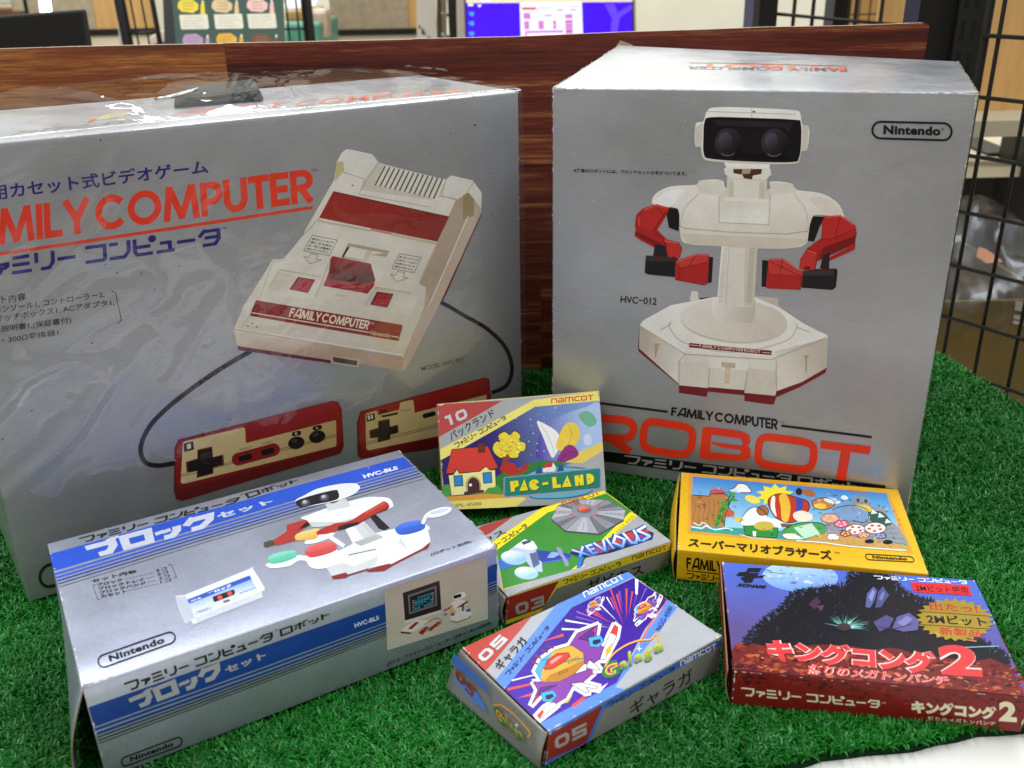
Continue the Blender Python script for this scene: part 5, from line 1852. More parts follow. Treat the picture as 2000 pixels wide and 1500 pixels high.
p.poly(ell(1054, 222, 56, 28), '#d84a3a', grad=(((1030, 205), '#f08068'), ((1080, 240), '#b02a20')))
for a, b in ((930, 275), (1190, 190), (1145, 285), (985, 190)):
    p.poly(ell(a, b, 22, 10), '#c8605a')
# small craft
p.poly([(590, 625), (820, 640), (925, 665), (920, 715), (640, 745), (600, 700)], '#33459c')
p.poly([(735, 640), (840, 650), (760, 700), (690, 700)], '#8fa8d8')
p.line([(650, 750), (920, 705)], 12, '#4a78c0')
p.poly([(780, 590), (830, 605), (860, 680), (900, 735), (905, 790), (870, 780), (840, 700), (800, 660)], '#8a94b0')
p.poly([(212, 730), (330, 690), (400, 770), (250, 820), (232, 800)], '#3f6fb8')
p.poly([(300, 640), (370, 590), (470, 520), (560, 540), (600, 600), (560, 680), (640, 740), (650, 840), (560, 830), (480, 720), (380, 690)], '#b9c4d8')
p.poly([(370, 590), (470, 520), (560, 540), (595, 600), (540, 625), (440, 610)], '#e8edf4')
p.poly([(440, 545), (520, 525), (540, 545), (460, 575)], '#4a4f60')
p.poly([(520, 660), (600, 640), (620, 760), (560, 800)], '#5a6888')
p.poly(ell(368, 700, 128, 68, 26, .1), '#9cc4d8')
p.poly(ell(368, 690, 122, 58, 26, .1), '#cfe6ee', grad=(((280, 660), '#e6f4f6'), ((440, 720), '#8fbcd0')))
p.poly(ell(490, 850, 118, 62, 26, .1), '#9cc4d8')
p.poly(ell(490, 842, 112, 54, 26, .1), '#d5eaf0', grad=(((430, 810), '#ecf6f8'), ((540, 870), '#a3cad8')))
for k in range(7):
    t = math.pi * (k + .5) / 7
    p.line([(368 + 30 * math.cos(t), 700 + 12 * math.sin(t)), (368 + 112 * math.cos(t), 695 + 52 * math.sin(t))], 3, '#8fb4c8')
    p.line([(490 + 30 * math.cos(t), 850 + 12 * math.sin(t)), (490 + 104 * math.cos(t), 846 + 48 * math.sin(t))], 3, '#8fb4c8')
p.build('printed_panel', X_.body)
p = Print(X_.top, Y3)
p.poly([(920, 640), (1000, 612), (1580, 405), (1655, 382), (1665, 430), (1735, 455), (1720, 520), (1320, 650), (1060, 700), (1035, 780), (978, 800), (1010, 690), (925, 665)], '#23283c')
p.poly([(985, 620), (1640, 400), (1700, 470), (1120, 690)], '#c23e36')
lg = dict(th=.2, gap=.06)
XV = [AV['X'], AV['E'], AV['V'], AV['I'], ([['o', (.5, 1), (1, .5), (.5, 0), (0, .5)]], .95), ([[(0, 1), (.2, .1), (.6, 0), (1, .45)], [(1, 1), (1, 0)]], .85), ([[(1, 1), (.1, .85), (.9, .2), (0, 0)]], .85)]
p.word(XV, [(1010, 705), (1720, 508), (1655, 388), (935, 622)], '#1c4ea8', .34, .0)
p.word(XV, [(1010, 705), (1720, 508), (1655, 388), (935, 622)], '#9cc8ee', .18, .16, grad=(((1270, 500), '#f4fafd'), ((1330, 630), '#2f7ad0')))
p.poly([(1012, 690), (1050, 695), (1018, 795), (980, 800)], '#2a74c8')
p.build('title_lettering', X_.body)
p = paint(X_.front, '#7f7e74', X_.root)
p.z = Y3
p.poly([(280, 1075), (1900, 540), (1885, 622), (300, 1160)], '#e0cc2a')
p.poly([(780, 905), (865, 880), (650, 1190), (620, 1240), (560, 1240)], '#e0cc2a')
p.poly([(300, 1085), (808, 922), (660, 1180), (300, 1310)], '#992c22')
p.poly([(290, 1312), (560, 1215), (620, 1240), (290, 1390)], '#d8c62a')
p.word(av('03'), [(388, 1262), (668, 1158), (662, 1062), (376, 1150)], '#a3a198', .24, .16)
p.word(kana('ファミリー コンピュータ'), [(852, 958), (1420, 768), (1405, 732), (842, 915)], '#2a2822', .18, .16)
p.word(av('namcot'), [(1522, 720), (1858, 612), (1855, 570), (1520, 680)], '#8a2420', .2, .16)
p.text('ゼビウス', [(1090, 1010), (1640, 850), (1620, 755), (1075, 920)], '#1c1a16', .02)
p.build('printed_side', X_.body)
p = Print(X_.top, Y3)
p.word(kana('ファミリー コンピュータ'), [(60, 690), (505, 398), (475, 366), (30, 660)], '#2a2822', .18, .16)
p.word(av('namcot'), [(848, 190), (1215, 78), (1190, 48), (830, 160)], '#b8401c', .19, .16)
p.text('ゼビウス', [(-150, 700), (300, 455), (250, 420), (-200, 640)], '#26241f', .02)
p.build('series_lettering', X_.body)
X_.flap(GREY_BOARD, X_.left, lambda u, v: .001 + .0022 * math.sin(v * math.pi), v0=.03, v1=.98)

# --- purple space box
G_ = Carton('gal', 'cartridge_box', 'small blue and purple cartridge box with a winged space fighter, nearest the front edge', 'game box', GREY_BOARD, CART, bevel=.0006, inset=('left',), worn=.5)
GB, PUR = '#5b86dc', '#3c1f8c'
p = paint(G_.top, '#a8a9ac', G_.root)
p.z = Y4
p.poly([(82, 603), (590, 365), (250, 770)], '#b5493f')
p.poly([(755, 290), (1258, 58), (1310, 95), (1235, 130), (860, 315), (385, 895), (320, 830)], GB)
p.poly([(1540, 262), (1612, 315), (1170, 880), (1250, 900), (705, 1205), (630, 1140), (640, 1120), (1090, 870), (1200, 800)], GB)
p.poly([(860, 315), (1300, 105), (1540, 262), (1380, 470), (1180, 850), (632, 1140), (385, 895)], PUR, grad=(((1200, 200), '#35198a'), ((620, 980), '#48289c')))
rr = random.Random(11)
C0 = np.array((1250, 480))
for ang in np.linspace(-178, -60, 17):
    t = math.radians(ang + rr.uniform(-3, 3))
    d = np.array((math.cos(t), math.sin(t) * .82))
    n = np.array((-d[1], d[0]))
    r0, r1 = rr.uniform(90, 220), rr.uniform(340, 470)
    w = rr.uniform(4, 11)
    col = rr.choice(('#e0503c', '#e8e4ee', '#e0503c', '#7a4aa8', '#f0f0f4', '#8c5cb8'))
    e = C0 + d * r1
    while (C0 + d * r1)[1] < 345 - ((C0 + d * r1)[0] - 860) * .49 + 14:
        r1 *= .93
    r0 = min(r0, r1 * .6)
    p.poly([C0 + d * r0, C0 + d * r1 + n * w, C0 + d * r1 - n * w], col)
for a in ([(400, 890), (640, 838), (645, 850), (410, 905)], [(430, 830), (600, 790), (602, 797), (440, 838)], [(470, 960), (640, 900), (650, 930)], [(1310, 110), (1335, 118), (1328, 225), (1312, 220)], [(1128, 180), (1140, 180), (1230, 450)], [(640, 560), (800, 500), (805, 520)], [(860, 1010), (1000, 900), (1010, 910), (880, 1030)], [(1040, 900), (1120, 850), (1060, 920)], [(1420, 480), (1530, 265), (1538, 270)], [(1340, 570), (1470, 330), (1475, 340), (1350, 575)]):
    p.poly(a, rr.choice(('#e0503c', '#e6e2ee', '#d85a4a')))


def craft(sc, cx, cy):
    """a pointed two-engined space fighter seen from above, nose towards lower left, with a pale halo"""
    f = lambda q: [(cx + (a - 800) * sc, cy + (b - 740) * sc) for a, b in q]
    VI, VD, YE = '#84409c', '#5e2a7c', '#dba23c'
    shapes = [
        ([(830, 610), (900, 500), (1048, 440), (1028, 560), (1085, 600), (1150, 520), (1120, 640), (1010, 720), (900, 720)], VI),
        ([(590, 850), (760, 830), (960, 765), (1000, 690), (1010, 790), (930, 860), (870, 870), (820, 960), (720, 1020), (735, 960), (650, 930), (575, 1010), (618, 905)], VI),
        ([(905, 540), (1030, 455), (1005, 560)], VD),
        ([(600, 975), (640, 890), (760, 868), (660, 915)], VD),
        ([(1060, 690), (1090, 600), (1135, 500), (1165, 440), (1190, 460), (1178, 530), (1130, 620), (1095, 690)], '#eceae6'),
        ([(760, 1010), (700, 1060), (635, 1110), (615, 1085), (665, 1030), (730, 990)], '#eceae6'),
        ([(985, 690), (1040, 730), (1062, 760), (1030, 765), (960, 745)], '#dcdad8'),
        ([(850, 860), (930, 850), (1045, 880), (1040, 900), (960, 885), (985, 920), (960, 925), (900, 890)], '#dcdad8'),
        ([(600, 770), (640, 690), (740, 620), (860, 585), (945, 640), (950, 720), (880, 790), (770, 845), (660, 850)], YE),
    ]
    for q, _ in shapes:
        p.line(f(q), 46 * sc, '#f3ecfa', True)
    for q, _ in shapes:
        p.poly(f(q), '#f3ecfa')
    for q, col in shapes:
        p.poly(f(q), col)
        p.line(f(q), 4.5 * sc, '#2a1a34', True)
    p.poly(f([(770, 845), (880, 790), (950, 720), (940, 690), (840, 740), (700, 800), (660, 850)]), '#b67a28')
    for k in range(5):
        p.line(f([(832 + k * 17, 690 - k * 6), (842 + k * 17, 722 - k * 6)]), 6 * sc, '#5a3a18')
        p.line(f([(770 + k * 14, 775 - k * 6), (776 + k * 14, 800 - k * 6)]), 5 * sc, '#5a3a18')
    p.line(f([(600, 770), (700, 735), (870, 690), (950, 680)]), 8 * sc, '#3a7a78', smooth=True)
    p.poly(f([(598, 770), (636, 690), (735, 622), (690, 690), (650, 760), (640, 845)]), '#4fa0d6')
    p.line(f([(636, 690), (690, 690), (650, 760)]), 4 * sc, '#204a80')
    # long red canopy
    can = f([(668, 760), (690, 690), (760, 645), (835, 640), (850, 665), (800, 710), (720, 755)])
    p.poly(can, '#d23a2c')
    p.line(can, 5 * sc, '#3a1416', True)
    p.poly(f([(705, 705), (760, 665), (800, 660), (760, 690), (715, 722)]), '#f0988a')
    for ex, ey in ((1040, 560), (705, 950)):
        q = f([(ex - 62, ey - 26), (ex + 24, ey - 44), (ex + 52, ey - 6), (ex + 14, ey + 42), (ex - 52, ey + 36)])
        p.poly(q, '#4aa4dc')
        p.line(q, 4 * sc, '#1c3a6a', True)
        p.poly(f([(ex - 30, ey - 8), (ex + 20, ey - 18), (ex + 30, ey + 4), (ex - 6, ey + 24), (ex - 32, ey + 18)]), '#2c2248')
    for q in ([(1135, 500), (1165, 440), (1190, 460), (1178, 520)], [(665, 1060), (635, 1110), (612, 1088), (650, 1045)], [(1010, 480), (1036, 456), (1030, 500)], [(590, 990), (622, 940), (628, 960)]):
        p.poly(f(q), '#d6402e')
    p.poly(f([(1100, 620), (1150, 570), (1135, 640), (1105, 660)]), '#d8a83a')
    p.poly(f([(800, 1000), (870, 935), (835, 995)]), '#d8a83a')
    for q in ((575, 705), (600, 662), (648, 622), (690, 592)):
        p.line(f([q, (q[0] + 44, q[1] + 16)]), 14 * sc, '#8c3228')
    p.poly(f([(985, 760), (1030, 800), (960, 790)]), '#9a3a8a')


craft(.32, 1375, 325)
craft(.19, 1015, 300)
craft(1.0, 800, 740)
p.word(av('namcot'), [(952, 250), (1240, 112), (1210, 78), (935, 212)], '#e8ecf4', .2, .16)
p.word(av('05'), [(242, 712), (412, 545), (348, 510), (182, 668)], '#c8c6c6', .25, .16)
p.text('ギャラガ', [(362, 768), (560, 555), (498, 522), (298, 728)], '#22201e', .02)
p.word(kana('ファミリー コンピュータ'), [(412, 806), (704, 462), (684, 446), (384, 790)], '#22201e', .17, .16)
p.text('NGG-4500', [(1490, 488), (1580, 318), (1550, 305), (1455, 470)], '#2a3a70', .0)
p.build('printed_panel', G_.body)


def swoosh_title(p, q, arcp, sc, dot):
    v = np.array([(0, 0), (1, 0), (1, 1), (0, 1)])
    for bold, col in ((.095, '#e07a30'), (.05, '#f0c060'), (.02, '#2f7a3c')):
        p.text('G', [q[0], q[0] + (q[1] - q[0]) * .27, q[3] + (q[2] - q[3]) * .25, q[3]], col, bold)
    up = (q[3] - q[0])
    x = .27
    for ch, w, dn, hh in zip('alaga', (.13, .07, .13, .15, .15), (0, 0, 0, .25, 0), (.55, .95, .55, .8, .6)):
        a = q[0] + (q[1] - q[0]) * x + up * (.12 - dn + .2 * x)
        b = q[0] + (q[1] - q[0]) * (x + w) + up * (.12 - dn + .2 * x)
        for bold, col in ((.10, '#e07a30'), (.02, '#3f8a3c')):
            p.text(ch, [a, b, b + up * hh, a + up * hh], col, bold, .15, grad=None if bold > .05 else ((tuple(a), '#1f5a30'), (tuple(a + up * hh), '#a8c84a')))
        x += w + .015
    p.line(arcp, 13 * sc, '#d8823a', smooth=True)
    p.line(arcp, 6 * sc, '#f0c060', smooth=True)
    x, y = dot
    p.poly([(x - 22 * sc, y), (x, y - 6 * sc), (x + 22 * sc, y), (x, y + 6 * sc)], '#eef4f8')
    p.poly([(x - 6 * sc, y), (x, y - 26 * sc), (x + 6 * sc, y), (x, y + 26 * sc)], '#eef4f8')


p = Print(G_.top, Y4)
q = [np.array(a, float) for a in ((1085, 842), (1540, 650), (1520, 520), (1062, 735))]
swoosh_title(p, q, [(1095, 740), (1150, 655), (1240, 590), (1340, 552), (1420, 545), (1450, 510), (1470, 510), (1490, 575)], 1.0, (1340, 612))
p.build('title_lettering', G_.body)
p = paint(G_.front, '#86857f', G_.root)
p.z = Y4
p.poly([(700, 1205), (1930, 530), (1925, 575), (690, 1260)], '#3f66b8')
p.poly([(1060, 1010), (1120, 975), (1000, 1240), (960, 1330), (880, 1330)], '#4a74c4')
p.poly([(690, 1225), (1085, 1005), (960, 1275), (672, 1412)], '#93302a')
p.poly([(668, 1410), (905, 1300), (990, 1255), (940, 1330), (660, 1462)], '#4a74c4')
p.word(av('05'), [(742, 1328), (970, 1212), (965, 1128), (735, 1240)], '#a5a4a0', .24, .16)
p.word(kana('ファミリー コンピュータ'), [(1118, 1030), (1590, 760), (1585, 732), (1112, 1000)], '#1c2238', .18, .16)
p.word(av('namcot'), [(1632, 732), (1888, 600), (1884, 566), (1630, 696)], '#e8ecf2', .2, .16)
p.text('ギャラガ', [(1278, 1092), (1720, 840), (1712, 740), (1272, 990)], '#1a1815', .012)
p.build('printed_side', G_.body)
GFL = lambda u, v: .0012 + .006 * (1 - v) ** 2 * (.35 + .65 * (1 - u)) + .0015 * math.sin(v * math.pi)
flap_o = G_.flap(GREY_BOARD, G_.left, GFL, v0=-.05, v1=.985)
p = Print(G_.left, Y4)
p.poly([(75, 610), (320, 850), (330, 900), (70, 690)], '#4a6fc0')
p.poly([(60, 780), (250, 900), (330, 1040), (45, 840)], '#5b86dc')
p.word(av('05'), [(95, 795), (215, 935), (240, 875), (95, 725)], '#8e3a30', .25, .16)
q = [np.array(a, float) for a in ((385, 1080), (605, 1290), (625, 1195), (355, 970))]
swoosh_title(p, q, [(365, 985), (420, 985), (500, 1040), (580, 1120), (625, 1180), (610, 1210)], .8, (530, 1125))
# follow the bulge of the flap
p.v = [np.array(w) + G_.left.n * GFL(0.5, .5) * 1.4 for w in p.v]
p.build('printed_flap', G_.body)

# --- yellow box
S_ = Carton('smb', 'cartridge_box', 'small bright yellow cartridge box with a blue sky picture, in front of the robot carton', 'game box', mat('yellow_board', '#e2b016', .38, 0, .5, 300, .04), CART, bevel=.0007, inset=('left',), worn=.4)
p = Print(S_.top, Y5)
p.poly([(240, 92), (1655, 222), (1832, 655), (228, 512)], '#dd9a3a')
p.poly([(265, 112), (1640, 232), (1788, 640), (250, 500)], '#2f8fd0', grad=(((900, 140), '#1f80cc'), ((960, 520), '#9fd2e4')))
p.poly([(252, 455), (900, 500), (1130, 530), (1788, 590), (1790, 640), (250, 500)], '#3f9a8c')
p.blob([(600, 440), (640, 370), (700, 330), (760, 350), (800, 400), (900, 430), (880, 480), (700, 470)], '#eef2f2', n=4)
p.poly([(252, 240), (380, 250), (395, 236), (505, 240), (515, 262), (520, 330), (500, 380), (490, 470), (252, 465)], '#b07a40')
for k in range(7):
    x = 275 + k * 34
    p.line([(x, 270), (x + 8, 340), (x - 4, 400), (x + 6, 455)], 4, '#8a5a2c', smooth=True)
for k in range(5):
    a = -2.6 + k * .55
    p.poly([(436 + 55 * math.cos(a), 225 + 44 * math.sin(a)), (436 + 34 * math.cos(a + .22), 228 + 26 * math.sin(a + .22)), (436 + 34 * math.cos(a - .22), 228 + 26 * math.sin(a - .22))], '#c86a6a')
p.blob([(385, 232), (400, 205), (470, 205), (500, 235), (440, 242)], '#b05a58', n=3)
# leafy stems at the cliff
for a, b in (((545, 230), (430, 470)), ((560, 250), (470, 440)), ((530, 300), (445, 450))):
    p.line([a, ((a[0] + b[0]) / 2 - 20, (a[1] + b[1]) / 2), b], 16, '#2f7a34', smooth=True)
for x, y in ((545, 235), (500, 330), (470, 380), (440, 430), (560, 280), (480, 300)):
    p.poly([(x - 34, y - 4), (x, y - 18), (x + 30, y + 6), (x, y + 12)], '#4a9a3c')
p.poly([(570, 400), (640, 420), (600, 440), (560, 430)], '#e0c040')
p.poly(ell(520, 375, 44, 26), '#c8643a')
p.blob([(525, 205), (560, 195), (590, 165), (640, 170), (665, 195), (680, 225), (600, 228)], '#f1f1ea', n=3)
p.poly(ell(560, 212, 30, 10), '#d5dee6')
p.poly(ell(690, 275, 56, 26, 20, .3), '#f0dc60')
# sun burst and a red balloon in front of it
ray = []
for k in range(20):
    a = 2 * math.pi * k / 20
    r = 1.0 if k % 2 else .66
    ray.append((850 + 140 * r * math.cos(a), 245 + 80 * r * math.sin(a)))
p.poly(ray, '#f4e23a')
p.polyline_fill([(800, 300), (830, 250), (900, 235), (1000, 260), (1080, 290), (1090, 350), (1020, 420), (940, 440), (850, 400)], '#c03a22', '#3a1a14', 6, smooth=True)
p.poly(spline([(880, 250), (930, 240), (960, 330), (940, 430), (900, 420), (890, 330)], True, 4), '#e8b83a')
p.poly(spline([(1000, 265), (1050, 285), (1040, 350), (990, 425), (1000, 340)], True, 4), '#3a4aa0')
p.poly(spline([(825, 262), (850, 255), (850, 330), (860, 398), (820, 340)], True, 4), '#f0ead8')
p.polyline_fill([(890, 450), (975, 455), (965, 470), (900, 468)], '#8a5a2c', '#3a1a14', 5)
p.blob([(980, 375), (1040, 355), (1115, 385), (1110, 420), (1040, 435), (990, 415)], '#ecdfc8', n=4)
p.polyline_fill([(720, 345), (760, 320), (800, 345), (795, 380), (740, 385)], '#a8683a', '#3a1a14', 5, smooth=True)
p.poly(ell(1020, 220, 24, 26), '#201c20')
p.poly(ell(1090, 228, 50, 26, 20, .3), '#a86a3c')
p.blob([(1110, 290), (1180, 265), (1260, 280), (1270, 320), (1200, 350), (1130, 335)], '#c8803a', n=4)
p.poly(ell(1170, 325, 48, 22), '#ecc050')
p.poly(ell(1255, 285, 60, 20, 18, .2), '#dfe8ec')
# hill, tub afloat
p.blob([(900, 500), (990, 450), (1100, 440), (1190, 450), (1220, 500), (1150, 550), (1000, 540)], '#4a9e4a', n=4)
p.poly([(980, 475), (1110, 445), (1170, 520), (1060, 555)], '#bfe0c4')
p.polyline_fill([(625, 465), (700, 462), (870, 478), (872, 505), (858, 550), (700, 540), (640, 528)], '#2f8a3c', '#16401c', 5)
p.poly([(690, 500), (716, 502), (714, 540), (694, 538)], '#dfeee0')
p.poly(spline([(700, 470), (720, 440), (780, 432), (830, 445), (835, 480), (760, 498)], True, 4), '#c8b048')
p.polyline_fill([(900, 525), (970, 515), (1040, 545), (1050, 560), (940, 558)], '#ecead8', '#55503a', 4, smooth=True)
p.line([(600, 525), (640, 535), (700, 552), (860, 562)], 5, '#cfe8e0', smooth=True)
p.line([(255, 470), (330, 480), (360, 465), (420, 490), (500, 480), (550, 495)], 9, '#d8eeee', smooth=True)
p.line([(270, 440), (310, 460), (340, 440), (380, 470)], 7, '#d8eeee', smooth=True)
# stone keep
p.poly([(1340, 300), (1400, 310), (1405, 250), (1420, 245), (1425, 258), (1450, 262), (1452, 248), (1475, 250), (1478, 262), (1520, 262), (1530, 320), (1545, 330), (1640, 335), (1645, 400), (1730, 480), (1788, 570), (1785, 590), (1220, 545), (1200, 450), (1330, 430)], '#8f9398')
for r in range(8):
    y = 290 + r * 34
    p.line([(1345 - r * 8 if r > 3 else 1405, y), (1530 + r * 34, y + 14 + r * 2)], 3, '#6a6e74')
    for k in range(7):
        x = 1410 + k * 52 + (r % 2) * 24
        if x < 1500 + r * 32:
            p.line([(x, y + 3), (x + 3, y + 34)], 3, '#6a6e74')
p.poly([(1430, 270), (1450, 272), (1448, 296), (1430, 292)], '#3a3c42')
p.poly([(1485, 276), (1505, 278), (1505, 300), (1485, 298)], '#3a3c42')
p.line([(1370, 212), (1440, 222), (1480, 232), (1488, 250)], 8, '#c8643a', smooth=True)
p.blob([(1315, 262), (1340, 245), (1370, 268), (1340, 280)], '#e4e8ea', n=3)
p.blob([(1255, 350), (1310, 330), (1420, 320), (1500, 350), (1515, 400), (1480, 440), (1400, 425), (1300, 400)], '#7d9ac0', n=4)
p.blob([(1420, 318), (1500, 315), (1540, 350), (1510, 365), (1460, 340)], '#e0c050', n=4)
p.blob([(1520, 370), (1600, 360), (1650, 400), (1680, 450), (1600, 470), (1530, 430)], '#2f5a4a', n=4)
for x, y in ((1540, 345), (1590, 370), (1640, 410)):
    p.poly([(x, y), (x + 40, y + 30), (x - 10, y + 36)], '#dfe6e0')
# blossom on the shore
p.poly([(1060, 570), (1160, 525), (1300, 520), (1790, 605), (1790, 640), (1300, 598)], '#c89a54')
for x, y, r, c1, c2 in ((1240, 410, 66, '#e2a09c', '#ecc84a'), (1320, 450, 52, '#e06a86', '#f2c8d0'), (1420, 490, 70, '#f0ece4', '#d8503c'), (1560, 480, 76, '#f0ece4', '#d8503c'), (1350, 520, 40, '#c8463c', '#e8d8a0'), (1480, 530, 40, '#e8b090', '#c8463c'), (1600, 535, 40, '#4a78b8', '#e8b090')):
    p.polyline_fill(ell(x, y, r, r * .52, 14), c1, '#3a2a2a', 4)
    for k in range(5):
        a = k * 1.26 + .4
        p.poly(ell(x + r * .55 * math.cos(a), y + r * .28 * math.sin(a), r * .2, r * .11, 8), c2)
p.polyline_fill([(1220, 545), (1240, 520), (1300, 530), (1300, 560), (1240, 565)], '#f0e8e0', '#8a2a2a', 4, smooth=True)
p.poly(ell(1520, 575, 34, 16), '#1c1a1c')
p.poly(ell(1650, 580, 36, 16), '#1c1a1c')
p.cycle(14)
for k in range(40):
    x, y = COLORS_RANDOM.uniform(1180, 1780), COLORS_RANDOM.uniform(560, 630)
    if 520 + (x - 1060) * .11 < y < 590 + (x - 1200) * .08:
        p.poly(ell(x, y, 6, 3, 6), '#9a7038')
p.cycle(0)
p.cycle(14)
for k in range(150):
    x, y = COLORS_RANDOM.uniform(270, 1740), COLORS_RANDOM.uniform(190, 590)
    if 150 + (x - 265) * .09 < y < 480 + (x - 265) * .075 and not (560 < x < 1100 and y < 470):
        a, l = COLORS_RANDOM.uniform(0, 3.1), COLORS_RANDOM.uniform(8, 26)
        p.line([(x, y), (x + l * math.cos(a), y + l * .5 * math.sin(a)), (x + l * 1.4 * math.cos(a + .6), y + l * .7 * math.sin(a + .6))], 3, COLORS_RANDOM.choice(('#2a2228', '#3a2c20', '#f2ead8', '#c83c2c', '#2f6a34')))
p.cycle(0)
for q in ([(600, 440), (640, 370), (700, 330), (760, 350), (800, 400)], [(900, 500), (990, 450), (1100, 440), (1190, 450), (1220, 500)], [(525, 205), (560, 195), (590, 165), (640, 170), (665, 195), (680, 225), (600, 228)], [(1255, 350), (1310, 330), (1420, 320), (1500, 350), (1515, 400), (1480, 440), (1400, 425)], [(265, 245), (380, 252), (395, 238), (505, 242), (520, 330), (500, 380), (490, 470)], [(1110, 290), (1180, 265), (1260, 280), (1270, 320), (1200, 350), (1130, 335), (1110, 290)]):
    p.line(q, 4, '#2c2628', smooth=True)
p.line([(1000, 570), (1200, 585), (1400, 612), (1780, 640)], 8, '#d8eee8', smooth=True)
p.build('cover_picture', S_.body)
p = Print(S_.top, Y5)
p.text('スーパーマリオブラザーズ', [(228, 612), (1262, 710), (1244, 638), (240, 546)], '#2c2410', .04)
p.text('TM', [(1272, 660), (1308, 664), (1305, 652), (1269, 648)], '#2c2410')
pill_emblem(p, [(1500, 704), (1842, 722), (1828, 684), (1486, 664)], 'Nintendo', '#3a2e10', 6)
p.build('title_lettering', S_.body)
p = Print(S_.front, Y5)
famicom_word(p, [(222, 765), (880, 830), (880, 765), (222, 685)], '#241d0c', .2)
p.line([(222, 778), (880, 850)], 7, '#241d0c')
p.word(kana('ファミリー コンピュータ'), [(222, 832), (780, 890), (780, 850), (222, 794)], '#241d0c', .18, .14)
p.build('series_lettering', S_.body)
S_.flap(S_.body.data.materials[0], S_.left, lambda u, v: .0008 + .0048 * math.sin(v * math.pi * .8 + .4) * (.4 + .6 * math.sin(u * math.pi)), v0=.02, v1=.985)

# --- red box
K_ = Carton('kon', 'cartridge_box', 'small dark red cartridge box with a black mountain under a full moon, nearest right', 'game box', mat('dark_red_board', '#7d1a18', .33, 0, .5, 300, .06), CART, bevel=.0007, inset=('left',), worn=.7)
p = paint(K_.top, '#4a5aa8', K_.root)
p.z = Y6
p.poly([(100, 60), (1690, 172), (1720, 190), (2000, 900), (170, 735)], '#4d66b8', grad=(((800, 120), '#4a6ac8'), ((860, 560), '#5a4a80')))
p.poly(ell(590, 150, 238, 96, 40, .05), '#8fb4dc', grad=(((520, 80), '#a9c8e4'), ((680, 230), '#6f92cc')))
p.cycle(14)
for k in range(26):
    a, r = COLORS_RANDOM.uniform(0, 6.28), COLORS_RANDOM.random() ** .5
    p.poly(ell(590 + 210 * r * math.cos(a), 150 + 82 * r * math.sin(a), COLORS_RANDOM.uniform(8, 26), COLORS_RANDOM.uniform(4, 11), 9), COLORS_RANDOM.choice(('#b6d0e6', '#7a9ccc', '#86a8d4')))
p.cycle(0)
p.line([(330, 100), (400, 112), (412, 122)], 5, '#3a3c50')
p.line([(345, 118), (500, 132)], 3, '#3a3c50')
# rugged black ridge with shaggy trees
rnd = random.Random(4)
ridge = [(215, 580), (290, 480), (380, 400), (470, 340), (520, 270), (600, 230), (760, 215), (880, 200), (905, 120), (980, 95), (1100, 110), (1180, 160), (1230, 230), (1330, 280), (1420, 300), (1500, 400), (1620, 470), (1750, 560), (1900, 640), (1900, 720), (1000, 660), (250, 620)]
jag = []
for i in range(len(ridge) - 3):
    a, b = np.array(ridge[i], float), np.array(ridge[i + 1], float)
    m = max(2, int(np.hypot(*(b - a)) / 16))
    d = (b - a) / np.hypot(*(b - a))
    n = np.array((d[1], -d[0]))
    for k in range(m):
        w = a + (b - a) * k / m
        jag.append(tuple(w + n * rnd.uniform(-4, 4)))
        jag.append(tuple(w + (b - a) / m * .4 + n * rnd.uniform(8, 30) + d * rnd.uniform(-14, 6)))
jag += ridge[-3:]
p.poly(jag, '#141219')
p.cycle(14)
for k in range(230):
    x, y = rnd.uniform(280, 1380), rnd.uniform(200, 560)
    if y > 600 - min(x - 200, 400) and (x < 1250 or y > 330):
        l = rnd.uniform(14, 46)
        a = rnd.uniform(.6, 2.2)
        p.poly([(x, y), (x + 4, y + 2), (x + l * math.cos(a), y + l * math.sin(a) * .6)], rnd.choice(('#2c2838', '#3a3450', '#26323a', '#3a2434', '#1c2830', '#4a4460')))
p.cycle(0)
for i in range(len(ridge) - 4):
    a, b = np.array(ridge[i], float), np.array(ridge[i + 1], float)
    d = (b - a) / np.hypot(*(b - a))
    n = np.array((d[1], -d[0]))
    p.cycle(14)
    for k in range(int(np.hypot(*(b - a)) / 5)):
        w = a + (b - a) * rnd.random() - n * rnd.uniform(-8, 42)
        l = rnd.uniform(16, 44)
        e = w + n * l * .6 + d * rnd.uniform(-22, 10)
        p.poly([w - d * 2.5, w + d * 2.5, e], rnd.choice(('#3c4a78', '#5a6ea8', '#2c3050', '#4a3a60', '#6a8a9c', '#20242e', '#2a2238', '#40506a')))
    p.cycle(0)
# cool cliff faces lit by the moon
for q, col in (([(1000, 345), (1010, 260), (1050, 215), (1075, 240), (1058, 300), (1030, 350)], '#565a8c'), ([(1062, 350), (1080, 250), (1110, 212), (1150, 270), (1120, 310), (1100, 345)], '#474a7a'), ([(1020, 280), (1048, 232), (1060, 250), (1040, 310)], '#7f88ba'), ([(1085, 290), (1112, 240), (1122, 262), (1105, 305)], '#6a72a6'),
               ([(1050, 440), (1130, 395), (1180, 415), (1150, 470), (1090, 500)], '#4c4878'), ([(1170, 480), (1200, 405), (1275, 380), (1340, 430), (1330, 490), (1240, 500)], '#5a5688'), ([(1200, 440), (1262, 400), (1300, 420), (1240, 470)], '#7a78ae'), ([(640, 330), (690, 280), (720, 310), (680, 360)], '#4a2844'), ([(690, 340), (740, 330), (725, 372)], '#5a3450')):
    p.poly(q, col)
p.line([(1080, 470), (1180, 480), (1290, 450)], 7, '#3a2c48', smooth=True)
p.cycle(14)
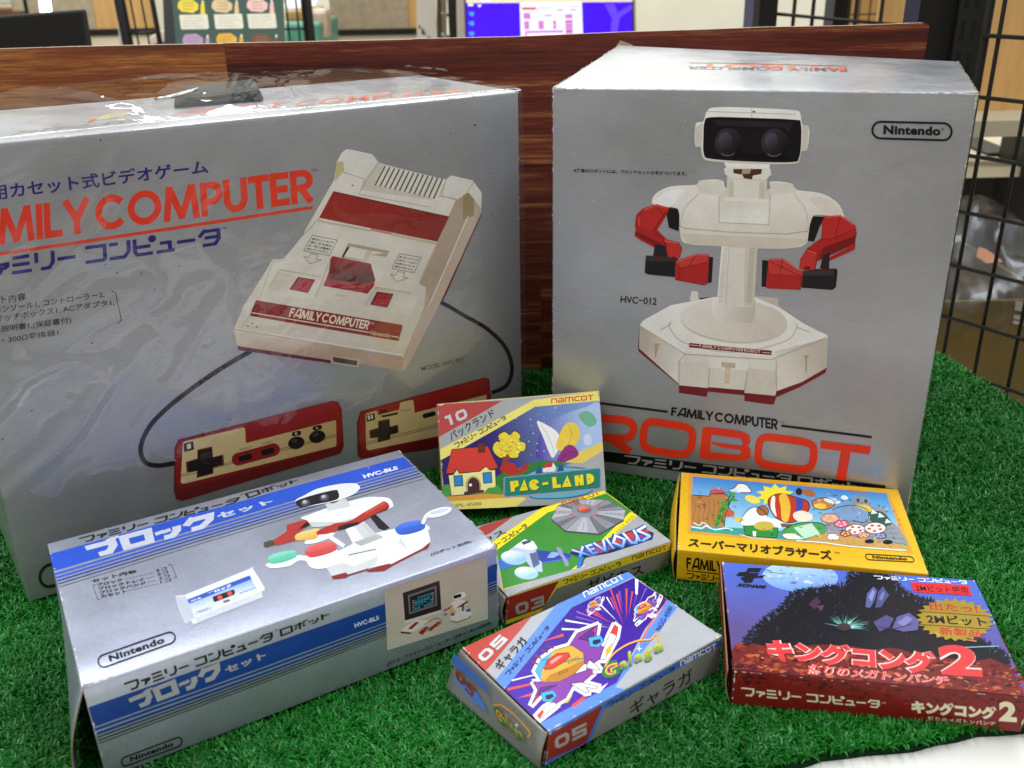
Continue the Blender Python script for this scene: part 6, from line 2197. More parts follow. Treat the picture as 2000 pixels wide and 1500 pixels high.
for k in range(70):
    a = rnd.uniform(-2.9, .4)
    r0, r1 = rnd.uniform(10, 60), rnd.uniform(70, 165)
    d = np.array((math.cos(a), math.sin(a) * .62))
    n = np.array((-d[1], d[0])) * rnd.uniform(2, 4)
    c = np.array((870, 470))
    p.poly([c + d * r0 + n, c + d * r0 - n, c + d * r1], rnd.choice(('#5a9a8c', '#8cc0b4', '#3f7a74', '#a8ccc8', '#2f5f5c')))
p.cycle(0)
p.poly(ell(865, 470, 44, 26, 12), '#3c2c2c')
p.line([(1500, 530), (1700, 560)], 7, '#c8885a')
p.line([(1600, 600), (1840, 590)], 6, '#7fb0c0')
# scorched red ground
p.poly([(150, 620), (200, 580), (300, 575), (420, 600), (600, 590), (700, 580), (900, 590), (1050, 615), (1150, 600), (1230, 612), (1300, 640), (1500, 665), (1700, 685), (1790, 668), (1850, 695), (1920, 730), (2010, 910), (168, 740)], '#6a201c')
p.cycle(14)
for k in range(420):
    x = rnd.uniform(160, 1990)
    y0 = 575 + (x - 160) * .075
    y = rnd.uniform(y0 - 10, 735 + (x - 160) * .092)
    if x > 1850 and y < 700:
        continue
    r = rnd.uniform(8, 42)
    a = rnd.uniform(0, 3.1)
    q = [(x + r * rnd.uniform(.5, 1) * math.cos(a + t), y + r * .45 * rnd.uniform(.5, 1) * math.sin(a + t)) for t in (0, 1.1, 2.0, 3.1, 4.2, 5.3)]
    p.poly(q, rnd.choice(('#8a2a20', '#5a1618', '#a03c26', '#4a1218', '#7c2620', '#b05a34', '#38101a', '#8e3424', '#6a1c1c')))
p.cycle(0)
p.cycle(14)
for k in range(160):
    x = rnd.uniform(180, 1970)
    y0 = 585 + (x - 160) * .075
    y = rnd.uniform(y0, 725 + (x - 160) * .090)
    if not (x > 1850 and y < 710):
        a = rnd.uniform(-.9, .9)
        l = rnd.uniform(10, 42)
        p.line([(x, y), (x + l * math.cos(a), y + l * .5 * math.sin(a))], rnd.uniform(2, 5), rnd.choice(('#c87040', '#d88a50', '#280c12', '#e0a060', '#3a1018', '#b04a2c')))
p.cycle(0)
p.build('cover_picture', K_.body)
p = Print(K_.top, Y6)
TI = 'キングコング'
q1 = [(380, 672), (1445, 775), (1440, 625), (368, 540)]
p.text(TI, q1, '#f0c8c0', .10)
p.text(TI, q1, '#e23a3c', .066)
q2 = [(1480, 768), (1740, 785), (1702, 590), (1450, 580)]
p.text('2', q2, '#f0c8c0', .07)
p.text('2', q2, '#e23a3c', .045)
q3 = [(628, 766), (1520, 838), (1530, 778), (640, 705)]
p.text('怒りのメガトンパンチ', q3, '#f0c0b8', .045)
p.text('怒りのメガトンパンチ', q3, '#dc3a3c', .012)
p.word(kana('ファミリー コンピュータ'), [(1060, 168), (1645, 202), (1632, 178), (1050, 146)], '#e4e8f2', .2, .14)
p.poly([(1282, 188), (1650, 208), (1672, 272), (1306, 250)], '#d8262c')
p.text('2Mビット使用', [(1322, 246), (1650, 264), (1640, 218), (1310, 202)], '#1c1014', .012)
# maker's mark
p.poly([(262, 98), (345, 98), (318, 150), (372, 142), (350, 158), (300, 160), (286, 188), (240, 190), (212, 160), (250, 150), (186, 146), (205, 125), (248, 122)], '#16161e')
p.line([(268, 128), (330, 128)], 4, '#3f5cae')
p.text('KONAMI', [(190, 214), (372, 228), (378, 208), (200, 194)], '#16161e', .05, .25)
p.build('title_lettering', K_.body)
GOLD = ink_mat('gold_foil', .3, .5, .7)
p = Print(K_.top, Y6)
st = []
rnd2 = random.Random(8)
for k in range(52):
    a = 2 * math.pi * k / 52
    r = 1.0 if k % 2 else .86
    st.append((1565 + 248 * r * math.cos(a), 425 + 136 * r * math.sin(a) + 14 * math.cos(a)))
p.poly(st, '#b59a3c')
p.cycle(14)
for k in range(60):
    a, r = rnd2.uniform(0, 6.28), rnd2.random() ** .5 * .8
    x, y = 1565 + 248 * r * math.cos(a), 425 + 136 * r * math.sin(a)
    p.poly([(x + rnd2.uniform(-26, 26), y + rnd2.uniform(-10, 10)) for _ in range(3)], rnd2.choice(('#c8b060', '#9a8030', '#a88e3a', '#d6c07a')))
p.cycle(0)
p.build('gold_sticker', K_.body, GOLD)
p = Print(K_.top, Y6)
p.line([(1330, 372), (1772, 402)], 4, '#1a1612')
p.line([(1335, 454), (1790, 484)], 4, '#1a1612')
p.text('出たっ!', [(1408, 362), (1710, 385), (1700, 330), (1400, 312)], '#b8302a', .022)
p.text('2Mビット', [(1392, 448), (1772, 470), (1752, 410), (1380, 388)], '#1a1612', .025)
p.text('新製品', [(1468, 520), (1732, 540), (1726, 488), (1462, 468)], '#b8302a', .015)
p.build('sticker_lettering', K_.body)
p = paint(K_.front, '#7d1a18', K_.root)
p.z = Y6
p.cycle(14)
for k in range(150):
    x = rnd.uniform(150, 1980)
    y0 = 742 + (x - 160) * .092
    y = y0 + abs(rnd.gauss(0, 40))
    if y < y0 + 130:
        r = rnd.uniform(8, 34)
        p.poly([(x + r * rnd.uniform(.5, 1) * math.cos(t), y + r * .4 * rnd.uniform(.5, 1) * math.sin(t) + 14) for t in (0, 1.1, 2.0, 3.1, 4.2, 5.3)], rnd.choice(('#6a1616', '#571214', '#8a2620', '#4a1014')))
p.cycle(0)
CRM = '#e6dcb8'
p.word(kana('ファミリー コンピュータ'), [(222, 898), (1092, 978), (1088, 928), (218, 845)], CRM, .2, .14)
p.text('TM', [(1104, 950), (1128, 952), (1128, 940), (1104, 938)], CRM)
p.text('キングコング', [(1290, 1008), (1828, 1052), (1826, 968), (1290, 925)], CRM, .07)
p.text('2', [(1842, 1058), (1955, 1066), (1952, 940), (1842, 932)], CRM, .05)
p.text('怒りのメガトンパンチ', [(1392, 1054), (1820, 1088), (1820, 1062), (1392, 1028)], CRM, .02)
p.build('printed_side', K_.body)
K_.flap(K_.body.data.materials[0], K_.left, lambda u, v: .0008 + .003 * math.sin(v * math.pi * .7) * u, v0=.02, v1=.985)

# ------------------------------------------------------------------ shop behind the table
def plate(mb, x0, y0, x1, y1, Y, th=.012, mi=0):
    """upright rectangular plate whose face shows between two photo corners at depth Y"""
    a, b, c, d = at(x0, y1, Y), at(x1, y1, Y), at(x1, y0, Y), at(x0, y0, Y)
    mb.slab([a, b, c, d], (0, th, 0), mi)
    return mb


def upright(mb, x0, x1, Y, z0, z1, th, mi=0):
    a, b = at(x0, 40, Y)[0], at(x1, 40, Y)[0]
    mb.box((a, Y, z0), (b, Y + th, z1), mi)
    return mb


FLOOR_Z = -0.82
M_FLOOR = mat('vinyl_floor', '#a59a86', .5, 0, .4, 8, .08)
o = MB().box((-4, -2, FLOOR_Z - .05), (4, 4.2, FLOOR_Z)).build('floor', M_FLOOR)
tag(o, 'pale vinyl shop floor', 'floor', None, 'structure')
M_FAB = mat('beige_fabric', '#a8977b', .9, 0, .2, 60, .16, .25, 300)
M_TAN = mat('light_wood_veneer', '#c79a5c', .5, 0, .4, 14, .10, stretch=(6, 6, .6))
M_BLK = mat('black_metal', '#15130f', .45, .1, .4)
M_CRM = mat('cream_panel', '#d9cbab', .6, 0, .3, 6, .05)
M_WALL = mat('cream_wall', '#dcd6bf', .7, 0, .3, 5, .05)
M_PLAS = mat('white_plastic', '#d6d2c6', .4)

# far wall
o = MB().box((-3.6, 3.6, FLOOR_Z), (3.2, 3.7, 1.7)).build('wall', M_WALL)
tag(o, 'cream shop wall far behind the display', 'wall')
# partition at the left
t = thing('office_partition', 'beige fabric partition with a wood veneer strip and black rail, left of the green poster', 'partition', tuple(at(200, 66, 2.4) * (1, 1, 0) + (0, 0, FLOOR_Z)))
x0, xm, x1 = at(60, 40, 2.4)[0], at(186, 40, 2.4)[0], at(300, 40, 2.4)[0]
zr = at(200, 64, 2.4)[2]
MB().box((x0, 2.4, zr + .008), (xm, 2.43, 1.1)).build('fabric_panel', M_FAB, t)
MB().box((xm + .001, 2.4, zr + .008), (x1, 2.43, 1.1)).build('veneer_panel', M_TAN, t)
MB().box((x0, 2.395, zr - .006), (x1, 2.435, zr + .0075)).build('rail', M_BLK, t)
MB().box((x0, 2.4, FLOOR_Z), (x1, 2.43, zr - .0065)).build('lower_panel', M_CRM, t)
# partition in the middle
t = thing('office_partition', 'beige fabric partition with a narrow wood strip and black rail, right of the green poster', 'partition', tuple(at(730, 66, 2.4) * (1, 1, 0) + (0, 0, FLOOR_Z)))
x0, xm, x1 = at(646, 40, 2.4)[0], at(798, 40, 2.4)[0], at(822, 40, 2.4)[0]
zr = at(730, 62, 2.4)[2]
MB().box((x0, 2.4, zr + .006), (xm, 2.43, 1.1)).build('fabric_panel', M_FAB, t)
MB().box((xm + .001, 2.4, zr + .006), (x1, 2.43, 1.1)).build('veneer_panel', M_TAN, t)
MB().box((x0, 2.395, zr - .007), (x1, 2.435, zr + .0055)).build('rail', M_BLK, t)
MB().box((x0, 2.4, FLOOR_Z), (x1, 2.43, zr - .0075)).build('lower_panel', M_CRM, t)

# black back of a screen, left
t = thing('monitor', 'black back of a monitor standing behind the panel at far left', 'monitor', tuple(at(70, 96, 1.25)))
a, b, c, d = at(-120, 110, 1.25), at(171, 100, 1.25), at(157, 19, 1.25), at(-120, 40, 1.25)
MB().slab([a, b, c, d], (0, .02, 0)).build('housing', mat('black_plastic', '#14120e', .6, 0, .3), t, .003)
m = at(40, 100, 1.26)
MB().box((m[0] - .02, 1.262, -.2), (m[0] + .02, 1.275, m[2] + .02)).build('stand', M_BLK, t)
MB().box((m[0] - .09, 1.2, -.21), (m[0] + .09, 1.34, -.2005)).build('foot', M_BLK, t)
t = thing('side_table', 'low grey table behind the backdrop panel carrying the screens', 'table', (-.2, 1.5, FLOOR_Z))
MB().box((-1.1, 1.1, -.235), (.32, 1.95, -.2105)).build('tabletop', WHITE_TOP, t)
for lx, ly in ((-1.05, 1.15), (.27, 1.15), (-1.05, 1.9), (.27, 1.9)):
    MB().tube([(lx, ly, FLOOR_Z), (lx, ly, -.2355)], .016, 10).build('leg', STEEL, t)
# lamp tube
t = thing('fluorescent_tube', 'bright white light tube hanging behind the black screen at far left', 'lamp', tuple(at(85, -40, 2.2)))
TUBE = mat('lit_tube', '#ffffff', .3, emit='#eef0ff', emit_s=9)
MB().tube([at(76, -90, 2.2), at(90, 24, 2.2)], .011, 10).build('tube', TUBE, t)
MB().tube([at(90.2, 25, 2.2), at(90.6, 29, 2.2)], .012, 10).build('end_cap', M_PLAS, t)
# bits at the top left corner
t = thing('wall_shelf', 'brown wooden shelf carrying pale things at the far left corner', 'shelf', tuple(at(10, 28, 2.7)))
mb = MB()
plate(mb, -160, 24, 30, 34, 2.7, .25)
mb.build('board', mat('brown_shelf', '#6e4a28', .6, 0, .3, 10, .2), t)
MB().box(tuple(at(52, 40, 2.68) + (0, 0, -.9)), tuple(at(63, -60, 2.68) + (0, .03, 0))).build('post', M_BLK, t)
o = plate(MB(), -60, -20, 18, 9, 2.72, .1).build('paper_stack', mat('white_paper', '#dcdac6', .8), None, .004)
tag(o, 'pale stack of papers on the brown shelf, far left', 'papers')
o = plate(MB(), 22, -30, 50, 23, 2.74, .1).build('storage_box', M_CRM, None, .004)
tag(o, 'cream box standing at the end of the brown shelf, far left', 'box')
t = thing('steel_pole', 'slim grey steel pole in front of the wood veneer partition', 'pole', tuple(at(243, 90, 1.9) * (1, 1, 0) + (0, 0, FLOOR_Z)))
pp, pq = at(243, 88, 1.9), at(229, -60, 1.9)
MB().tube([pp + (pp - pq) * 4.8, pq + (pq - pp) * .6], .008, 12).build('tube', mat('galvanised', '#a8a294', .4, .6), t)
MB().tube([pp + (pp - pq) * 4.8, pp + (pp - pq) * 4.86], .03, 16).build('foot', M_BLK, t)


def wire_grid(name, label, cat, corners, nu, nv, r, frame, group=None, zlo=None, us=None, vs=None):
    """corners BL BR TR TL; wires evenly spaced, thicker frame bars at the sides"""
    q = [np.asarray(c, float) for c in corners]
    t = thing(name, label, cat, tuple(q[0]), group)
    mb = MB()
    W_ = lambda u, v: q[0] * (1 - u) * (1 - v) + q[1] * u * (1 - v) + q[2] * u * v + q[3] * (1 - u) * v
    n = np.cross(q[1] - q[0], q[3] - q[0])
    n = n / np.linalg.norm(n)
    for u in (us or [i / nu for i in range(1, nu)]):
        mb.tube([W_(u, 0), W_(u, 1)], r, 6)
    for v in (vs or [i / nv for i in range(1, nv)]):
        mb.tube([W_(0, v) + n * r * 2.02, W_(1, v) + n * r * 2.02], r, 6)
    mb.build('wires', M_BLK, t)
    for k, (a, b) in enumerate((((0, 0), (0, 1)), ((1, 0), (1, 1)), ((0, 1), (1, 1)), ((0, 0), (1, 0)))):
        if frame[k]:
            MB().tube([W_(*a), W_(*b)], frame[k], 10).build('frame_bar', M_BLK, t)
    return t


# grid stand with the green poster, and the grid beyond it
def floor_to_top(x0, x1, Y, top=1.0, lean=0):
    a, b = at(x0, 60, Y), at(x1, 60, Y)
    return [(a[0], Y, FLOOR_Z), (b[0], Y, FLOOR_Z), (b[0] + lean, Y, top), (a[0] + lean, Y, top)]


wire_grid('grid_panel', 'black wire grid stand left of the green poster', 'grid panel', floor_to_top(282, 345, 1.62, 1.0, -.05), 3, 34, .0016, (.0085, .004, .006, .006), 'black wire grid panels')
wire_grid('grid_panel', 'black wire grid stand right of the green poster, before the teal crate', 'grid panel', floor_to_top(552, 611, 1.62, 1.0, -.01), 3, 34, .0016, (.006, .0085, .006, .006), 'black wire grid panels')
# green poster board
t = thing('poster_board', 'dark green poster board with coloured speech bubbles, paint tubes and white cards', 'poster', tuple(at(440, 85, 1.5)))
pb = [at(345, 100, 1.5), at(556, 97, 1.5), at(546, -150, 1.56), at(322, -150, 1.56)]
MB().slab(pb, (0, .006, 0)).build('board', mat('green_board', '#3f5347', .6, 0, .3, 40, .04), t)
PFc = Face(*pb)
p = Print(PFc, (0, 0, .25))
for bx, by, c in ((1470, 50, '#e2c93e'), (1735, 50, '#d8b98a'), (2010, 45, '#e6b8ac'), (1508, 320, '#b48fb0'), (1772, 315, '#dba83a'), (2045, 318, '#6e4a2c')):
    p.poly([(bx - 60, by - 52), (bx + 30, by - 56), (bx + 80, by - 20), (bx + 78, by + 25), (bx + 50, by + 40), (bx + 40, by + 52), (bx + 15, by + 48), (bx - 50, by + 42), (bx - 82, by + 10), (bx - 80, by - 25)], c)
    for k in range(3):
        p.line([(bx - 42, by - 26 + k * 24), (bx + 42, by - 28 + k * 24)], 5, '#8a7a5c')
    p.poly([(bx + 97, by + 62), (bx + 98, by - 14), (bx + 104, by - 20), (bx + 108, by - 48), (bx + 118, by - 48), (bx + 126, by - 18), (bx + 134, by + 60)], c)
    p.poly([(bx + 108, by - 48), (bx + 118, by - 48), (bx + 122, by - 26), (bx + 106, by - 26)], '#e8e2d0')
for bx, by in ((1515, 172), (1785, 168), (2045, 165)):
    p.poly([(bx - 115, by - 55), (bx + 105, by - 60), (bx + 118, by + 45), (bx + 108, by + 55), (bx - 95, by + 58), (bx - 102, by + 45)], '#dcd6c0')
    for k in range(4):
        p.line([(bx - 85, by - 32 + k * 22), (bx + (70, 80, 40, 76)[k], by - 35 + k * 22)], 3.5, '#9a9484')
p.build('printed_bubbles', t)
MB().slab([at(322, 100, 1.53), at(343, 98, 1.53), at(330, -150, 1.6), at(312, -150, 1.6)], (0, .008, 0)).build('frame_bar', M_BLK, t)
# things behind the grid
o = plate(MB(), 556, 44, 626, 110, 1.95, .22).build('plastic_crate', mat('teal_plastic', '#4f8f74', .35, 0, .5, 30, .15), None, .006)
tag(o, 'teal plastic crate stacked behind the wire grid', 'crate')
o = plate(MB(), 556, 22, 600, 42, 2.0, .2).build('cardboard_carton', mat('brown_carton', '#a98a58', .8, 0, .2, 20, .1), None, .004)
tag(o, 'flat brown carton on top of the teal crate', 'carton')
o = plate(MB(), 604, 18, 640, 76, 1.98, .05).build('wrapped_parcel', mat('shiny_wrap', '#c8ae92', .25, 0, .6, 40, .25, .5, 60), None, .008)
tag(o, 'shiny pinkish wrapped parcel beside the fabric partition', 'parcel')
o = MB().slab([at(555, 14, 2.2), at(612, 18, 2.2), at(636, -30, 2.25), at(560, -40, 2.25)], (0, .01, 0)).build('white_sheet', mat('bright_paper', '#f2f4f4', .5), None)
tag(o, 'bright white sheet leaning above the brown carton', 'sheet')
o = MB().slab([at(292, 90, 1.85), at(342, 80, 1.85), at(342, 45, 1.85), at(292, 72, 1.85)], (0, .15, 0)).build('storage_box', mat('pinkish_box', '#d8c4b0', .7), None, .003)
tag(o, 'pale pink storage box with a slanting lid behind the left grid stand', 'box')
o = MB().slab([at(294, 110, 1.84), at(344, 110, 1.84), at(344, 75, 1.84), at(300, 87, 1.84)], (0, .1, 0)).build('folded_cloth', mat('maroon_cloth', '#6a2a30', .9), None, .003)
tag(o, 'dark red folded cloth before the pale pink storage box', 'cloth')
# white sign with dark marks, brown files, black cabinet edge
t = thing('paper_sign', 'white paper sign with small dark marks between the partition and the blue screen', 'sign', tuple(at(835, 78, 2.1)))
sg = [at(815, 100, 2.1), at(855, 100, 2.1), at(848, -60, 2.14), at(812, -60, 2.14)]
MB().slab(sg, (0, .004, 0)).build('sheet', mat('sign_paper', '#d2c8b4', .8), t)
p = Print(Face(*sg), (500, 0, .25))
for a, b, w, h in ((1270, 195, 16, 30), (1292, 222, 20, 50), (1312, 250, 12, 28), (1340, 278, 14, 22), (1325, 240, 8, 12), (1365, 290, 10, 14)):
    p.poly([(a, b), (a + w, b + 4), (a + w + 2, b + h), (a + 2, b + h - 4)], '#3a352c')
p.build('printed_marks', t)
o = plate(MB(), 853, -40, 863, 95, 2.15, .2).build('file_folder', mat('brown_folder', '#8a6a44', .8), None)
tag(o, 'row of thin brown folders beside the black cabinet', 'folder')
t = thing('black_cabinet', 'black wire cabinet standing left of the blue screen', 'cabinet', tuple(at(880, 95, 2.0) * (1, 1, 0) + (0, 0, FLOOR_Z)))
upright(MB(), 876, 897, 1.9, FLOOR_Z, 1.1, .3).build('side_panel', M_BLK, t)
mb = MB()
for yy in (-20, 26, 68):
    a, b = at(862, yy, 1.905), at(877, yy + 4, 1.905)
    mb.tube([a, b], .003, 6)
a = at(866, 20, 1.905)
mb.tube([(a[0], 1.905, -.3), (a[0], 1.905, 1.0)], .003, 6)
mb.build('wires', STEEL, t)

# lit computer screen
t = thing('computer_screen', 'lit computer screen with a violet-blue desktop and an open white form window', 'monitor', tuple(at(1070, 90, 1.7)))
sc_ = [at(910, 92, 1.7), at(1238, 76, 1.7), at(1234, -160, 1.72), at(902, -160, 1.72)]
MB().slab([at(893, 100, 1.702), at(1243, 84, 1.702), at(1239, -166, 1.722), at(888, -166, 1.722)], (0, .03, 0)).build('bezel', mat('silver_bezel', '#b5ad98', .4, .3), t, .002)
MB().slab([q + (0, -.0008, 0) for q in sc_], (0, .0025, 0)).build('glass', mat('dark_screen', '#08080c', .25), t)
SF = Face(*[q + (0, -.0009, 0) for q in sc_])
p = Print(SF, (0, 0, 1))
V = '#3c08e8'
p._emit(np.array([(.01, .01), (.99, .01), (.99, .99), (.01, .99)]), [(0, 1, 2), (0, 2, 3)], V)
p.z = (880, 0, .19)
p.poly([(1580, 40), (1680, 30), (1720, 130), (1860, 40), (1870, 90), (1740, 180), (1710, 360), (1640, 360), (1660, 190)], '#5a3cf0')
p.poly([(160, -40), (1870, -60), (1870, 18), (160, 32)], '#cfc4a4')
p.poly([(320, -10), (410, -12), (410, 18), (320, 20)], '#dcdce8')
p.poly([(710, 28), (1350, 18), (1362, 400), (722, 400)], '#cfd4ee')
p.poly([(735, 76), (880, 74), (884, 98), (736, 102)], '#c8383c')
p.line([(890, 84), (1020, 82)], 8, '#a8a4c0')
p.line([(1215, 70), (1325, 66)], 10, '#d89aa8')
p.line([(1100, 103), (1160, 101)], 16, '#b48ab8')
p.line([(1232, 101), (1292, 99)], 16, '#b48ab8')
p.line([(965, 160), (1042, 158)], 18, '#c08ac0')
for x, y, w, h, n in ((750, 135, 68, 60, 3), (756, 218, 50, 84, 4), (905, 216, 52, 84, 4), (1055, 214, 28, 80, 1), (1178, 148, 72, 40, 2), (1180, 208, 72, 60, 1), (1184, 275, 70, 84, 2)):
    p.poly([(x, y), (x + w, y - 2), (x + w + 2, y + h), (x + 2, y + h)], '#b04aa0')
    for k in range(n):
        p.line([(x + 6, y + (k + .5) * h / n + 4), (x + w - 6, y + (k + .5) * h / n + 2)], h / n * .3, '#d2a0d0')
p.line([(765, 330), (1158, 322)], 20, '#b858a8')
p.line([(775, 335), (777, 400)], 16, '#b858a8')
p.poly([(795, 345), (1155, 335), (1156, 400), (795, 400)], '#ecdcee')
p.poly([(180, 38), (232, 36), (234, 60), (182, 62)], '#e6e08a')
for y in (140, 240, 345):
    p.blob([(192, y - 16), (236, y - 18), (240, y + 14), (220, y + 26), (196, y + 12)], '#3c86f0')
p.poly([(272, 50), (320, 46), (300, 78)], '#dcd8f0')
p.build('desktop_picture', t, INK_SCREEN)
m = at(1070, 100, 1.72)
MB().box((m[0] - .03, 1.735, -.2), (m[0] + .03, 1.75, m[2] - .02)).build('stand', M_BLK, t)
MB().box((m[0] - .12, 1.64, -.2098), (m[0] + .12, 1.83, -.2005)).build('foot', M_BLK, t)

# right: posts, grids, wooden shelf unit
t = thing('slotted_post', 'black steel upright with rows of slots, right end of the wood-plank panel', 'post', tuple(at(1850, 110, .93) * (1, 1, 0) + (0, 0, FLOOR_Z)))
pa, pb_ = at(1790, 60, .93), at(1862, 60, .93)
MB().box((pa[0], .93, FLOOR_Z), (pb_[0], .965, 1.1)).build('web', M_BLK, t)
zlo = FLOOR_Z
bm_ = MB()
fx0, fx1 = pb_[0] + .0005, at(1908, 60, .925)[0]
bm_.hexa([(fx0, .926, zlo), (fx0, .926, 1.1), (fx0, .95, zlo), (fx0, .95, 1.1), (fx1, .915, zlo), (fx1, .915, 1.1), (fx1, .94, zlo), (fx1, .94, 1.1)])
bm_.build('flange', mat('black_post_paint', '#181812', .5, .1, .4), t)
mb = MB()
SL = mat('slot_dark', '#040404', .8)
for k in range(-2, 40):
    z = .392 - k * .027
    for fx in (.28, .68):
        xx = fx0 + (fx1 - fx0) * fx
        yy = .926 - .011 * fx
        mb.box((xx - .0022, yy - .0006, z - .008), (xx + .0022, yy + .004, z + .008))
mb.build('slots', SL, t)
# fence of wire grid along the right side
fa, fb = np.array((.413, .885)), np.array((.413 + .029 * 9, .885 - .041 * 9))


def fence_pt(px, py):
    """where the sight line meets the upright fence plane"""
    d = FWD + RIGHT * (px - 1000) / FPX - UP * (py - 750) / FPX
    n = np.array((-(fb - fa)[1], (fb - fa)[0]))
    tt = ((fa - EYE[:2]) @ n) / (d[:2] @ n)
    return EYE + d * tt


v1 = [fence_pt(1968, 0), fence_pt(1841, 683)]
v2 = [fence_pt(1969, 350), fence_pt(1904, 718)]
v3 = [fence_pt(2000, 598), fence_pt(1972, 750)]
hl = [(fence_pt(1909, 65), fence_pt(2000, 76)), (fence_pt(1919, 184), fence_pt(2000, 199)), (fence_pt(1900, 292), fence_pt(2000, 321)), (fence_pt(1883, 398), fence_pt(2000, 445)), (fence_pt(1864, 499), fence_pt(2000, 563)), (fence_pt(1847, 595), fence_pt(2000, 682))]
s1 = float(np.mean([(q[:2] - fa) @ (fb - fa) / ((fb - fa) @ (fb - fa)) for q in v1]))
s2 = float(np.mean([(q[:2] - fa) @ (fb - fa) / ((fb - fa) @ (fb - fa)) for q in v2]))
s3 = float(np.mean([(q[:2] - fa) @ (fb - fa) / ((fb - fa) @ (fb - fa)) for q in v3]))
zs = sorted(float(np.mean([a[2], b[2]])) for a, b in hl)
dz = (zs[-1] - zs[0]) / 5
z0f, z1f = FLOOR_Z, 1.1
us = [s1 + (s3 - s1) / 2 * k for k in range(-1, 12) if 0 < s1 + (s3 - s1) / 2 * k < 1]
vs_ = [(zs[0] + dz * k - z0f) / (z1f - z0f) for k in range(-18, 24) if z0f + .02 < zs[0] + dz * k < z1f - .02]
wire_grid('grid_panel', 'black wire grid fence along the right edge of the turf', 'grid panel', [(fa[0], fa[1], z0f), (fb[0], fb[1], z0f), (fb[0], fb[1], z1f), (fa[0], fa[1], z1f)], 9, 20, .0019, (.004, .004, .004, .004), 'black wire grid panels', us=us, vs=vs_)
# wooden shelf unit behind the fence
t = thing('shelf_unit', 'light wood shelf unit with dark open bays behind the right-hand grid fence', 'shelf unit', tuple(at(1950, 300, 1.5) * (1, 1, 0) + (0, 0, FLOOR_Z)))
SX0, SX1 = at(1700, 200, 1.45)[0], at(2150, 200, 1.45)[0]
zt, zb = at(1950, 232, 1.45)[2], at(1950, 325, 1.45)[2]
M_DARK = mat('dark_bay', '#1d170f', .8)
MB().box((SX0, 1.45, zt), (SX1, 1.47, 1.1)).build('door', M_TAN, t)
a = at(1950, 222, 1.42)[2], at(1950, 252, 1.42)[2]
MB().box((SX0, 1.36, a[1]), (SX1, 1.449, a[0])).build('ledge', mat('grey_ledge', '#a49a80', .5), t)
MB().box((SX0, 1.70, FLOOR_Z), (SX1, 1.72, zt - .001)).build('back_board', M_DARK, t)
a = at(1950, 322, 1.40)[2], at(1950, 340, 1.40)[2]
MB().box((SX0, 1.38, a[1]), (SX1, 1.699, a[0])).build('shelf', M_CRM, t)
a = at(1950, 296, 1.5)[2], at(1950, 325, 1.5)[2]
o = MB().box((at(1905, 300, 1.5)[0], 1.46, at(1950, 322, 1.40)[2] + .0005), (at(1962, 300, 1.5)[0], 1.6, at(1950, 298, 1.46)[2])).build('flat_case', mat('grey_case', '#3b3527', .5), None, .003)
tag(o, 'dark grey flat case lying on the cream shelf behind the fence', 'case')
b0 = at(1985, 300, 1.4)[0]
MB().box((b0, 1.36, FLOOR_Z), (b0 + .05, 1.45, at(1950, 252, 1.42)[2] - .001)).build('post', M_BLK, t)
# carton with a clear bag
ct = thing('cardboard_carton', 'olive brown carton with a clear plastic bag spilling over its rim, behind the fence', 'carton', tuple(at(1930, 700, 1.15)))
BX0, BX1 = at(1770, 600, 1.12)[0], at(2060, 600, 1.12)[0]
ZT = at(1930, 588, 1.12)[2]
OL = mat('olive_carton', '#6b5a30', .8, 0, .2, 12, .12)
mb = MB()
mb.box((BX0, 1.12, FLOOR_Z), (BX1, 1.126, ZT))
mb.box((BX0, 1.40, FLOOR_Z), (BX1, 1.406, ZT))
mb.box((BX0, 1.1265, FLOOR_Z), (BX0 + .006, 1.3995, ZT))
mb.box((BX1 - .006, 1.1265, FLOOR_Z), (BX1, 1.3995, ZT))
mb.box((BX0 + .0065, 1.1265, FLOOR_Z), (BX1 - .0065, 1.3995, FLOOR_Z + .3))
mb.build('carton_walls', OL, ct)
lb = [at(1978, 632, 1.119), at(2030, 640, 1.119), at(2034, 594, 1.119), at(1984, 588, 1.119)]
MB().slab(lb, (0, .0005, 0)).build('paper_label', mat('label_paper', '#b9b5ac', .7), ct)
p = Print(Face(*lb), (0, 0, 1))
p.poly([(1981, 606), (2031, 613), (2030, 622), (1980, 614)], '#3c3a38')
p.poly([(1979, 622), (2030, 630), (2030, 634), (1979, 626)], '#5a5856')
p.build('printed_bars', ct)
# bag
BAG = bpy.data.materials['clear_film'].copy()
BAG.name = 'cloudy_film'
for nd in BAG.node_tree.nodes:
    if nd.type == 'BSDF_GLOSSY':
        nd.inputs['Roughness'].default_value = .3
    if nd.type == 'BSDF_TRANSPARENT':
        nd.inputs[0].default_value = (.8, .78, .74, 1)
bm = bmesh.new()
N1, N2 = 44, 26
vv = []
for i in range(N1 + 1):
    row = []
    for j in range(N2 + 1):
        u, v = i / N1, j / N2
        x = BX0 - .01 + (BX1 - BX0 + .02) * u
        hang = .035 + .012 * math.sin(u * 23) + .008 * math.sin(u * 51)
        if v < .35:
            y, z = 1.112, ZT + .004 - hang * (1 - v / .35)
        else:
            k = (v - .35) / .65
            y, z = 1.112 + .26 * k, ZT + .004 + .085 * math.sin(k * math.pi * .8) * (.7 + .3 * math.sin(u * 9 + 1))
        q = Vector((x, y, z))
        f = noise.noise(q * 24) * .012 + noise.noise(q * 60) * .006
        row.append(bm.verts.new((x + f, y - abs(f) * .7, z + f)))
    vv.append(row)
for i in range(N1):
    for j in range(N2):
        bm.faces.new((vv[i][j], vv[i + 1][j], vv[i + 1][j + 1], vv[i][j + 1])).smooth = True
me = bpy.data.meshes.new('plastic_bag')
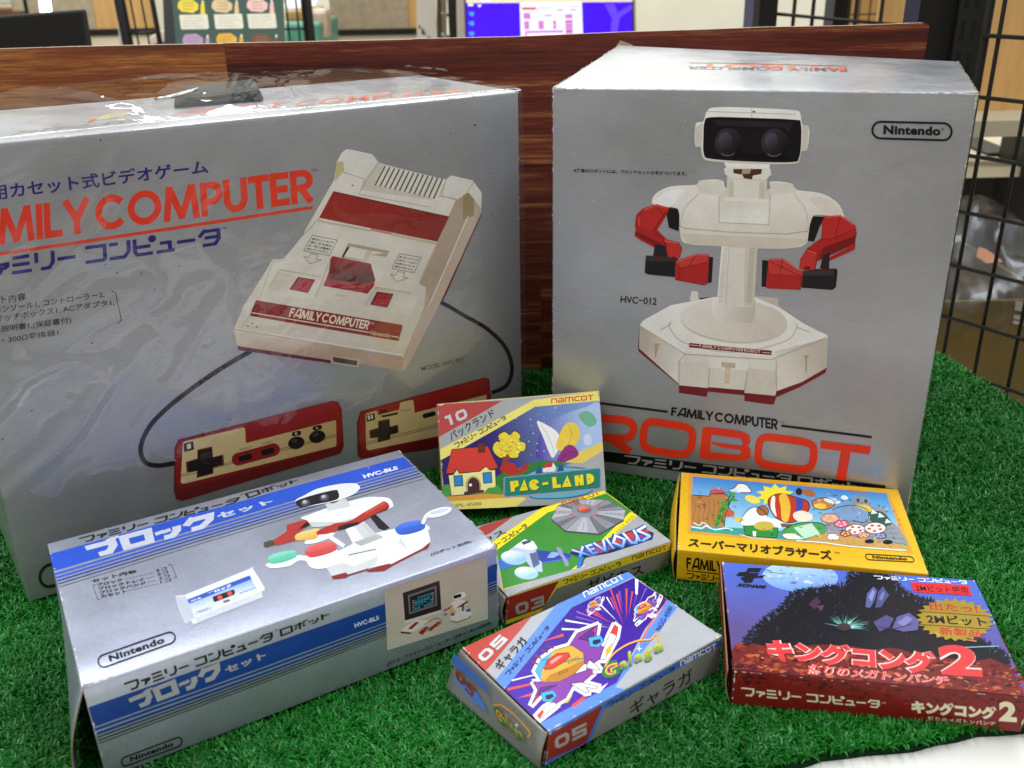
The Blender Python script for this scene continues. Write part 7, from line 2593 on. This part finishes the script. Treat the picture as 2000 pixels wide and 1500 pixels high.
bm.to_mesh(me)
bm.free()
o = link('plastic_bag', me, BAG)
tag(o, 'crumpled clear plastic bag hanging over the rim of the olive carton', 'bag')
o = MB().slab([at(1925, 515, 1.2), at(1962, 512, 1.2), at(1945, 498, 1.22), at(1930, 494, 1.22)], (.0, .03, 0)).build('paper_scrap', mat('orange_paper', '#c8835a', .8), None, .002)
tag(o, 'orange paper scrap inside the clear bag', 'paper')
# darker room behind, right: grid, post and wood
t = thing('grid_panel', 'black wire grid on a thick black post, above the right half of the wood-plank panel', 'grid panel', tuple(at(1490, 60, 1.3) * (1, 1, 0) + (0, 0, FLOOR_Z)), 'black wire grid panels')
upright(MB(), 1470, 1482, 1.3, FLOOR_Z, 1.1, .05).build('frame_bar', mat('grey_post', '#3a3a36', .5, .3), t)
upright(MB(), 1483, 1517, 1.3, FLOOR_Z, 1.1, .05).build('post', M_BLK, t)
mb = MB()
for xx in (1551, 1588, 1672, 1722, 1772):
    a = at(xx, 20, 1.31)
    mb.tube([(a[0], 1.31, FLOOR_Z), (a[0], 1.31, 1.1)], .0024, 6)
xa, xb = at(1515, 30, 1.306)[0], at(1790, 30, 1.306)[0]
z00 = at(1515, 27, 1.306)[2]
slope = at(1680, 42, 1.306)[2] - at(1515, 27, 1.306)[2]
ln = at(1680, 42, 1.306)[0] - xa
for k in range(-14, 10):
    z = z00 + k * .058
    mb.tube([(xa, 1.305, z), (xb, 1.305, z + slope / ln * (xb - xa))], .0022, 6)
mb.build('wires', M_BLK, t)
upright(MB(), 1627, 1653, 1.34, FLOOR_Z, 1.1, .04).build('post', M_BLK, t)
o = upright(MB(), 1655, 1772, 2.0, FLOOR_Z, 1.1, .02).build('wooden_door', M_TAN)
tag(o, 'light wood door seen through the grid above the right half of the panel', 'door')
wire_grid('grid_panel', 'fine black wire grid hanging before the light wood door', 'grid panel', [(at(1655, 40, 1.9)[0], 1.9, FLOOR_Z), (at(1780, 40, 1.9)[0], 1.9, FLOOR_Z), (at(1780, 40, 1.9)[0], 1.9, 1.1), (at(1655, 40, 1.9)[0], 1.9, 1.1)], 6, 40, .0014, (.004, .004, .004, .004), 'black wire grid panels')
o = upright(MB(), 1774, 1784, 1.7, FLOOR_Z, 1.1, .02).build('white_strip', M_PLAS)
tag(o, 'narrow white upright strip left of the black slotted post', 'strip')
